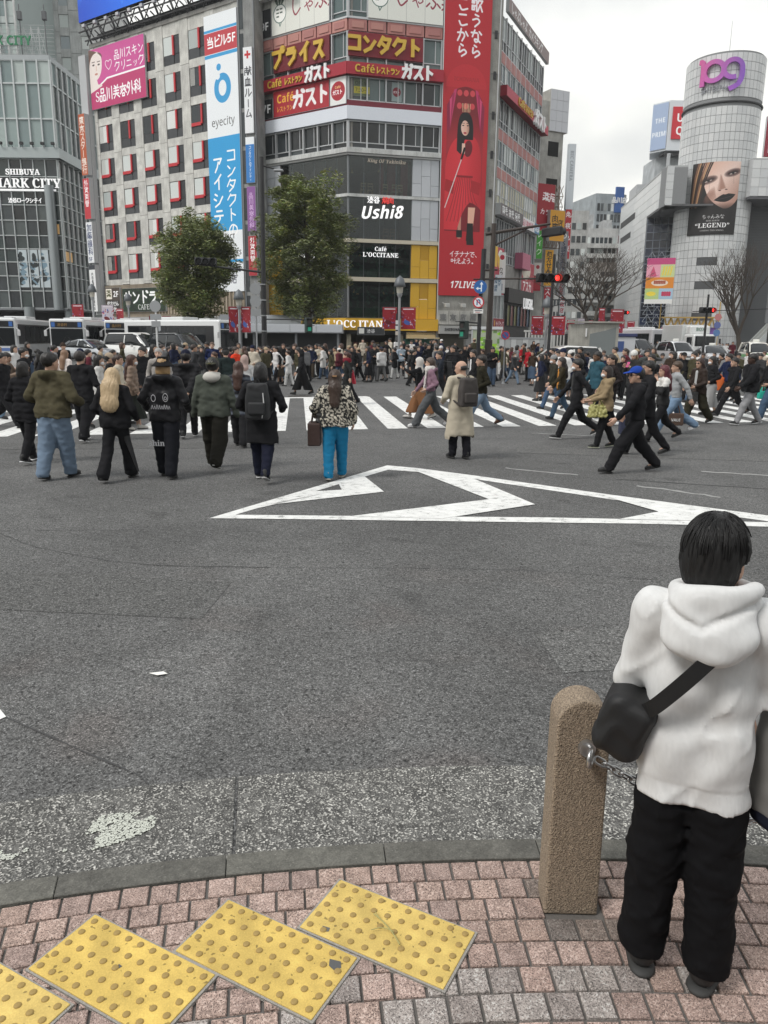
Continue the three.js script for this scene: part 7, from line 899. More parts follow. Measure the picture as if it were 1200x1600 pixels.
// ---------------------------------------------------------------- people: distance fields meshed as continuous skins
class Field {
constructor(mn, mx, c) { this.c = c; this.o = mn; this.n = mx.map((v, i) => Math.ceil((v - mn[i]) / c) + 2); this.v = new Float32Array(this.n[0] * this.n[1] * this.n[2]).fill(9); }
each(mn, mx, f) { const { c, o, n, v } = this, a = mn.map((q, i) => Math.max(0, Math.floor((q - o[i]) / c))), b = mx.map((q, i) => Math.min(n[i] - 1, Math.ceil((q - o[i]) / c))); for (let k = a[2]; k <= b[2]; k++) for (let j = a[1]; j <= b[1]; j++) { let p = (k * n[1] + j) * n[0] + a[0]; const y = o[1] + j * c, z = o[2] + k * c; for (let i = a[0]; i <= b[0]; i++, p++) v[p] = f(o[0] + i * c, y, z, v[p]); } }
put(mn, mx, k, d) { const m = k + this.c * 2.5; this.each(mn.map((q) => q - m), mx.map((q) => q + m), (x, y, z, a) => { const b = d(x, y, z), h = Math.max(k - Math.abs(a - b), 0) / k; return Math.min(a, b) - h * h * k * 0.25; }); return this; }
// tapered capsule; s squeezes depth (z) about its axis
cone(a, b, ra, rb, k = 0.03, s = 1) {
const d = [b[0] - a[0], b[1] - a[1], (b[2] - a[2]) / s], L = d[0] * d[0] + d[1] * d[1] + d[2] * d[2] + 1e-9, r = Math.max(ra, rb);
return this.put(a.map((q, i) => Math.min(q, b[i]) - r), a.map((q, i) => Math.max(q, b[i]) + r), k, (x, y, z) => { const px = x - a[0], py = y - a[1], pz = (z - a[2]) / s, t = clamp((px * d[0] + py * d[1] + pz * d[2]) / L); return (Math.hypot(px - d[0] * t, py - d[1] * t, pz - d[2] * t) - lerp(ra, rb, t)) * Math.min(1, s); });
}
ell(c, r, k = 0.02, rx = 0) { const cs = Math.cos(rx), sn = Math.sin(rx), R = Math.max(...r); return this.put(c.map((q) => q - R), c.map((q) => q + R), k, (x, y, z) => { const px = x - c[0], y0 = y - c[1], z0 = z - c[2], py = y0 * cs + z0 * sn, pz = -y0 * sn + z0 * cs, k0 = Math.hypot(px / r[0], py / r[1], pz / r[2]), k1 = Math.hypot(px / r[0] ** 2, py / r[1] ** 2, pz / r[2] ** 2) + 1e-6; return k0 * (k0 - 1) / k1; }); }
edit(f) { const e = this.o.map((q, i) => q + this.n[i] * this.c); this.each(this.o, e, (x, y, z, a) => (a < 0.12 ? f(x, y, z, a) : a)); return this; }
mesh() { // surface nets
const { c, o, n, v } = this, [nx, ny, nz] = n, id = new Int32Array(v.length).fill(-1), P = [], I = [], S = [1, nx, nx * ny], cor = [0, 1, nx, nx + 1, nx * ny, nx * ny + 1, nx * ny + nx, nx * ny + nx + 1];
const ed = [[0, 1], [2, 3], [4, 5], [6, 7], [0, 2], [1, 3], [4, 6], [5, 7], [0, 4], [1, 5], [2, 6], [3, 7]];
for (let k = 0; k < nz - 1; k++) for (let j = 0; j < ny - 1; j++) for (let i = 0; i < nx - 1; i++) {
const b = (k * ny + j) * nx + i; let m = 0; for (let q = 0; q < 8; q++) if (v[b + cor[q]] < 0) m |= 1 << q; if (m === 0 || m === 255) continue;
let x = 0, y = 0, z = 0, w = 0; for (const [p, q] of ed) { const A = v[b + cor[p]], B = v[b + cor[q]]; if ((A < 0) === (B < 0)) continue; const t = A / (A - B); x += (p & 1) + ((q & 1) - (p & 1)) * t; y += (p >> 1 & 1) + ((q >> 1 & 1) - (p >> 1 & 1)) * t; z += (p >> 2) + ((q >> 2) - (p >> 2)) * t; w++; }
id[b] = P.length / 3; P.push(o[0] + (i + x / w) * c, o[1] + (j + y / w) * c, o[2] + (k + z / w) * c);
}
for (let k = 1; k < nz - 1; k++) for (let j = 1; j < ny - 1; j++) for (let i = 1; i < nx - 1; i++) { const b = (k * ny + j) * nx + i, A = v[b] < 0; for (let ax = 0; ax < 3; ax++) { if (A === v[b + S[ax]] < 0) continue; const u = S[(ax + 1) % 3], w = S[(ax + 2) % 3], q = [id[b - u - w], id[b - w], id[b], id[b - u]]; if (q.some((e) => e < 0)) continue; A ? I.push(q[0], q[1], q[2], q[0], q[2], q[3]) : I.push(q[0], q[2], q[1], q[0], q[3], q[2]); } }
const g = new THREE.BufferGeometry(); g.setAttribute('position', new THREE.Float32BufferAttribute(P, 3)); g.setIndex(I); g.computeVertexNormals(); return g;
}
}
const tint = (g, f) => { const p = g.attributes.position, C = new Float32Array(p.count * 3); for (let i = 0; i < p.count; i++) C.set(f(p.getX(i), p.getY(i), p.getZ(i)), i * 3); g.setAttribute('color', new THREE.BufferAttribute(C, 3)); return g; };
const WHITE = () => [1, 1, 1];
// head, facing +z, chin to crown 0.23, origin at the centre
const heads = {}, hairs = {};
function headGeo(cell) {
return heads[cell] ??= (() => {
const f = new Field([-0.11, -0.2, -0.13], [0.11, 0.14, 0.15], cell);
f.ell([0, 0.025, -0.012], [0.074, 0.09, 0.094], 0.01).ell([0, -0.045, 0.03], [0.056, 0.07, 0.062], 0.05).ell([0, -0.098, 0.062], [0.022, 0.016, 0.018], 0.03).cone([0, -0.06, -0.025], [0, -0.19, -0.035], 0.05, 0.056, 0.03);
f.cone([0, 0.008, 0.082], [0, -0.036, 0.104], 0.008, 0.013, 0.014).cone([-0.012, -0.04, 0.092], [0.012, -0.04, 0.092], 0.009, 0.009, 0.008).ell([0, -0.07, 0.083], [0.023, 0.008, 0.009], 0.01).cone([-0.045, 0.028, 0.068], [0.045, 0.028, 0.068], 0.014, 0.014, 0.025);
for (const s of [-1, 1]) f.ell([s * 0.077, -0.012, -0.012], [0.010, 0.031, 0.019], 0.008, -0.2);
return tint(f.mesh(), (x, y, z) => { const ax = Math.abs(x); if (z > 0.06 && Math.abs(y - 0.002) < 0.0065 && Math.abs(ax - 0.031) < 0.014) return Math.abs(ax - 0.031) < 0.007 ? [0.05, 0.04, 0.04] : [0.9, 0.95, 1.0]; if (z > 0.055 && Math.abs(y - 0.027) < 0.006 && ax > 0.014 && ax < 0.05) return [0.16, 0.13, 0.12]; if (z > 0.07 && Math.abs(y + 0.07) < 0.007 && ax < 0.022) return [0.85, 0.55, 0.52]; return [1, 1, 1]; });
})();
}
const strand = (x, y, z, f) => noise3(x * f, y * f * 0.25, z * f);
function hairGeo(style, cell) {
return hairs[style + cell] ??= (() => {
const f = new Field([-0.26, -0.56, -0.32], [0.26, 0.2, 0.15], cell);
if (style === 'bald') { f.ell([0, 0.0, -0.03], [0.081, 0.06, 0.09], 0.02); f.edit((x, y, z, a) => Math.max(a, z - 0.02 - 0.6 * Math.max(0, 0.02 - y), y - 0.055 + 0.2 * z, -y - 0.075)); }
else {
f.ell([0, 0.036, -0.016], [0.086, 0.096, 0.108], 0.02); if (style === 'bowl' || style === 'short') f.ell([0, 0.03, -0.04], [0.092, 0.095, 0.09], 0.03);
if (style === 'long') f.cone([0, 0, -0.05], [0, -0.15, -0.115], 0.085, 0.085, 0.05, 0.66).cone([0, -0.15, -0.115], [0, -0.36, -0.15], 0.085, 0.075, 0.04, 0.6).cone([-0.05, -0.02, 0], [-0.075, -0.28, -0.01], 0.04, 0.03, 0.05).cone([0.05, -0.02, 0], [0.075, -0.28, -0.01], 0.04, 0.03, 0.05);
if (style === 'blond') f.cone([0, 0, -0.055], [0, -0.15, -0.14], 0.09, 0.11, 0.05, 0.6).cone([0, -0.15, -0.14], [0, -0.37, -0.18], 0.11, 0.135, 0.05, 0.5).cone([-0.06, -0.02, -0.01], [-0.13, -0.36, -0.02], 0.04, 0.03, 0.05).cone([0.06, -0.02, -0.01], [0.13, -0.34, -0.02], 0.04, 0.03, 0.05);
if (style === 'bob') f.ell([0, -0.06, -0.03], [0.1, 0.11, 0.095], 0.05);
if (style === 'tail') f.ell([0, 0.03, -0.12], [0.04, 0.04, 0.04], 0.03).cone([0, 0.02, -0.13], [0, -0.16, -0.11], 0.035, 0.03, 0.03);
const low = { short: -0.07, bowl: -0.085, boy: -0.1 }[style];
f.edit((x, y, z, a) => { const fr = 0.052 - 0.10 * sstep(0.05, 0.105, y) * -1 - 0, front = z - (y > 0.04 ? 0.085 : 0.0) - (y > 0.04 ? 0 : sstep(-0.02, 0.04, y) * 0.085); let d = Math.max(a, y < 0.045 ? z - lerp(-0.005, 0.075, sstep(0.0, 0.045, y)) - (low ? 0.0 : 0.02) * (Math.abs(x) > 0.055 ? 1 : 0) : -9); if (low) d = Math.max(d, -(y - low) - 0.01 * strand(x, 0, z, 60), y < 0.0 && z > -0.035 ? 0.012 * Math.min(1, -y * 40) + a : -9); return d + 0.004 * strand(x, y, z, 34) + 0.0025 * strand(x, y, z, 90); });
}
return f.mesh();
})();
}
// hand: +y runs from the fingertips back to the wrist at the origin, palm faces +x
const handsG = {};
function handGeo(cell, grip) {
return handsG[cell + '' + grip] ??= (() => {
const f = new Field([-0.07, -0.2, -0.07], [0.08, 0.05, 0.09], cell); f.cone([0, 0.02, 0], [0, -0.02, 0], 0.026, 0.028, 0.01).cone([0, -0.03, -0.012], [0, -0.085, -0.022], 0.019, 0.015, 0.015).cone([0, -0.03, 0.012], [0, -0.088, 0.022], 0.02, 0.015, 0.015).cone([0, -0.04, 0], [0, -0.088, 0], 0.018, 0.016, 0.015);
const L = [0.068, 0.078, 0.072, 0.056], r = 0.0095, curl = grip ? 1.25 : 0.38;
for (let i = 0; i < 4; i++) { const z = 0.027 - i * 0.018; let p = [0.002, -0.088, z], a = curl * 0.5; for (let s = 0; s < 3; s++) { const l = L[i] * [0.45, 0.31, 0.24][s], q = [p[0] + Math.sin(a) * l, p[1] - Math.cos(a) * l, p[2] * 1.02]; f.cone(p, q, r * (1 - s * 0.08), r * (0.92 - s * 0.08), 0.003); p = q; a += curl; } }
f.cone([0.008, -0.03, 0.02], [0.022, -0.06, 0.045], 0.014, 0.0115, 0.01).cone([0.022, -0.06, 0.045], grip ? [0.04, -0.085, 0.03] : [0.024, -0.095, 0.05], 0.0115, 0.0085, 0.004); return tint(f.mesh(), WHITE);
})();
}
const add = (a, b, k = 1) => [a[0] + b[0] * k, a[1] + b[1] * k, a[2] + b[2] * k], mixp = (a, b, t) => [lerp(a[0], b[0], t), lerp(a[1], b[1], t), lerp(a[2], b[2], t)];
function ik(a, target, l1, l2, pole) { const d = V(...target).sub(V(...a)); let L = d.length(); const mx = (l1 + l2) * 0.995; if (L > mx) { d.multiplyScalar(mx / L); L = mx; } const e = d.clone().normalize(), x = (l1 * l1 - l2 * l2 + L * L) / (2 * L), hh = Math.sqrt(Math.max(0, l1 * l1 - x * x)), p = V(...pole); p.addScaledVector(e, -p.dot(e)).normalize(); return [V(...a).addScaledVector(e, x).addScaledVector(p, hh).toArray(), V(...a).add(d).toArray()]; }
const skinM = (c) => mt(c, 0.6, { vertexColors: true });
const clothB = tex(512, (i) => 0.5 + 0.12 * nS[i] + 0.10 * nR[i], false);
const clothRep = rep(clothB, 6), clothM = (c, r = 0.9) => mt(c, r, { specularIntensity: 0.3 });
const SK = [[0.50, 0.31, 0.225], [0.56, 0.365, 0.275], [0.44, 0.265, 0.185]];
const RP = rng(2024);
// builds one person facing +z at the origin of its group
function makePerson(label, o = {}, group) {
const { h = 1.68, cell = 0.02, gait = 0, ph = 1, lean = 0.03, top = 'jacket', hem = 0.46, wide = 1, fem = false, skin = SK[0], cut = {} } = o, f = cell > 0.024, hc = cell > 0.024 ? 0.011 : o.hc ?? 0.0075, t = thing('person', label, 'person', [0, 0, 0], 0, group);
const S = (v) => v * h, g = gait, bulk = (o.bulk ?? 1) * (fem ? 0.86 : 0.94);
// legs: stride angle g, phase ph (+1 left forward)
const leg = (s) => { const fw = s * ph > 0, th = fw ? g : -g * 0.75, kn = fw ? g * 0.25 : g * (o.kick ?? 1.0); return { th, kn, fw }; };
const tl = S(0.243), sl = S(0.232), hipY = (L) => tl * Math.cos(L.th) + sl * Math.cos(L.th - L.kn);
const legs = [leg(1), leg(-1)], hy = S(0.05) + Math.max(...legs.map(hipY)) - 0.004, hip = [0, hy, 0], spine = [0, Math.cos(lean), Math.sin(lean)];
const J = legs.map((L, i) => { const s = i ? -1 : 1, a = [s * S(0.052), hy, 0], k = add(a, [s * S(0.004 + (o.stance ?? 0) * 0.4), -tl * Math.cos(L.th), tl * Math.sin(L.th)]), q = L.th - L.kn, n = add(k, [s * S((o.stance ?? 0) * 0.6), -sl * Math.cos(q), sl * Math.sin(q)]); return { a, k, n, q, L }; });
const neck = add(hip, spine, S(0.305)), sh = [1, -1].map((s) => add(add(hip, spine, S(0.278)), [s * S(fem ? 0.098 : 0.108), 0, 0])), head = add(neck, [0, S(0.088), S(0.012)]);
const sw = g * 0.32, hands = [1, -1].map((s, i) => { const d = o.arms?.[i]; if (d) return add(hip, [d[0] * S(1), d[1] * S(1), d[2] * S(1)]); const fw = -s * ph * sw; if (!o.noPocket && RP() < 0.3) return add(hip, [s * S(0.105), S(0.05), S(0.07)]); return add(sh[i], [s * S(0.055), -S(0.29) + Math.abs(fw) * S(0.10), S(0.02) + S(fw)]); });
const arm = sh.map((a, i) => { const [e, w] = ik(a, hands[i], S(0.172), S(0.15), o.poles?.[i] ?? [i ? -0.5 : 0.5, -0.25, -1]); return { a, e, w }; });
// skin: trunk, limbs, neck as one field, head and hands merged in
const B = new Field([-S(0.36), 0, -S(0.42)], [S(0.36), S(0.92), S(0.45)], Math.max(cell, 0.024));
B.cone(add(hip, [0, S(0.02), 0]), add(hip, spine, S(0.14)), S(0.055), S(0.05), 0.04, 0.6).cone(add(hip, spine, S(0.14)), add(hip, spine, S(0.25)), S(0.05), S(0.052), 0.04, 0.5).cone(add(hip, spine, S(0.25)), neck, S(0.03), S(0.026), 0.03).cone(neck, add(neck, [0, S(0.05), S(0.008)]), S(0.03), S(0.03), 0.02);
for (const A of arm) B.cone(A.a, A.e, S(0.026), S(0.021), 0.02).cone(A.e, A.w, S(0.021), S(0.016), 0.01); for (const q of J) B.cone(q.a, q.k, S(0.045), S(0.03), 0.03).cone(q.k, q.n, S(0.028), S(0.02), 0.02).cone(q.n, add(q.n, [0, -S(0.02), S(0.06)]), S(0.02), S(0.016), 0.01);
const hs = h / 1.68 * (o.headScale ?? 1), hd = o.head ?? [0, 0, 0], place = (geo) => { const q = geo.clone(); q.scale(hs, hs, hs); q.rotateX(hd[1] + lean * 0.4); q.rotateY(hd[0]); return q.translate(...head); };
const parts = [tint(B.mesh(), WHITE), place(headGeo(hc))];
arm.forEach((A, i) => { if (o.noHand?.[i]) return; const d = V(...A.w).sub(V(...A.e)).normalize(), q = handGeo(f ? 0.009 : o.hc ? 0.003 : 0.005, !!o.grip?.[i]).clone(); if (i) q.scale(1, 1, 1); else q.scale(-1, 1, 1), q.index && (() => { const I = q.index.array; for (let k = 0; k < I.length; k += 3) { const s = I[k]; I[k] = I[k + 1]; I[k + 1] = s; } })(); q.scale(hs * (fem ? 0.92 : 1), hs, hs); const y = d.clone().negate(), z = V(0, 0, 1).addScaledVector(y, -y.z).normalize(), x = y.clone().cross(z); q.applyMatrix4(new THREE.Matrix4().makeBasis(x, y, z).setPosition(...A.w)); parts.push(q); });
const body = parts.map((q) => { const n = q.toNonIndexed(); for (const k of Object.keys(n.attributes)) if (!['position', 'normal', 'color'].includes(k)) n.deleteAttribute(k); return n; }), bg = mergeGeometries(body); mesh('body', bg, skinM(skin), t);
const folds = (amp, sx = 7, sy = 16) => (x, y, z, a) => a + amp * (noise3(x * sx + h * 9, y * sy, z * sx) + 0.5 * noise3(x * sx * 2.3, y * sy * 2, z * sx * 2.3 + h)) - amp * 1.1 * Math.pow(1 - Math.abs(noise3(x * sx * 0.9 + y * 3 + 7, y * sy * 0.35 + h, z * sx * 0.9)), 7);
// trousers or skirt
if (o.bottom !== 'skirt') {
const F = new Field([-S(0.2), 0, -S(0.42)], [S(0.2), hy + S(0.1), S(0.45)], cell), w = wide;
F.cone(add(hip, [-S(0.02), S(0.02), 0]), add(hip, [S(0.02), S(0.02), 0]), S(0.082) * bulk, S(0.082) * bulk, 0.04, 0.8);
for (const q of J) { F.cone(add(q.a, [0, -S(0.02), 0]), q.k, S(0.062) * bulk * lerp(1, w, 0.4), S(0.046) * w, 0.03); F.cone(q.k, mixp(q.k, q.n, 0.99), S(0.045) * w, S(0.036) * w * (o.flare ?? 1), 0.025); }
F.edit((x, y, z, a) => Math.max(folds(0.006, 6, 13)(x, y, z, a) + (o.legFold ?? 0.004) * Math.sin(y * 70 + 8 * noise3(x * 4, y * 3, z * 4)) * sstep(0.35, 0.05, y / h), (o.cuff ?? S(0.028)) - y, y - (o.waist ? S(o.waist) : hy + S(0.06)))); mesh('trousers', F.mesh(), clothM(o.legs ?? [0.015, 0.015, 0.017]), t);
} else {
const F = new Field([-S(0.24), 0, -S(0.42)], [S(0.24), hy + S(0.1), S(0.42)], cell), y1 = S(o.skirtHem ?? 0.16), mid = mixp(J[0].k, J[1].k, 0.5), r0 = S(0.095) * (o.flare ?? 1); F.cone(add(hip, [0, S(0.03), 0]), [0, hy - S(0.08), 0], S(0.075), S(0.092), 0.04, 0.85); for (const q of J) F.cone(add(q.a, [0, -S(0.04), 0]), [q.k[0], Math.max(y1 - 0.02, q.k[1] - S(0.16)), mixp(q.k, q.n, 0.6)[2] * 0.9], S(0.075), r0, 0.08);
F.edit((x, y, z, a) => Math.max(a + 0.010 * Math.sin(Math.atan2(x, z - mid[2] * 0.5) * 11) * sstep(hy, y1, y), y1 - y, y - hy - S(0.06))); mesh('skirt', F.mesh(), clothM(o.legs ?? [0.015, 0.015, 0.017]), t);
}
// upper garment
{
const low = S(hem), F = new Field([-S(0.4), low - 0.06, -S(0.42)], [S(0.4), S(0.95), S(0.48)], cell), k = bulk * (o.puff ?? 1), cx = S(0.043) * k;
for (const s of [-1, 1]) { const u = (y) => add(add(hip, spine, y), [s * cx, 0, 0]); F.cone(u(S(0.02)), u(S(0.14)), S(0.067) * k, S(0.063) * k, 0.05, 0.86).cone(u(S(0.14)), u(S(0.255)), S(0.066) * k, S(0.054) * k, 0.05, 0.9).cone(add(neck, [0, -S(0.012), 0]), add(sh[s > 0 ? 0 : 1], [0, -S(0.004), 0]), S(0.036), S(0.037) * k, 0.05); if (low < hy - 0.03) F.cone(u(S(0.02)), [s * cx * 1.15, low, J[s > 0 ? 0 : 1].k[2] * 0.35 * sstep(hy, S(0.25), low)], S(0.073) * k, S(0.076) * k * (o.coatFlare ?? 1), 0.06, 0.95); }
const sr = (o.sleeve ?? 1) * k; arm.forEach((A, i) => { F.cone(A.a, A.e, S(0.039) * sr, S(0.033) * sr, o.armK ?? 0.018).cone(A.e, mixp(A.e, A.w, 0.93), S(0.033) * sr, S(0.025) * sr, 0.015); });
if (!o.noCollar && !['long', 'blond'].includes(o.hair ?? (fem ? 'long' : ''))) F.cone(add(neck, [0, -S(0.01), -S(0.004)]), add(neck, [0, S(0.022), S(0.004)]), S(0.042), S(0.038), 0.02);
if (o.hood) F.ell(add(neck, [0, S(0.005), -S(0.045)]), [S(0.078), S(0.045), S(0.05)], 0.03, 0.35);
const puffy = o.puffy ? (x, y) => -0.012 * Math.abs(Math.sin((y + 0.06 * Math.abs(x)) * 36)) : () => 0;
F.edit((x, y, z, a) => { let d = folds(o.foldAmp ?? (o.stiff ? 0.004 : 0.008), o.foldX ?? 6, o.foldY ?? 11)(x, y, z, a) + puffy(x, y); if (o.rib && y < low + 0.07) d += o.ribIn ?? 0.008; const hd2 = (x - head[0]) ** 2 + (z - head[2]) ** 2; return Math.max(d, Math.hypot(x, z) < S(0.16) * k && Math.abs(x) < S(0.13) * k ? low - y + (o.hemWave ?? 0.012) * noise3(x * 8, 3, z * 8) : -9, y - neck[1] - S(0.03)); });
mesh(o.topName ?? top, F.mesh(), o.topMat ?? clothM(o.color ?? [0.016, 0.016, 0.018], o.topR), t);
if (o.inner) { const Q = new Field([-S(0.07), S(0.4), 0], [S(0.07), S(0.86), S(0.3)], cell); Q.cone(add(add(hip, spine, S(0.0)), [0, 0, S(0.055) * k]), add(add(hip, spine, S(0.27)), [0, 0, S(0.045) * k]), S(0.032), S(0.026), 0.02, 0.8); mesh('shirt', Q.mesh(), clothM(o.inner), t); }
}
// shoes
J.forEach((q, i) => { const up = q.L.fw ? 0.12 * Math.min(1, g * 2) : -(q.L.kn * 0.75), F = new THREE.Group(); const R = new Field([-0.07, -0.09, -0.12], [0.07, 0.1, 0.24], f ? 0.014 : 0.0095); R.cone([0, -0.02, -0.02], [0, -0.032, 0.11], 0.042, 0.034, 0.03).cone([0, 0.03, -0.03], [0, -0.02, 0.03], 0.036, 0.036, 0.03).cone([0, -0.035, 0.1], [0, -0.042, 0.15], 0.036, 0.028, 0.02); R.edit((x, y, z, a) => Math.max(a, -0.055 - y)); const fs = h / 1.7 * (o.shoeScale ?? 1), put = (e) => e.scale(fs, fs, fs).rotateX(-up).rotateY((i ? -1 : 1) * (o.splay ?? 0.12)).translate(q.n[0], q.n[1] - S(0.0) + 0.004, q.n[2]); const m = mesh('shoe', put(R.mesh()), mt(o.shoes ?? [0.02, 0.02, 0.02], 0.6), t); const sole = new THREE.CapsuleGeometry(0.041, 0.17, 3, 10).rotateX(Math.PI / 2).scale(1, 0.36, 1).translate(0, -0.062, 0.05); mesh('sole', put(sole), mt(o.sole ?? [0.03, 0.03, 0.03], 0.7), m); });
// head pieces
const hairC = o.hairC ?? [0.012, 0.010, 0.009]; if (o.hair !== 'none') mesh('hair', place(hairGeo(o.hair ?? (fem ? 'long' : 'short'), hc)), mt(hairC, o.hairR ?? 0.5), t);
const hat = (name, fn, c, mn = [-0.17, -0.14, -0.2], mx = [0.17, 0.2, 0.22], r = 0.85) => { const F = new Field(mn, mx, hc); fn(F); mesh(name, place(F.mesh()), clothM(c, r), t); };
if (o.cap) hat('cap', (F) => { F.ell([0, 0.05, -0.012], [0.094, 0.09, 0.112], 0.02).edit((x, y, z, a) => Math.max(a, 0.035 - y - 0.25 * Math.max(0, -z))); F.ell([0, 0.047, 0.115 * (o.capBack ? -1 : 1)], [0.075, 0.011, 0.085], 0.02, o.capBack ? -0.2 : 0.2); }, o.cap, undefined, undefined, 0.75);
if (o.beanie) hat('beanie', (F) => F.ell([0, 0.055, -0.014], [0.096, 0.105, 0.112], 0.02).edit((x, y, z, a) => Math.max(a + 0.0025 * Math.sin(Math.atan2(x, z) * 40), 0.012 - y - 0.2 * -z)), o.beanie);
if (o.bucket) hat('bucket_hat', (F) => { F.cone([0, 0.04, -0.012], [0, 0.105, -0.012], 0.1, 0.075, 0.02).edit((x, y, z, a) => Math.max(a, y - 0.135)); F.put([-0.16, -0.03, -0.17], [0.16, 0.07, 0.15], 0.015, (x, y, z) => { const r = Math.hypot(x, (z + 0.012) * 0.92), l = 0.05 - (r - 0.1) * 0.9; return Math.max(Math.abs(y - l) - 0.009, r - 0.15, 0.06 - r); }); }, o.bucket);
if (o.hijab) hat('headscarf', (F) => F.ell([0, 0.02, -0.015], [0.098, 0.12, 0.115], 0.03).cone([0, -0.08, 0], [0, -0.2, -0.01], 0.09, 0.12, 0.06).edit((x, y, z, a) => Math.max(a, -(Math.max(Math.hypot(x / 0.062, (y + 0.02) / 0.085) - 1, 0.04 - z) * 0.06))), o.hijab, [-0.2, -0.34, -0.2]);
if (o.hoodUp) hat('raised_hood', (F) => F.ell([0, 0.025, -0.02], [0.108, 0.13, 0.125], 0.03).cone([0, -0.06, -0.03], [0, -0.16, -0.03], 0.09, 0.1, 0.06).edit((x, y, z, a) => Math.max(a, -(Math.max(Math.hypot(x / 0.072, (y + 0.01) / 0.1) - 1, 0.03 - z) * 0.06))), o.hoodUp, [-0.2, -0.3, -0.2]);
if (o.mask) hat('face_mask', (F) => F.ell([0, -0.055, 0.055], [0.06, 0.045, 0.055], 0.02).edit((x, y, z, a) => Math.max(a, 0.02 - z)), o.mask === true ? [0.72, 0.73, 0.74] : o.mask);
if (o.glasses) mesh('sunglasses', place(join([rbx(-0.055, -0.008, -0.012, 0.018, 0.086, 0.096, 0.004), rbx(0.008, 0.055, -0.012, 0.018, 0.086, 0.096, 0.004), bx(-0.06, 0.06, 0.008, 0.014, 0.086, 0.09), bx(-0.078, -0.074, 0.004, 0.012, -0.02, 0.09), bx(0.074, 0.078, 0.004, 0.012, -0.02, 0.09)])), mt([0.01, 0.01, 0.012], 0.15), t);
if (o.scarf) { const F = new Field([-0.2, neck[1] - 0.5, -0.2], [0.2, neck[1] + 0.16, 0.26], cell); F.put([-0.14, neck[1] - 0.08, -0.14], [0.14, neck[1] + 0.1, 0.16], 0.02, (x, y, z) => { const r = Math.hypot(x, z - neck[2]); return Math.hypot(r - S(0.052), (y - neck[1] - 0.015) * 0.7) - S(0.03); }); if (o.scarfTail) F.cone(add(neck, [0.05, -0.02, 0.1]), add(neck, [0.07, -0.45, 0.15]), 0.045, 0.05, 0.03, 0.5); F.edit(folds(0.008, 18, 20)); mesh('scarf', F.mesh(), clothM(o.scarf), t); }
t.userData.rig = null; t.joints = { neck, sh, arm, hip, head, hy, S };
return t;
}
// stands a built person on the ground; az 0 = walking away from the camera, 90 = to the right
const stand = (t, px, py, az) => { const [x, z] = gp(px, py, 0), y = roadY(z); t.position.set(x, y, z); t.rotation.y = Math.PI - az * D2R; delete t.userData.rig; return t; };
// a bag is a thing of its own, placed in the frame of the person who carries it
function bagFor(p, name, label, cat, build, group) { const t = thing(name, label, cat, p.position.toArray(), p.rotation.y, group); build(t, p.joints); return t; }
const blob = (mn, mx, c, fn) => { const F = new Field(mn, mx, c); fn(F); return F.mesh(); };
function backpack(p, label, c, o = {}) {
return bagFor(p, 'backpack', label, 'backpack', (t, j) => {
const s = add(add(j.hip, [0, 0, 0]), [0, j.S(0.165), -j.S(0.125) - 0.04]), k = o.k ?? 1, m = mt(c, 0.7, { bumpMap: rep(clothB, 8), bumpScale: 0.0015 });
mesh('pack', blob([-0.24, s[1] - 0.34 * k, s[2] - 0.2], [0.24, s[1] + 0.36 * k, s[2] + 0.16], 0.016, (F) => F.put([-0.15, s[1] - 0.24 * k, s[2] - 0.1], [0.15, s[1] + 0.24 * k, s[2] + 0.08], 0.03, (x, y, z) => { const d = [Math.abs(x) - 0.115 * k * (1 - 0.25 * sstep(0, 0.25, y - s[1])), Math.abs(y - s[1]) - 0.19 * k, Math.abs(z - s[2]) - 0.05]; return Math.hypot(...d.map((q) => Math.max(q, 0))) + Math.min(Math.max(...d), 0) - 0.035 + 0.005 * noise3(x * 9, y * 9, z * 9); })), m, t);
mesh('front_pocket', blob([-0.2, s[1] - 0.3, s[2] - 0.22], [0.2, s[1] + 0.1, s[2]], 0.016, (F) => F.put([-0.12, s[1] - 0.2, s[2] - 0.12], [0.12, s[1], s[2] - 0.04], 0.02, (x, y, z) => { const d = [Math.abs(x) - 0.08 * k, Math.abs(y - s[1] + 0.09) - 0.06, Math.abs(z - s[2] + 0.08) - 0.02]; return Math.hypot(...d.map((q) => Math.max(q, 0))) + Math.min(Math.max(...d), 0) - 0.025; })), m, t);
for (const q of [-1, 1]) mesh('strap', tube([[q * 0.07, s[1] + 0.2 * k, s[2] + 0.04], [q * 0.1, j.neck[1] - 0.01, j.neck[2] - 0.03], [q * 0.12, j.neck[1] - 0.09, j.neck[2] + 0.1], [q * 0.14, j.hy + j.S(0.14), j.neck[2] + 0.1], [q * 0.17, j.hy + j.S(0.09), -0.02], [q * 0.12, s[1] - 0.2 * k, s[2] + 0.05]], 0.016, 24, 6), m, t);
mesh('grab_loop', tube([[-0.03, s[1] + 0.22 * k, s[2] + 0.03], [0, s[1] + 0.27 * k, s[2] + 0.02], [0.03, s[1] + 0.22 * k, s[2] + 0.03]], 0.009, 8, 6), m, t);
if (o.light) mesh('pale_strap', tube([[-0.09, s[1] + 0.12, s[2] - 0.09], [-0.1, s[1] - 0.05, s[2] - 0.1], [-0.07, s[1] - 0.22, s[2] - 0.08]], 0.008, 8, 5), mt([0.6, 0.6, 0.6], 0.6), t);
});
}
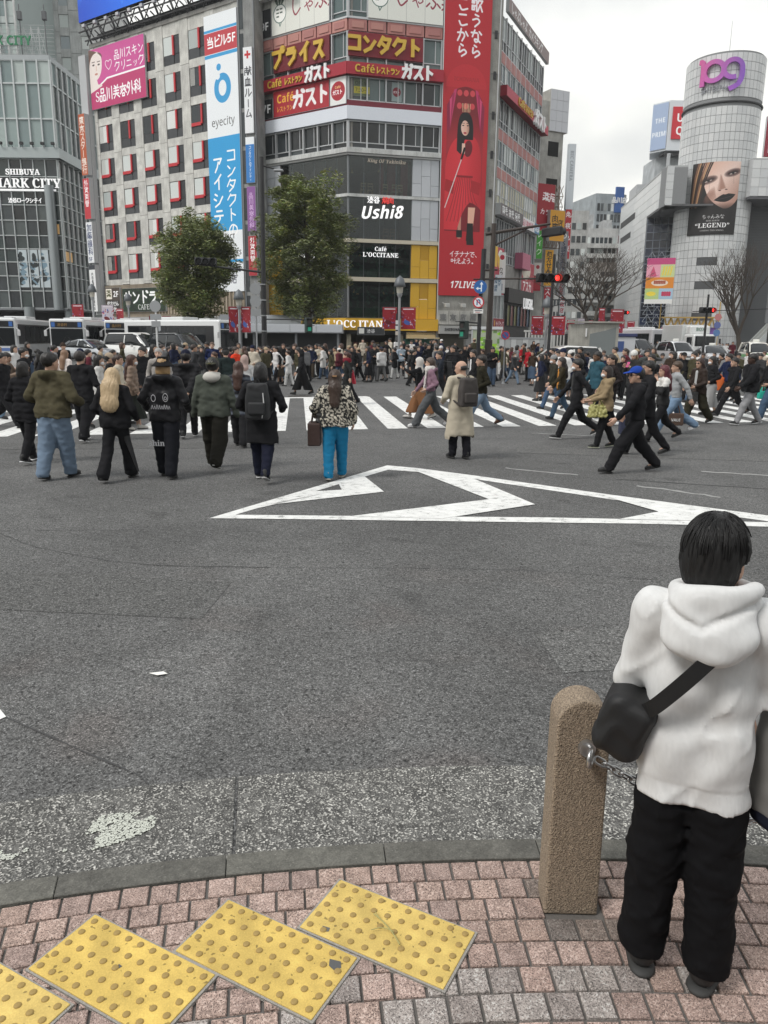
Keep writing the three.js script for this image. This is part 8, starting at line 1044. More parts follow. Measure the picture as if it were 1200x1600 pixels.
// hand bag or shopping bag hanging below a point
function handbag(p, label, at0, w, hh, d, c, o = {}) {
return bagFor(p, o.name ?? 'handbag', label, o.cat ?? 'bag', (t, j) => {
const a = typeof at0 === 'number' ? add(j.arm[at0].w, [0, -0.09, 0.01]) : add(j.hip, at0), drop = o.drop ?? 0.14, m = o.mat ?? mt(c, o.rough ?? 0.55), y1 = a[1] - drop;
mesh('bag_body', blob([a[0] - d - 0.08, y1 - hh - 0.1, a[2] - w - 0.08], [a[0] + d + 0.08, y1 + 0.1, a[2] + w + 0.08], 0.014, (F) => F.put([a[0] - d, y1 - hh, a[2] - w], [a[0] + d, y1, a[2] + w], 0.02, (x, y, z) => { const tt = clamp((y1 - y) / hh), q = [Math.abs(x - a[0]) - d * lerp(o.taper ?? 0.75, 1, tt) / 2 + 0.012, Math.abs(y - (y1 - hh / 2)) - hh / 2 + 0.012, Math.abs(z - a[2]) - w * lerp(o.taperW ?? 0.95, 1, tt) / 2 + 0.012]; return Math.hypot(...q.map((e) => Math.max(e, 0))) + Math.min(Math.max(...q), 0) - 0.014 + (o.soft ?? 0.004) * noise3(x * 14, y * 14, z * 14); })), m, t);
for (const s of [-1, 1]) mesh('handle', tube([[a[0] + s * d * 0.25, y1 - 0.01, a[2] - w * 0.28], [a[0] + s * d * 0.1, lerp(y1, a[1], 0.8), a[2] - w * 0.12], [a[0], a[1], a[2]], [a[0] + s * d * 0.1, lerp(y1, a[1], 0.8), a[2] + w * 0.12], [a[0] + s * d * 0.25, y1 - 0.01, a[2] + w * 0.28]], o.hr ?? 0.009, 16, 6), m, t); o.extra?.(t, a, y1, hh);
});
}
// ---------------------------------------------------------------- the people in the near and middle distance
const K = [0.013, 0.013, 0.015], C2 = 0.019, G0 = 0.42;
const pp = (px, py, az, label, o) => stand(makePerson(label, { cell: C2, ...o }), px, py, az + (RP() - 0.5) * (o.gait > 0.3 ? 26 : 10));
{
let p;
p = pp(48, 723, 8, 'woman with a black bob in a quilted black coat,leftmost of the group walking away', { h: 1.62, fem: true, gait: 0.3, hair: 'bob', top: 'coat', hem: 0.40, puffy: true, bulk: 1.12, color: K, sole: [0.72, 0.72, 0.72], arms: [[0.13, 0.06, 0.12], [-0.13, 0.06, 0.12]] });
p = pp(92, 748, 10, 'person in an olive corduroy jacket and loose light blue jeans,seen from behind', { h: 1.78, gait: 0.2, ph: -1, top: 'jacket', hem: 0.485, hood: true, bulk: 1.15, puff: 1.12, rib: true, sleeve: 1.05, color: [0.085, 0.075, 0.045], legs: [0.17, 0.23, 0.31], wide: 1.35, arms: [[0.16, 0.08, 0.13], [-0.16, 0.08, 0.13]], noHand: [1, 1], head: [-0.35, 0] });
p = pp(134, 690, 5, 'person in a black jacket and wide black trousers with white-soled trainers', { h: 1.74, gait: 0.28, hem: 0.44, puff: 1.12, wide: 1.25, hairC: [0.03, 0.025, 0.022], sole: [0.7, 0.7, 0.7], arms: [[0.13, 0.08, 0.14], [-0.13, 0.08, 0.14]] });
p = pp(186, 750, 0, 'woman with long blonde hair,a black bomber jacket and flared black trousers', { h: 1.6, fem: true, gait: 0.33, ph: -1, hair: 'blond', hairC: [0.50, 0.37, 0.22], hem: 0.46, puff: 1.22, bulk: 1.05, rib: true, flare: 1.5, arms: [[0.15, 0.05, 0.12], [-0.15, 0.03, 0.1]] });
bagFor(p, 'umbrella', 'folded black umbrella tip hanging beside the blonde woman', 'umbrella', (t) => { mesh('canopy', cyl(0.045, 0.012, [-0.14, 0.62, 0.02], [-0.3, 0.13, -0.02], 10), mt([0.012, 0.012, 0.014], 0.7), t); mesh('tip', cyl(0.008, 0.004, [-0.3, 0.13, -0.02], [-0.325, 0.06, -0.03], 6), chrome, t); });
const print = (seed, bg, fg, n) => { const r = rng(seed); return new THREE.MeshStandardMaterial({ vertexColors: true, roughness: 0.45, side: THREE.DoubleSide }); };
p = pp(263, 746, 2, 'person in a black leather jacket with white drawings and a black bucket hat', { h: 1.72, gait: 0.16, hem: 0.47, puff: 1.1, topR: 0.35, bucket: [0.012, 0.012, 0.013], hood: true, wide: 1.3, legs: [0.012, 0.013, 0.017], hair: 'bob', hairC: [0.35, 0.22, 0.1], arms: [[0.17, 0.03, 0.1], [-0.17, 0.03, 0.1]], noHand: [1, 1] });
{ const j = p.joints, dm = mt([0.5, 0.5, 0.52], 0.6), y = j.hy + 0.2; const ring = (x, yy, rx, ry) => tube(Array.from({ length: 12 }, (_, i) => [x + Math.cos(i * 0.524) * rx, yy + Math.sin(i * 0.524) * ry, -0.158 - 0.006 * Math.cos(x * 10)]), 0.004, 40, 4, true); mesh('white_drawing', [ring(-0.07, y + 0.06, 0.035, 0.055), ring(-0.07, y + 0.05, 0.016, 0.02), ring(0.1, y + 0.05, 0.03, 0.045), ...[0, 1, 2, 3, 4, 5, 6, 7].map((i) => tube([[-0.13 + i * 0.034, y - 0.1, -0.163], [-0.12 + i * 0.034, y - 0.055 + (i % 3) * 0.01, -0.166], [-0.105 + i * 0.034, y - 0.1, -0.163]], 0.0035, 8, 4))], dm, p); mesh('leg_lettering', letters('shin', 0.075, 0.004, font.serif).rotateY(Math.PI).translate(0.1, 0.47, -0.115), dm, p); }
p = pp(296, 684, 350, 'person in a huge charcoal puffer coat and navy beanie with hands behind the back', { h: 1.74, gait: 0.24, ph: -1, hem: 0.44, puff: 1.3, puffy: true, hood: true, beanie: [0.012, 0.014, 0.03], color: [0.022, 0.022, 0.024], arms: [[0.03, 0.02, -0.17], [-0.03, 0.01, -0.18]], poles: [[1, 0, 0.2], [-1, 0, 0.2]], sole: [0.3, 0.3, 0.3] });
p = pp(338, 733, 4, 'person in a grey-green jacket with a white hood and a backwards olive cap', { h: 1.72, gait: 0.3, ph: 1, kick: 1.7, hem: 0.47, puff: 1.22, color: [0.075, 0.085, 0.07], cap: [0.05, 0.05, 0.033], capBack: true, legs: [0.018, 0.017, 0.013], wide: 1.5, sole: [0.55, 0.55, 0.52], arms: [[0.19, -0.04, 0.02], [-0.2, -0.04, 0.03]], noHand: [1, 1] });
{ const j = p.joints; mesh('white_hood', blob([-0.22, j.neck[1] - 0.2, -0.25], [0.22, j.neck[1] + 0.16, 0.18], 0.016, (F) => F.ell(add(j.neck, [0, 0.0, -0.075]), [0.135, 0.085, 0.075], 0.03, 0.5).put([-0.12, j.neck[1] - 0.05, -0.12], [0.12, j.neck[1] + 0.08, 0.12], 0.02, (x, y, z) => Math.hypot(Math.hypot(x, z - j.neck[2]) - 0.085, (y - j.neck[1] - 0.02) * 0.7) - 0.035)), clothM([0.55, 0.53, 0.49]), p); mesh('cap_emblem', letters('NY', 0.04, 0.004).rotateY(Math.PI).translate(...add(j.head, [0, 0.05, -0.128])), mt([0.3, 0.3, 0.27], 0.6), p); mesh('cap_sticker', at(new THREE.CircleGeometry(0.018, 14).rotateX(0.9).rotateY(Math.PI), ...add(j.head, [0, 0.05, -0.19])), mt([0.7, 0.62, 0.3], 0.5), p); }
p = pp(376, 698, 0, 'woman with long reddish brown hair in a blue-grey striped long cardigan', { h: 1.58, fem: true, gait: 0.2, hair: 'long', hairC: [0.055, 0.024, 0.016], hem: 0.36, bulk: 1.1, coatFlare: 1.1, topMat: mt([1, 1, 1], 0.9, { vertexColors: true }), wide: 1.2, legs: [0.02, 0.02, 0.022] }); tint(p.children.find((m) => m.name === 'jacket').geometry, (x, y) => { const k = Math.sin(y * 62 + x * 2); return k > 0.3 ? [0.10, 0.115, 0.14] : k > -0.3 ? [0.035, 0.04, 0.06] : [0.018, 0.018, 0.024]; });
p = pp(411, 751, 0, 'person with a dark bob in a long black coat carrying a black backpack', { h: 1.68, gait: 0.26, ph: 1, kick: 1.8, hair: 'bob', hairC: [0.02, 0.019, 0.019], top: 'coat', hem: 0.32, bulk: 1.12, coatFlare: 1.12, legs: [0.012, 0.014, 0.028], wide: 1.05, sole: [0.45, 0.45, 0.45], arms: [[0.15, 0.07, 0.13], [-0.15, 0.07, 0.13]], noHand: [1, 1] });
backpack(p, 'black backpack with a flap top on the long-coated person', [0.018, 0.019, 0.021], { k: 1.1, light: true });
p = pp(524, 749, 356, 'woman in a black and white patterned jacket and bright teal blue trousers', { h: 1.58, fem: true, gait: 0.2, ph: -1, hair: 'long', hairC: [0.045, 0.026, 0.018], hem: 0.485, bulk: 1.22, puff: 1.18, sleeve: 1.05, topMat: mt([1, 1, 1], 0.9, { vertexColors: true }), legs: [0.012, 0.155, 0.30], wide: 1.12, shoes: [0.25, 0.22, 0.17], sole: [0.35, 0.33, 0.28], arms: [[0.17, 0.05, 0.10], [-0.16, 0.0, 0.06]], cell: 0.015 }); tint(p.children.find((m) => m.name === 'jacket').geometry, (x, y, z) => { const n = noise3(x * 26, y * 26, z * 26) + 0.4 * noise3(x * 52, y * 52, z * 52); return n > 0.12 ? [0.52, 0.48, 0.40] : [0.012, 0.012, 0.012]; });
{ const j = p.joints; mesh('hair_clip', rbx(-0.03, 0.03, -0.012, 0.012, -0.01, 0.015, 0.006).translate(...add(j.head, [0, 0.03, -0.125])), mt([0.35, 0.2, 0.1], 0.3), p); mesh('hair_knot', blob([-0.1, j.head[1] - 0.1, -0.22], [0.1, j.head[1] + 0.14, 0], 0.009, (F) => F.ell(add(j.head, [0, 0.03, -0.1]), [0.055, 0.04, 0.035], 0.02)), mt([0.045, 0.026, 0.018], 0.5), p); }
handbag(p, 'black shoulder bag of the woman in teal blue trousers', [0.185, 0.43, 0.0], 0.2, 0.36, 0.16, [0.014, 0.014, 0.015], { drop: 0.1, taper: 0.5, taperW: 0.6, soft: 0.02, hr: 0.013 });
handbag(p, 'dark brown paper shopping bag held by the woman in teal blue trousers', [0.29, 0.20, 0.04], 0.34, 0.32, 0.18, [0.04, 0.02, 0.016], { drop: 0.2, taper: 1, taperW: 1, soft: 0.002, cat: 'shopping bag', name: 'shopping_bag' });
p = pp(717, 717, 338, 'balding older man in a long beige trench coat standing with his head turned left', { h: 1.66, gait: 0.1, hair: 'bald', hairC: [0.03, 0.027, 0.026], top: 'trench_coat', hem: 0.24, bulk: 1.12, coatFlare: 1.28, color: [0.47, 0.42, 0.33], stiff: true, legs: [0.014, 0.014, 0.018], wide: 1.08, head: [0.75, 0.1], arms: [[0.13, 0.06, 0.14], [-0.14, 0.02, 0.12]] });
backpack(p, 'brown-grey backpack on the trench coat man', [0.05, 0.043, 0.04], { k: 1.05 });
p = pp(672, 668, 268, 'woman in a mauve padded jacket and grey trousers striding left', { h: 1.68, fem: true, gait: 0.52, ph: 1, hair: 'long', hairC: [0.06, 0.04, 0.03], skin: SK[1], hem: 0.475, bulk: 1.1, puffy: false, hood: true, color: [0.24, 0.145, 0.19], legs: [0.09, 0.095, 0.10], wide: 1.2, flare: 1.3, shoes: [0.6, 0.6, 0.6], sole: [0.65, 0.65, 0.65], scarf: [0.55, 0.52, 0.5], scarfTail: true });
p = pp(655, 655, 265, 'woman in a pale headscarf,black coat and brown skirt raising her phone', { h: 1.6, fem: true, gait: 0.4, ph: -1, hair: 'none', hijab: [0.55, 0.52, 0.49], glasses: true, hem: 0.42, color: K, bottom: 'skirt', skirtHem: 0.1, legs: [0.20, 0.095, 0.045], shoes: [0.5, 0.48, 0.45], arms: [[0.1, 0.29, 0.24], [-0.1, 0.2, 0.16]], skin: SK[2] });
bagFor(p, 'phone', 'dark phone held up by the woman in the pale headscarf', 'phone', (t, j) => mesh('case', rbx(-0.04, 0.04, -0.08, 0.08, -0.006, 0.006, 0.005).rotateX(-0.2).translate(...add(j.arm[0].w, [-0.02, 0.06, 0.05])), mt([0.02, 0.02, 0.02], 0.3), t));
p = pp(750, 668, 262, 'man in a dark olive coat and light jeans passing behind the trench coat man', { h: 1.76, gait: 0.55, ph: 1, hem: 0.44, color: [0.022, 0.02, 0.012], legs: [0.19, 0.26, 0.35], wide: 1.1, shoes: [0.11, 0.045, 0.025], hairC: [0.015, 0.012, 0.01] });
p = pp(738, 628, 255, 'tall person in a black coat over a white collar walking left', { h: 1.76, gait: 0.45, ph: -1, hem: 0.36, top: 'coat', inner: [0.7, 0.7, 0.7] });
p = pp(686, 634, 258, 'man in a dark navy jacket with a black rucksack stepping left', { h: 1.74, gait: 0.5, ph: -1, hem: 0.46, color: [0.018, 0.022, 0.03] }); backpack(p, 'black rucksack on the man in the dark navy jacket', [0.012, 0.012, 0.013]);
p = pp(706, 616, 200, 'tall man in a long black puffer coat looking right', { h: 1.8, gait: 0.12, hem: 0.33, puffy: true, puff: 1.15, head: [-0.6, 0] });
handbag(p, 'small brown bag of the man in the long black puffer coat', 1, 0.2, 0.24, 0.1, [0.13, 0.05, 0.03]);
p = pp(543, 632, 275, 'woman with a dark red scarf and dark coat walking left behind the patterned jacket', { h: 1.64, fem: true, gait: 0.35, hair: 'tail', hairC: [0.05, 0.018, 0.014], hem: 0.32, top: 'coat', color: [0.02, 0.022, 0.022], scarf: [0.17, 0.018, 0.03] });
handbag(p, 'bright red shoulder bag below the red scarf', [-0.19, 0.26, -0.06], 0.34, 0.34, 0.14, [0.42, 0.012, 0.035], { drop: 0.12, taper: 0.4, taperW: 0.55, soft: 0.01 });
p = pp(472, 617, 255, 'woman in a black hooded puffer and long black skirt crossing alone', { h: 1.62, fem: true, gait: 0.38, ph: -1, hoodUp: K, hair: 'short', hem: 0.44, puffy: true, puff: 1.12, bottom: 'skirt', skirtHem: 0.11, legs: [0.01, 0.01, 0.011] });
p = pp(585, 595, 182, 'man in a black jacket and grey trousers looking at his phone on the open road', { h: 1.72, gait: 0.12, hem: 0.46, puff: 1.1, legs: [0.07, 0.072, 0.078], wide: 1.15, arms: [[0.03, 0.14, 0.17], [-0.03, 0.14, 0.17]], head: [0, 0.35] });
p = pp(449, 590, 185, 'woman in an olive brown coat walking this way with a paper bag', { h: 1.56, fem: true, gait: 0.2, hair: 'bob', hem: 0.33, top: 'coat', color: [0.05, 0.043, 0.03] }); handbag(p, 'white paper bag with a red corner at the olive coat woman\'s side',0,0.26,0.26,0.12,[0.65,0.63,0.62],{ taper: 1,taperW: 1 });
// group walking left on the right-hand side
p = pp(897,686,268,'person with a bowl cut and white mask in a long black hooded coat',{ h: 1.72,gait: 0.5,ph: 1,kick: 1.2,hair: 'bowl',mask: true,hood: true,hem: 0.37,top: 'coat',inner: [0.06,0.06,0.06],sole: [0.6,0.6,0.6],wide: 0.98 });
p = pp(942,700,272,'woman in a beige short coat with a dark bob and white mask',{ h: 1.56,fem: true,gait: 0.24,ph: 1,hair: 'bob',hairC: [0.02,0.012,0.01],mask: true,hem: 0.45,bulk: 1.18,color: [0.28,0.21,0.125],hood: true,arms: [[0.08,0.07,0.2],[-0.1,0.06,0.2]],sole: [0.5,0.52,0.4] });
handbag(p,'shiny yellow-green padded handbag of the beige coat woman',[0.12,0.12,0.19],0.34,0.22,0.2,[0.38,0.36,0.13],{ drop: 0.1,soft: 0.02,rough: 0.35,taper: 0.6,taperW: 0.8 });
p = pp(985,738,266,'man in a bright blue baseball cap and black jacket striding left',{ h: 1.72,gait: 0.56,ph: 1,kick: 0.55,hair: 'short',cap: [0.012,0.05,0.30],glasses: true,hood: true,hem: 0.47,puff: 1.15,wide: 1.22,arms: [[0.12,0.02,0.22],[-0.15,0.04,0.02]],legs: [0.014,0.014,0.016] });
p = pp(1004,711,268,'person in black half hidden behind the blue cap man',{ h: 1.72,gait: 0.4,ph: -1,hem: 0.4,legs: [0.012,0.012,0.014] }); handbag(p,'navy and grey paper bag swinging behind the beige coat woman',[0.1,0.02,0.36],0.3,0.34,0.12,[0.03,0.035,0.07],{ taper: 1,taperW: 1 });
p = pp(1030,690,267,'woman with wine red hair and a white shoulder panel on her black top',{ h: 1.6,fem: true,gait: 0.45,ph: 1,kick: 1.3,hair: 'long',hairC: [0.10,0.02,0.028],hem: 0.46,topMat: mt([1,1,1],0.85,{ vertexColors: true }),wide: 1.0,arms: [[0.06,0.27,0.12],[-0.1,0.12,0.14]] }); tint(p.children.find((m) => m.name === 'jacket').geometry,(x,y) => (y > 1.12 ? [0.66,0.65,0.62] : [0.014,0.014,0.015]));
p = pp(1050,678,268,'young person in a light grey sweatshirt, blue jeans and white shoes',{ h: 1.68,gait: 0.55,ph: 1,kick: 1.1,hair: 'short',hairC: [0.06,0.035,0.02],hem: 0.47,puff: 1.1,color: [0.32,0.33,0.34],legs: [0.17,0.25,0.36],wide: 1.3,shoes: [0.72,0.72,0.73],sole: [0.75,0.75,0.75] }); handbag(p,'brown paper bag with white letters held low by the grey sweatshirt',[0.13,-0.12,0.0],0.34,0.26,0.1,[0.09,0.055,0.04],{ taper: 1,taperW: 1,drop: 0.2,extra: (t,a,y1,hh) => mesh('letters',letters('VALE',0.06,0.004).rotateY(Math.PI / 2).translate(a[0] + 0.06,y1 - hh * 0.65,a[2]),mt([0.7,0.7,0.7],0.6),t) });
p = pp(1086,662,258,'woman with long brown hair and sunglasses in a dark brown jacket over a striped top',{ h: 1.66,fem: true,gait: 0.4,ph: -1,hair: 'long',hairC: [0.03,0.013,0.01],glasses: true,hem: 0.44,puff: 1.12,bulk: 1.1,color: [0.03,0.02,0.016],topR: 0.5,inner: [0.45,0.45,0.45],legs: [0.035,0.032,0.02],wide: 1.4,arms: [[0.1,0.06,0.16],[-0.1,0.04,0.16]] }); handbag(p,'black leather handbag in front of the dark brown jacket',[0.1,0.04,0.25],0.26,0.24,0.12,[0.02,0.02,0.021],{ drop: 0.06,rough: 0.3 });
mesh('grey_coat_on_arm',blob([-0.1,0.4,0.05],[0.25,1.1,0.4],0.018,(F) => F.cone([0.06,0.95,0.2],[0.08,0.52,0.22],0.05,0.075,0.03,0.6).edit((x,y,z,a) => a + 0.008 * Math.sin(x * 90))),clothM([0.16,0.13,0.115]),p);
p = pp(1106,648,262,'person in a black puffer and pale grey skirt behind the striped top woman',{ h: 1.64,fem: true,gait: 0.25,hair: 'long',puffy: true,hem: 0.42,bottom: 'skirt',skirtHem: 0.13,legs: [0.30,0.30,0.30],mask: true });
p = pp(1132,634,268,'man in a navy jacket and black trousers with a black beret-like cap of hair',{ h: 1.74,gait: 0.52,ph: 1,hem: 0.44,puff: 1.12,color: [0.012,0.018,0.05],hair: 'bowl',sole: [0.3,0.3,0.3] }); handbag(p,'bright orange tote bag behind the navy jacket man',[0.0,0.17,0.26],0.34,0.40,0.12,[0.62,0.13,0.025],{ drop: 0.1,taper: 1,taperW: 1 });
p = pp(1166,664,262,'man in a black hooded jacket and pale grey sweatpants at the right',{ h: 1.8,gait: 0.42,ph: 1,kick: 0.6,hair: 'short',skin: [0.06,0.03,0.02],hood: true,hem: 0.45,puff: 1.18,bulk: 1.1,legs: [0.30,0.30,0.31],wide: 1.05,sole: [0.65,0.65,0.65],arms: [[0.13,0.03,0.2],[-0.12,0.02,0.1]] });
p = pp(1196,657,270,'person in dark clothes and blue jeans cut by the right frame edge',{ h: 1.7,gait: 0.3,hair: 'bob',hem: 0.44,legs: [0.06,0.10,0.16],wide: 1.3,shoes: [0.5,0.5,0.5] }); handbag(p,'turquoise paper bag at the right frame edge',[0.02,0.02,0.16],0.24,0.2,0.12,[0.02,0.42,0.32],{ taper: 1,taperW: 1,drop: 0.12 });
p = pp(1140,652,265,'person in black trousers behind the pale sweatpants',{ h: 1.68,gait: 0.5,ph: -1,kick: 1.4,hem: 0.42,sole: [0.6,0.6,0.6] });
p = pp(874,655,262,'woman in an orange top under an open dark jacket',{ h: 1.62,fem: true,gait: 0.35,hair: 'long',hairC: [0.02,0.014,0.012],skin: SK[1],hem: 0.44,color: [0.035,0.028,0.015],inner: [0.56,0.24,0.05],legs: [0.05,0.085,0.13],arms: [[0.15,0.03,0.2],[-0.13,-0.02,0.1]] });
p = pp(862,640,262,'person in a grey beanie and mask beside the orange top woman',{ h: 1.62,gait: 0.4,ph: -1,beanie: [0.25,0.25,0.25],mask: true,hem: 0.42,color: [0.03,0.03,0.022],legs: [0.06,0.1,0.17] });
p = pp(928,655,255,'bearded man in a teal blue jacket among the right group',{ h: 1.76,gait: 0.25,skin: [0.16,0.085,0.05],hem: 0.44,color: [0.03,0.085,0.115],puff: 1.1 });
p = pp(950,665,255,'person with dark brown hair and a black coat behind the beige coat woman',{ h: 1.7,fem: true,gait: 0.2,hair: 'tail',hairC: [0.02,0.012,0.008],hem: 0.34,color: [0.025,0.02,0.02] });
p = pp(985,640,230,'person in a white woolly hat reading a pink phone',{ h: 1.72,beanie: [0.66,0.65,0.62],hair: 'bob',hairC: [0.2,0.12,0.06],hem: 0.42,color: [0.03,0.03,0.03],arms: [[0.06,0.2,0.18],[-0.06,0.2,0.18]],head: [0,0.3] }); bagFor(p,'phone','pink phone below the white woolly hat','phone',(t,j) => mesh('case',rbx(-0.045,0.045,-0.085,0.085,-0.006,0.006,0.005).rotateX(-0.5).translate(...add(j.arm[0].w,[-0.05,0.08,0.08])),mt([0.5,0.06,0.2],0.4),t));
p = pp(1011,655,240,'person with a black bob behind the blue cap',{ h: 1.7,hair: 'bowl',hem: 0.4,gait: 0.2 });
p = pp(1062,628,200,'small officer-like person in black with a black cap behind the jeans walker',{ h: 1.66,cap: [0.012,0.012,0.013],hem: 0.44,gait: 0.1 });
p = pp(1005,622,180,'person in a grey sweater raising a hand in the right crowd',{ h: 1.72,hem: 0.45,color: [0.07,0.075,0.075],arms: [[0.12,0.3,0.14],[-0.14,0.0,0.05]] });
// people crossing on the left,facing right or left
p = pp(12,668,92,'person in black stepping right at the left frame edge',{ h: 1.7,gait: 0.5,ph: -1,hem: 0.42,wide: 1.3 }); p = pp(18,655,88,'woman in a fluffy beige jacket with a black bag, looking at her phone',{ h: 1.6,fem: true,gait: 0.2,hair: 'long',hairC: [0.02,0.013,0.01],hem: 0.43,puff: 1.2,color: [0.27,0.20,0.155],legs: [0.15,0.22,0.3],arms: [[0.08,0.17,0.2],[-0.06,0.17,0.2]],head: [0,0.3] }); handbag(p,'big black shoulder bag of the fluffy jacket woman',[-0.2,0.12,0.02],0.36,0.26,0.16,[0.02,0.02,0.02],{ drop: 0.12 });
p = pp(211,672,80,'woman in a shiny taupe puffer and dark tulle skirt with a white mask',{ h: 1.62,fem: true,gait: 0.15,hair: 'long',hairC: [0.06,0.025,0.017],mask: true,hem: 0.46,puff: 1.2,puffy: true,color: [0.20,0.145,0.11],topR: 0.4,bottom: 'skirt',skirtHem: 0.15,flare: 1.2,legs: [0.022,0.026,0.022],shoes: [0.5,0.48,0.44] }); handbag(p,'black box bag hanging before the taupe puffer',[0.12,0.13,0.16],0.22,0.2,0.1,[0.015,0.015,0.017],{ drop: 0.08,taper: 1,taperW: 1 });
p = pp(160,668,85,'woman with long black hair, white top and white mask walking right',{ h: 1.62,fem: true,gait: 0.3,hair: 'long',mask: true,hem: 0.44,color: [0.55,0.54,0.52] }); p = pp(190,664,95,'woman in a cream jumper with a black bag beside the taupe puffer',{ h: 1.6,fem: true,gait: 0.2,hair: 'tail',hairC: [0.03,0.015,0.01],hem: 0.44,color: [0.5,0.45,0.36],legs: [0.03,0.03,0.03] });
p = pp(176,658,82,'person in a beige knit hat and black coat behind the blonde woman',{ h: 1.6,beanie: [0.36,0.29,0.22],hem: 0.36,gait: 0.2 }); p = pp(107,640,20,'woman in a white fluffy coat with light brown hair, seen from behind',{ h: 1.62,fem: true,hair: 'long',hairC: [0.22,0.13,0.08],hem: 0.40,puff: 1.15,color: [0.62,0.56,0.53] });
p = pp(45,655,95,'person in black with a grey bag strap and white mask near the left buses',{ h: 1.72,mask: true,hem: 0.4,gait: 0.2,hair: 'bowl' }); p = pp(70,650,70,'person in a black cap and mask walking right behind the olive jacket',{ h: 1.62,cap: [0.012,0.012,0.013],mask: true,hem: 0.4,gait: 0.25,hair: 'long',fem: true });
p = pp(226,642,150,'man in a black jacket turned right behind the bucket hat',{ h: 1.72,hem: 0.42,gait: 0.1,head: [-0.8,0] }); p = pp(253,652,178,'grey haired person in a pale coat facing this way',{ h: 1.72,hem: 0.40,gait: 0.1,hair: 'bowl',hairC: [0.3,0.29,0.28],color: [0.32,0.30,0.28],skin: SK[1] });
p = pp(356,640,340,'person in a black hat and dark jacket beside the striped cardigan',{ h: 1.7,beanie: [0.012,0.012,0.013],hem: 0.42,gait: 0.15,color: [0.02,0.03,0.03] }); p = pp(370,622,110,'person in a bright orange-red puffer jacket',{ h: 1.7,hem: 0.45,puffy: true,color: [0.62,0.05,0.02],hairC: [0.03,0.015,0.01],gait: 0.1 }); p = pp(385,655,345,'person in a pink-beige headscarf and white sleeve behind the backpack',{ h: 1.58,fem: true,hair: 'none',hijab: [0.42,0.31,0.28],hem: 0.40,color: [0.5,0.5,0.5],gait: 0.15 });
p = pp(334,604,178,'man in a navy sports jacket with white piping facing this way',{ h: 1.8,hem: 0.46,color: [0.014,0.022,0.07],hairC: [0.09,0.05,0.03],skin: SK[1],gait: 0.05,inner: [0.03,0.04,0.1] });
}
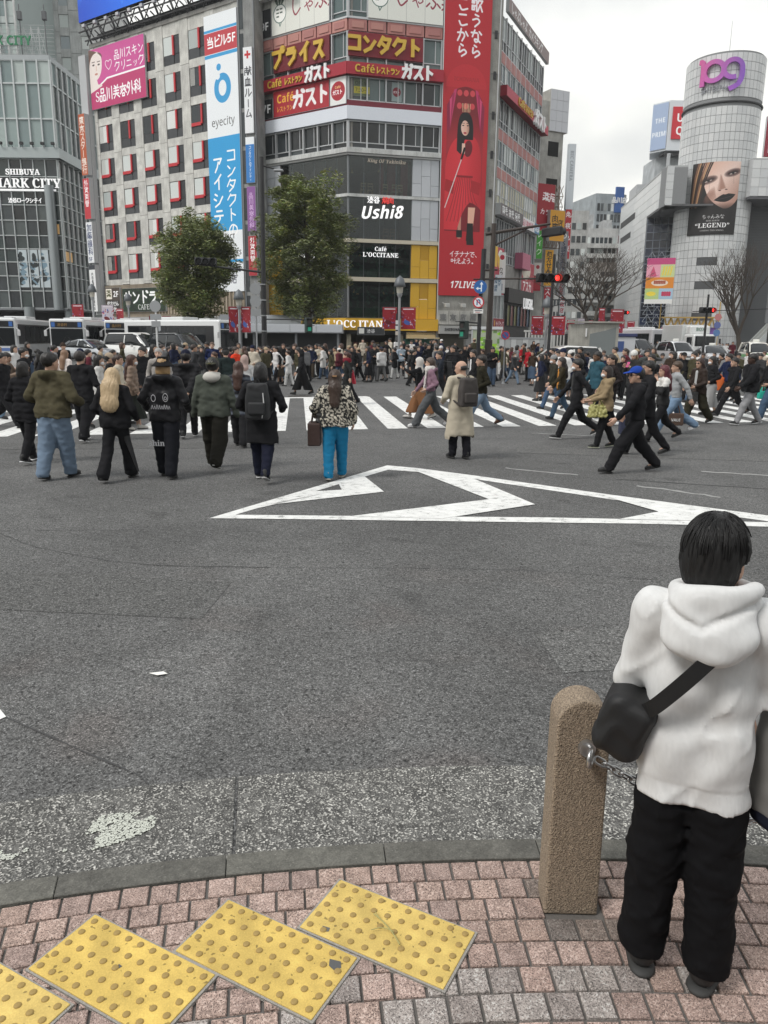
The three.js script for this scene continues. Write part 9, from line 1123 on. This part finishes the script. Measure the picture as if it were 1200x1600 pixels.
// ---------------------------------------------------------------- the far crowd: a few built figures,then copies with their own clothes
{
const base = [[{ hem: 0.42 },0],[{ hem: 0.34,top: 'coat' },0.2],[{ fem: true,hem: 0.40,hair: 'long' },0.15],[{ fem: true,hem: 0.44,hair: 'bob',bottom: 'skirt',skirtHem: 0.2 },0.1],[{ hem: 0.45,puffy: true,puff: 1.2,beanie: [0.05,0.05,0.05] },0.3],[{ fem: true,hem: 0.36,hair: 'tail',top: 'coat' },0.3],[{ hem: 0.45,wide: 1.3,arms: [[0.05,0.16,0.16],[-0.05,0.15,0.17]],head: [0,0.3] },0],[{ hem: 0.44,mask: true,hair: 'bowl',gait: 0.4 },0.4]];
const cols = [['black',[0.014,0.014,0.016]],['charcoal',[0.04,0.041,0.044]],['navy',[0.016,0.02,0.045]],['dark brown',[0.045,0.03,0.022]],['beige',[0.36,0.28,0.19]],['white',[0.62,0.61,0.6]],['grey',[0.18,0.18,0.185]],['olive',[0.06,0.055,0.032]],['maroon',[0.10,0.02,0.03]],['pale blue',[0.3,0.36,0.42]],['red',[0.4,0.02,0.03]],['cream',[0.5,0.45,0.37]]];
const W = [22,10,7,6,5,8,6,3,2,1.5,1.2,4],low = [[0.014,0.014,0.016],[0.03,0.03,0.032],[0.06,0.09,0.14],[0.16,0.22,0.3],[0.13,0.13,0.13],[0.05,0.04,0.03],[0.55,0.55,0.54]],lowW = ['black','charcoal','dark denim','light denim','grey','brown','white'],hc = [[0.012,0.01,0.009],[0.03,0.017,0.012],[0.06,0.03,0.02]],hairW = ['black','dark brown','brown'];
const r = rng(99),what = ['jacket','long coat','jacket and long hair','jacket and skirt','puffer and beanie','coat, hair tied back','jacket with a phone','jacket and white mask'],protos = base.map(([o,g],i) => { const p = makePerson('person',{ cell: 0.03,gait: g,...o }); scene.remove(p); used.set('person',used.get('person') - 1); return p; });
const zones = [[[400,560],[588,603],28,'before the big tree',[160,320]],[[560,690],[578,600],27,'before the yellow shop',[120,330]],[[640,860],[576,604],36,'below the red banner',[60,330]],[[385,470],[592,606],10,'by the dark signal pole',[60,300]],[[240,400],[590,618],17,'before the long bus',[60,300]],[[0,250],[600,630],13,'before the silver sedan',[50,130]],[[830,960],[600,634],20,'before the concrete wall',[200,300]],[[950,1200],[596,632],23,'before the taxis',[200,320]],[[1010,1200],[566,572],34,'under the silver tower',[90,270]]];
for (const [[x0,x1],[y0,y1],n,where,[a0,a1]] of zones) for (let i = 0; i < n; i++) {
const k = Math.floor(r() * protos.length); let w = r() * W.reduce((a,b) => a + b),c = 0; while ((w -= W[c]) > 0) c++;
const q = protos[k].clone(),[x,z] = gp(lerp(x0,x1,(i + r()) / n),lerp(y0,y1,r() ** 1.3)),li = Math.floor(r() ** 1.7 * low.length),lw = low[li],hh = Math.floor(r() ** 2 * 3); q.name = nm('person'); q.position.set(x,roadY(z),z); q.rotation.y = Math.PI - lerp(a0,a1,r()) * D2R; const s = 0.89 + r() * 0.17; q.scale.set(s,s,s);
q.userData = { label: `person in a ${cols[c][0]} ${what[k]}, ${lowW[li]} below, ${where}`,category: 'person',group: `crowd ${where}` };
q.children.forEach((m) => { if (['jacket','coat'].includes(m.name)) m.material = clothM(cols[c][1]); if (['trousers','skirt'].includes(m.name)) m.material = clothM(lw); if (m.name === 'hair') m.material = mt(hc[hh],0.5); if (m.name === 'beanie') m.material = clothM(cols[(c + 3) % 6][1]); if (m.name === 'body') m.material = skinM(SK[Math.floor(r() * 3)]); }); scene.add(q);
}
}
// ---------------------------------------------------------------- foreground: granite bollard,chain,the person in the white hoodie
const granite = (() => { const a = blurred(512,1,61),b = blurred(512,2,62); return { map: tex(512,(i) => { const v = 0.80 + 0.06 * b[i] - (a[i] < -1.5 ? 0.3 : 0) + (a[i] > 1.5 ? 0.12 : 0); return [v,v * 0.965,v * 0.92]; }),bump: tex(512,(i) => 0.5 + 0.13 * b[i] + 0.06 * a[i],false) }; })();
function bollard(label,x,z,ry) {
const t = thing('stone_bollard',label,'bollard',[x,0.02,z],ry),w = 0.0885,H = 0.72,d = 0.13,sh = new THREE.Shape(); sh.moveTo(-w - 0.004,0); sh.lineTo(w + 0.004,0); sh.lineTo(w,H); sh.absellipse(0,H,w,0.088,0,Math.PI,false); sh.lineTo(-w - 0.004,0);
const g = new THREE.ExtrudeGeometry(sh,{ depth: d - 0.02,bevelEnabled: true,bevelSize: 0.01,bevelThickness: 0.01,bevelOffset: -0.01,bevelSegments: 3,curveSegments: 24 }); g.translate(0,0,-d + 0.01);
mesh('shaft',uvm(g),new THREE.MeshStandardMaterial({ map: rep(granite.map,3.4),bumpMap: rep(granite.bump,3.4),bumpScale: 0.007,roughness: 0.95,color: rgb(0.50,0.425,0.345) }),t);
const st = mt([0.5,0.5,0.5],0.28,{ metalness: 0.9 }),e = mesh('ring_boss',new THREE.CylinderGeometry(0.027,0.03,0.014,28).rotateX(Math.PI / 2).translate(0.012,0.645,0.008),st,t); mesh('eye_ring',new THREE.TorusGeometry(0.028,0.0085,10,26).rotateY(1.15).translate(0.02,0.622,0.026),st,e); return t;
}
bollard('pink granite bollard with a rounded top and steel ring at the kerb',0.664,-2.278,-0.02);
{
const t = thing('chain','steel link chain hanging from the bollard ring behind the white hoodie','chain'),st = mt([0.42,0.42,0.42],0.32,{ metalness: 0.9 });
const a = [0.70,0.640,-2.247],b = [2.15,0.64,-2.23],c = new THREE.CatmullRomCurve3(seq(0,1,12).map((s) => V(lerp(a[0],b[0],s),lerp(a[1],b[1],s) - 0.42 * 4 * s * (1 - s) * 0.55,lerp(a[2],b[2],s)))),n = 46,loop = new THREE.CatmullRomCurve3(Array.from({ length: 16 },(_,i) => { const k = i / 16 * 6.2832; return V(Math.sign(Math.cos(k)) * 0.011 + Math.cos(k) * 0.0115,Math.sin(k) * 0.0115,0); }),true),lg = new THREE.TubeGeometry(loop,32,0.0042,8,true);
for (let i = 0; i < n; i++) { const p = c.getPointAt((i + 0.5) / n),d = c.getTangentAt((i + 0.5) / n),m = mesh('link',lg,st,t,p.toArray()); m.quaternion.setFromUnitVectors(V(1,0,0),d); m.rotateX(i % 2 ? 0.75 : -0.8); }
}
bollard('second granite bollard out to the right at the end of the chain',2.2,-2.22,0.1);
{
const h = 1.50,cellF = 0.0085,white = new THREE.MeshPhysicalMaterial({ color: rgb(0.66,0.66,0.655),roughness: 0.95,sheen: 0.3,sheenColor: new THREE.Color(1,1,1),sheenRoughness: 0.8,side: THREE.DoubleSide }); white.vertexColors = true;
const p = makePerson('person in an oversized white hoodie and black cargo trousers standing by the bollard',{ h,cell: cellF,hc: 0.0038,gait: 0.0,lean: -0.01,hair: 'none',topName: 'hoodie',topMat: white,hem: 0.425,bulk: 1.0,puff: 1.03,sleeve: 1.1,armK: 0.06,legFold: 0.0012,shoeScale: 1.28,splay: 0.3,hood: false,waist: 0.437,ribIn: 0.003,noCollar: true,rib: true,hemWave: 0.002,foldAmp: 0.0075,foldX: 4,foldY: 4.2,stance: 0.016,legs: [0.006,0.006,0.007],wide: 1.3,cuff: 0.062,flare: 1.12,shoes: [0.02,0.02,0.02],sole: [0.035,0.035,0.034],arms: [[0.12,0.075,0.17],[-0.145,0.03,0.13]],poles: [[0.5,-0.5,-0.9],[-0.6,-0.3,-0.8]],head: [-0.38,0.03],headScale: 1.15 });
const j = p.joints,hood = p.children.find((m) => m.name === 'hoodie');
tint(hood.geometry,(x,y,z) => { const n = (1 + 0.04 * noise3(x * 60,y * 9,z * 60) + 0.035 * noise3(x * 140,y * 30,z * 140)) * (y < 0.70 ? 0.95 + 0.03 * Math.sin(Math.atan2(x,z) * 90) : 1); return [n,n,n * 0.995]; });
// hood lying open on the back: thick folded rim round the neck
const nk = j.neck,hg = blob([-0.24,nk[1] - 0.26,-0.28],[0.24,nk[1] + 0.14,0.17],0.008,(F) => { F.ell(add(nk,[0.0,-0.045,-0.105]),[0.142,0.10,0.065],0.03,0.55).ell(add(nk,[0.01,0.012,-0.085]),[0.132,0.055,0.068],0.03,0.5); F.put([-0.17,nk[1] - 0.06,-0.17],[0.17,nk[1] + 0.1,0.15],0.02,(x,y,z) => { const r = Math.hypot(x * 0.92,z - nk[2] + 0.012),rim = nk[1] + 0.03 - 0.16 * (z - nk[2]) - 0.1 * x; return Math.hypot(r - 0.103,(y - rim) * 0.75) - 0.032; }); F.edit((x,y,z,a) => { const cr = y - nk[1] + 0.035 - 0.55 * Math.abs(x - 0.02) + 0.01 * noise3(x * 6,y * 6,2); return Math.max(a + 0.012 * Math.exp(-((cr / 0.012) ** 2)) + 0.006 * noise3(x * 7,y * 11,z * 7),y > nk[1] - 0.02 ? 0.07 - Math.hypot(x,z - nk[2] - 0.01) : -9); }); });
mesh('hood',tint(hg,(x,y,z) => { const n = 1 + 0.035 * noise3(x * 60,y * 9,z * 60) + 0.03 * noise3(x * 140,y * 30,z * 140); return [n,n,n * 0.995]; }),white,p);
// black hair with strands falling from the crown
const hd = j.head,hm = mt([0.007,0.0065,0.0065],0.58),cap = blob([-0.14,-0.16,-0.16],[0.14,0.17,0.14],0.005,(F) => { F.ell([0,0.035,-0.018],[0.094,0.102,0.113],0.02).ell([0,-0.03,-0.05],[0.078,0.07,0.07],0.04); F.edit((x,y,z,a) => { const an = Math.atan2(x,z + 0.05),rr = Math.hypot(x,z + 0.05),low = z < -0.02 ? -0.076 : lerp(-0.075,0.03,sstep(-0.02,0.06,z)); const s = Math.sin(an * 34 + rr * 26 + 5 * noise3(an * 3,y * 6,1)) * 0.0022 + 0.0035 * noise3(an * 9,y * 5,rr * 9); return Math.max(a + s,low - y + 0.012 * Math.sin(an * 23) * Math.cos(an * 11),z > 0.01 && y < 0.0 ? z - 0.01 : -9,Math.abs(x) > 0.066 && y < 0.005 && z > -0.04 ? 0.004 : -9); }); });
const place = (g) => { g.scale(h / 1.68 * 1.17,h / 1.68 * 1.12,h / 1.68 * 1.12); g.rotateX(0.03); g.rotateY(-0.38); return g.translate(...hd); };
mesh('hair',place(cap),hm,p);
{ const r = rng(12),L = []; for (let i = 0; i < 420; i++) { const an = r() * 6.283,e0 = 0.25 + r() * 0.9,e1 = e0 + 0.35 + r() * 0.5,pt = (e,k) => [Math.sin(an) * Math.sin(e) * 0.0955 * k,0.035 + Math.cos(e) * 0.104 * k,-0.018 + Math.cos(an) * Math.sin(e) * 0.115 * k]; if (Math.cos(an) > 0.2 && e1 > 1.2) continue; if (e1 > 2.05) continue; L.push(tube([pt(e0,1.0),pt((e0 + e1) / 2,1.018),pt(e1,1.004 + r() * 0.02)],0.0011 + r() * 0.0009,4,3)); } const m = mesh('hair_strands',place(join(L)),hm,p); m.userData.kind = 'stuff'; }
// drawstring pockets and knee seams on the trousers
const tm = clothM([0.008,0.008,0.009]); for (const s of [-1,1]) mesh('cargo_pocket',rbx(s * 0.145 - 0.016,s * 0.145 + 0.016,0.34,0.47,-0.06,0.06,0.012,2),tm,p);
p.position.set(0.925,0.03,-2.035); p.rotation.y = Math.PI - 25 * D2R; p.scale.set(0.88,0.985,0.92); delete p.userData.rig;
bagFor(p,'crossbody_bag','black crossbody bag on a wide strap at the hip of the white hoodie','bag',(t) => { t.scale.copy(p.scale);
const bk = mt([0.009,0.009,0.0095],0.62,{ bumpMap: rep(clothB,10),bumpScale: 0.001 }),c = [0.225,0.85,-0.01];
mesh('pouch',blob([0.08,0.7,-0.2],[0.42,1.03,0.2],0.009,(F) => { F.put([0.15,0.76,-0.15],[0.36,0.98,0.15],0.03,(x,y,z) => { const u = (x - c[0]) * 0.9 + (y - c[1]) * 0.35,v = (y - c[1]) * 0.93 - (x - c[0]) * 0.3,q = [Math.abs(u) - 0.035,Math.abs(v) - 0.055,Math.abs(z) - 0.09]; return Math.hypot(...q.map((e) => Math.max(e,0))) + Math.min(Math.max(...q),0) - 0.045; }); F.edit((x,y,z,a) => a + 0.003 * Math.sin(y * 50 + x * 30 + 3 * noise3(x * 7,y * 7,z * 7))); }),bk,t);
// strap from the left hip over the back to the right shoulder,lying on the cloth
const S = [[0.175,0.90,-0.08],[0.135,0.95,-0.135],[0.075,1.025,-0.163],[0.01,1.105,-0.168],[-0.045,1.175,-0.155],[-0.085,1.245,-0.10],[-0.09,1.275,0.0],[-0.05,1.2,0.11],[0.07,1.04,0.15],[0.175,0.92,0.08]],cv = new THREE.CatmullRomCurve3(S.map((q) => V(...q))),P = [],I = [],N = 60;
for (let i = 0; i <= N; i++) { const q = cv.getPointAt(i / N),d = cv.getTangentAt(i / N),out = V(q.x * 0.4,i > 28 && i < 40 ? 0.6 : 0,q.z).normalize(),sd = d.clone().cross(out).normalize(); for (const [a,b] of [[-1,0],[-1,0.006],[1,0.006],[1,0]]) P.push(q.x + sd.x * a * 0.023 + out.x * b,q.y + sd.y * a * 0.023 + out.y * b,q.z + sd.z * a * 0.023 + out.z * b); } for (let i = 0; i < N; i++) for (let k = 0; k < 4; k++) { const o = i * 4 + k,e = i * 4 + (k + 1) % 4; I.push(o,o + 4,e,e,o + 4,e + 4); } const g = new THREE.BufferGeometry(); g.setAttribute('position',new THREE.Float32BufferAttribute(P,3)); g.setIndex(I); const q = g.toNonIndexed(); q.computeVertexNormals(); mesh('strap',q,mt([0.007,0.007,0.0075],0.75),t);
});
const q = thing('tote_bag','large grey and navy tote bag at the right side of the white hoodie','bag',[1.175,0,-1.99],0.25); mesh('upper_panel',blob([-0.15,0.6,-0.12],[0.2,1.0,0.12],0.012,(F) => F.put([-0.08,0.66,-0.06],[0.14,0.95,0.06],0.02,(x,y,z) => { const e = [Math.abs(x - 0.03) - 0.09,Math.abs(y - 0.79) - 0.15,Math.abs(z) - 0.035]; return Math.hypot(...e.map((k) => Math.max(k,0))) + Math.min(Math.max(...e),0) - 0.02 + 0.005 * noise3(x * 9,y * 9,z * 9); })),clothM([0.20,0.195,0.185]),q); mesh('lower_panel',rbx(-0.075,0.14,0.585,0.68,-0.058,0.058,0.03,3),clothM([0.014,0.017,0.03]),q); mesh('side_panel',rbx(0.05,0.146,0.6,0.97,-0.057,0.0615,0.03,3),clothM([0.014,0.017,0.03]),q); mesh('handle',tube([[-0.02,0.92,0],[0.0,1.06,0],[0.06,1.06,0],[0.08,0.92,0]],0.01,14,6),clothM([0.014,0.017,0.03]),q);
}
renderer.render(scene,camera);
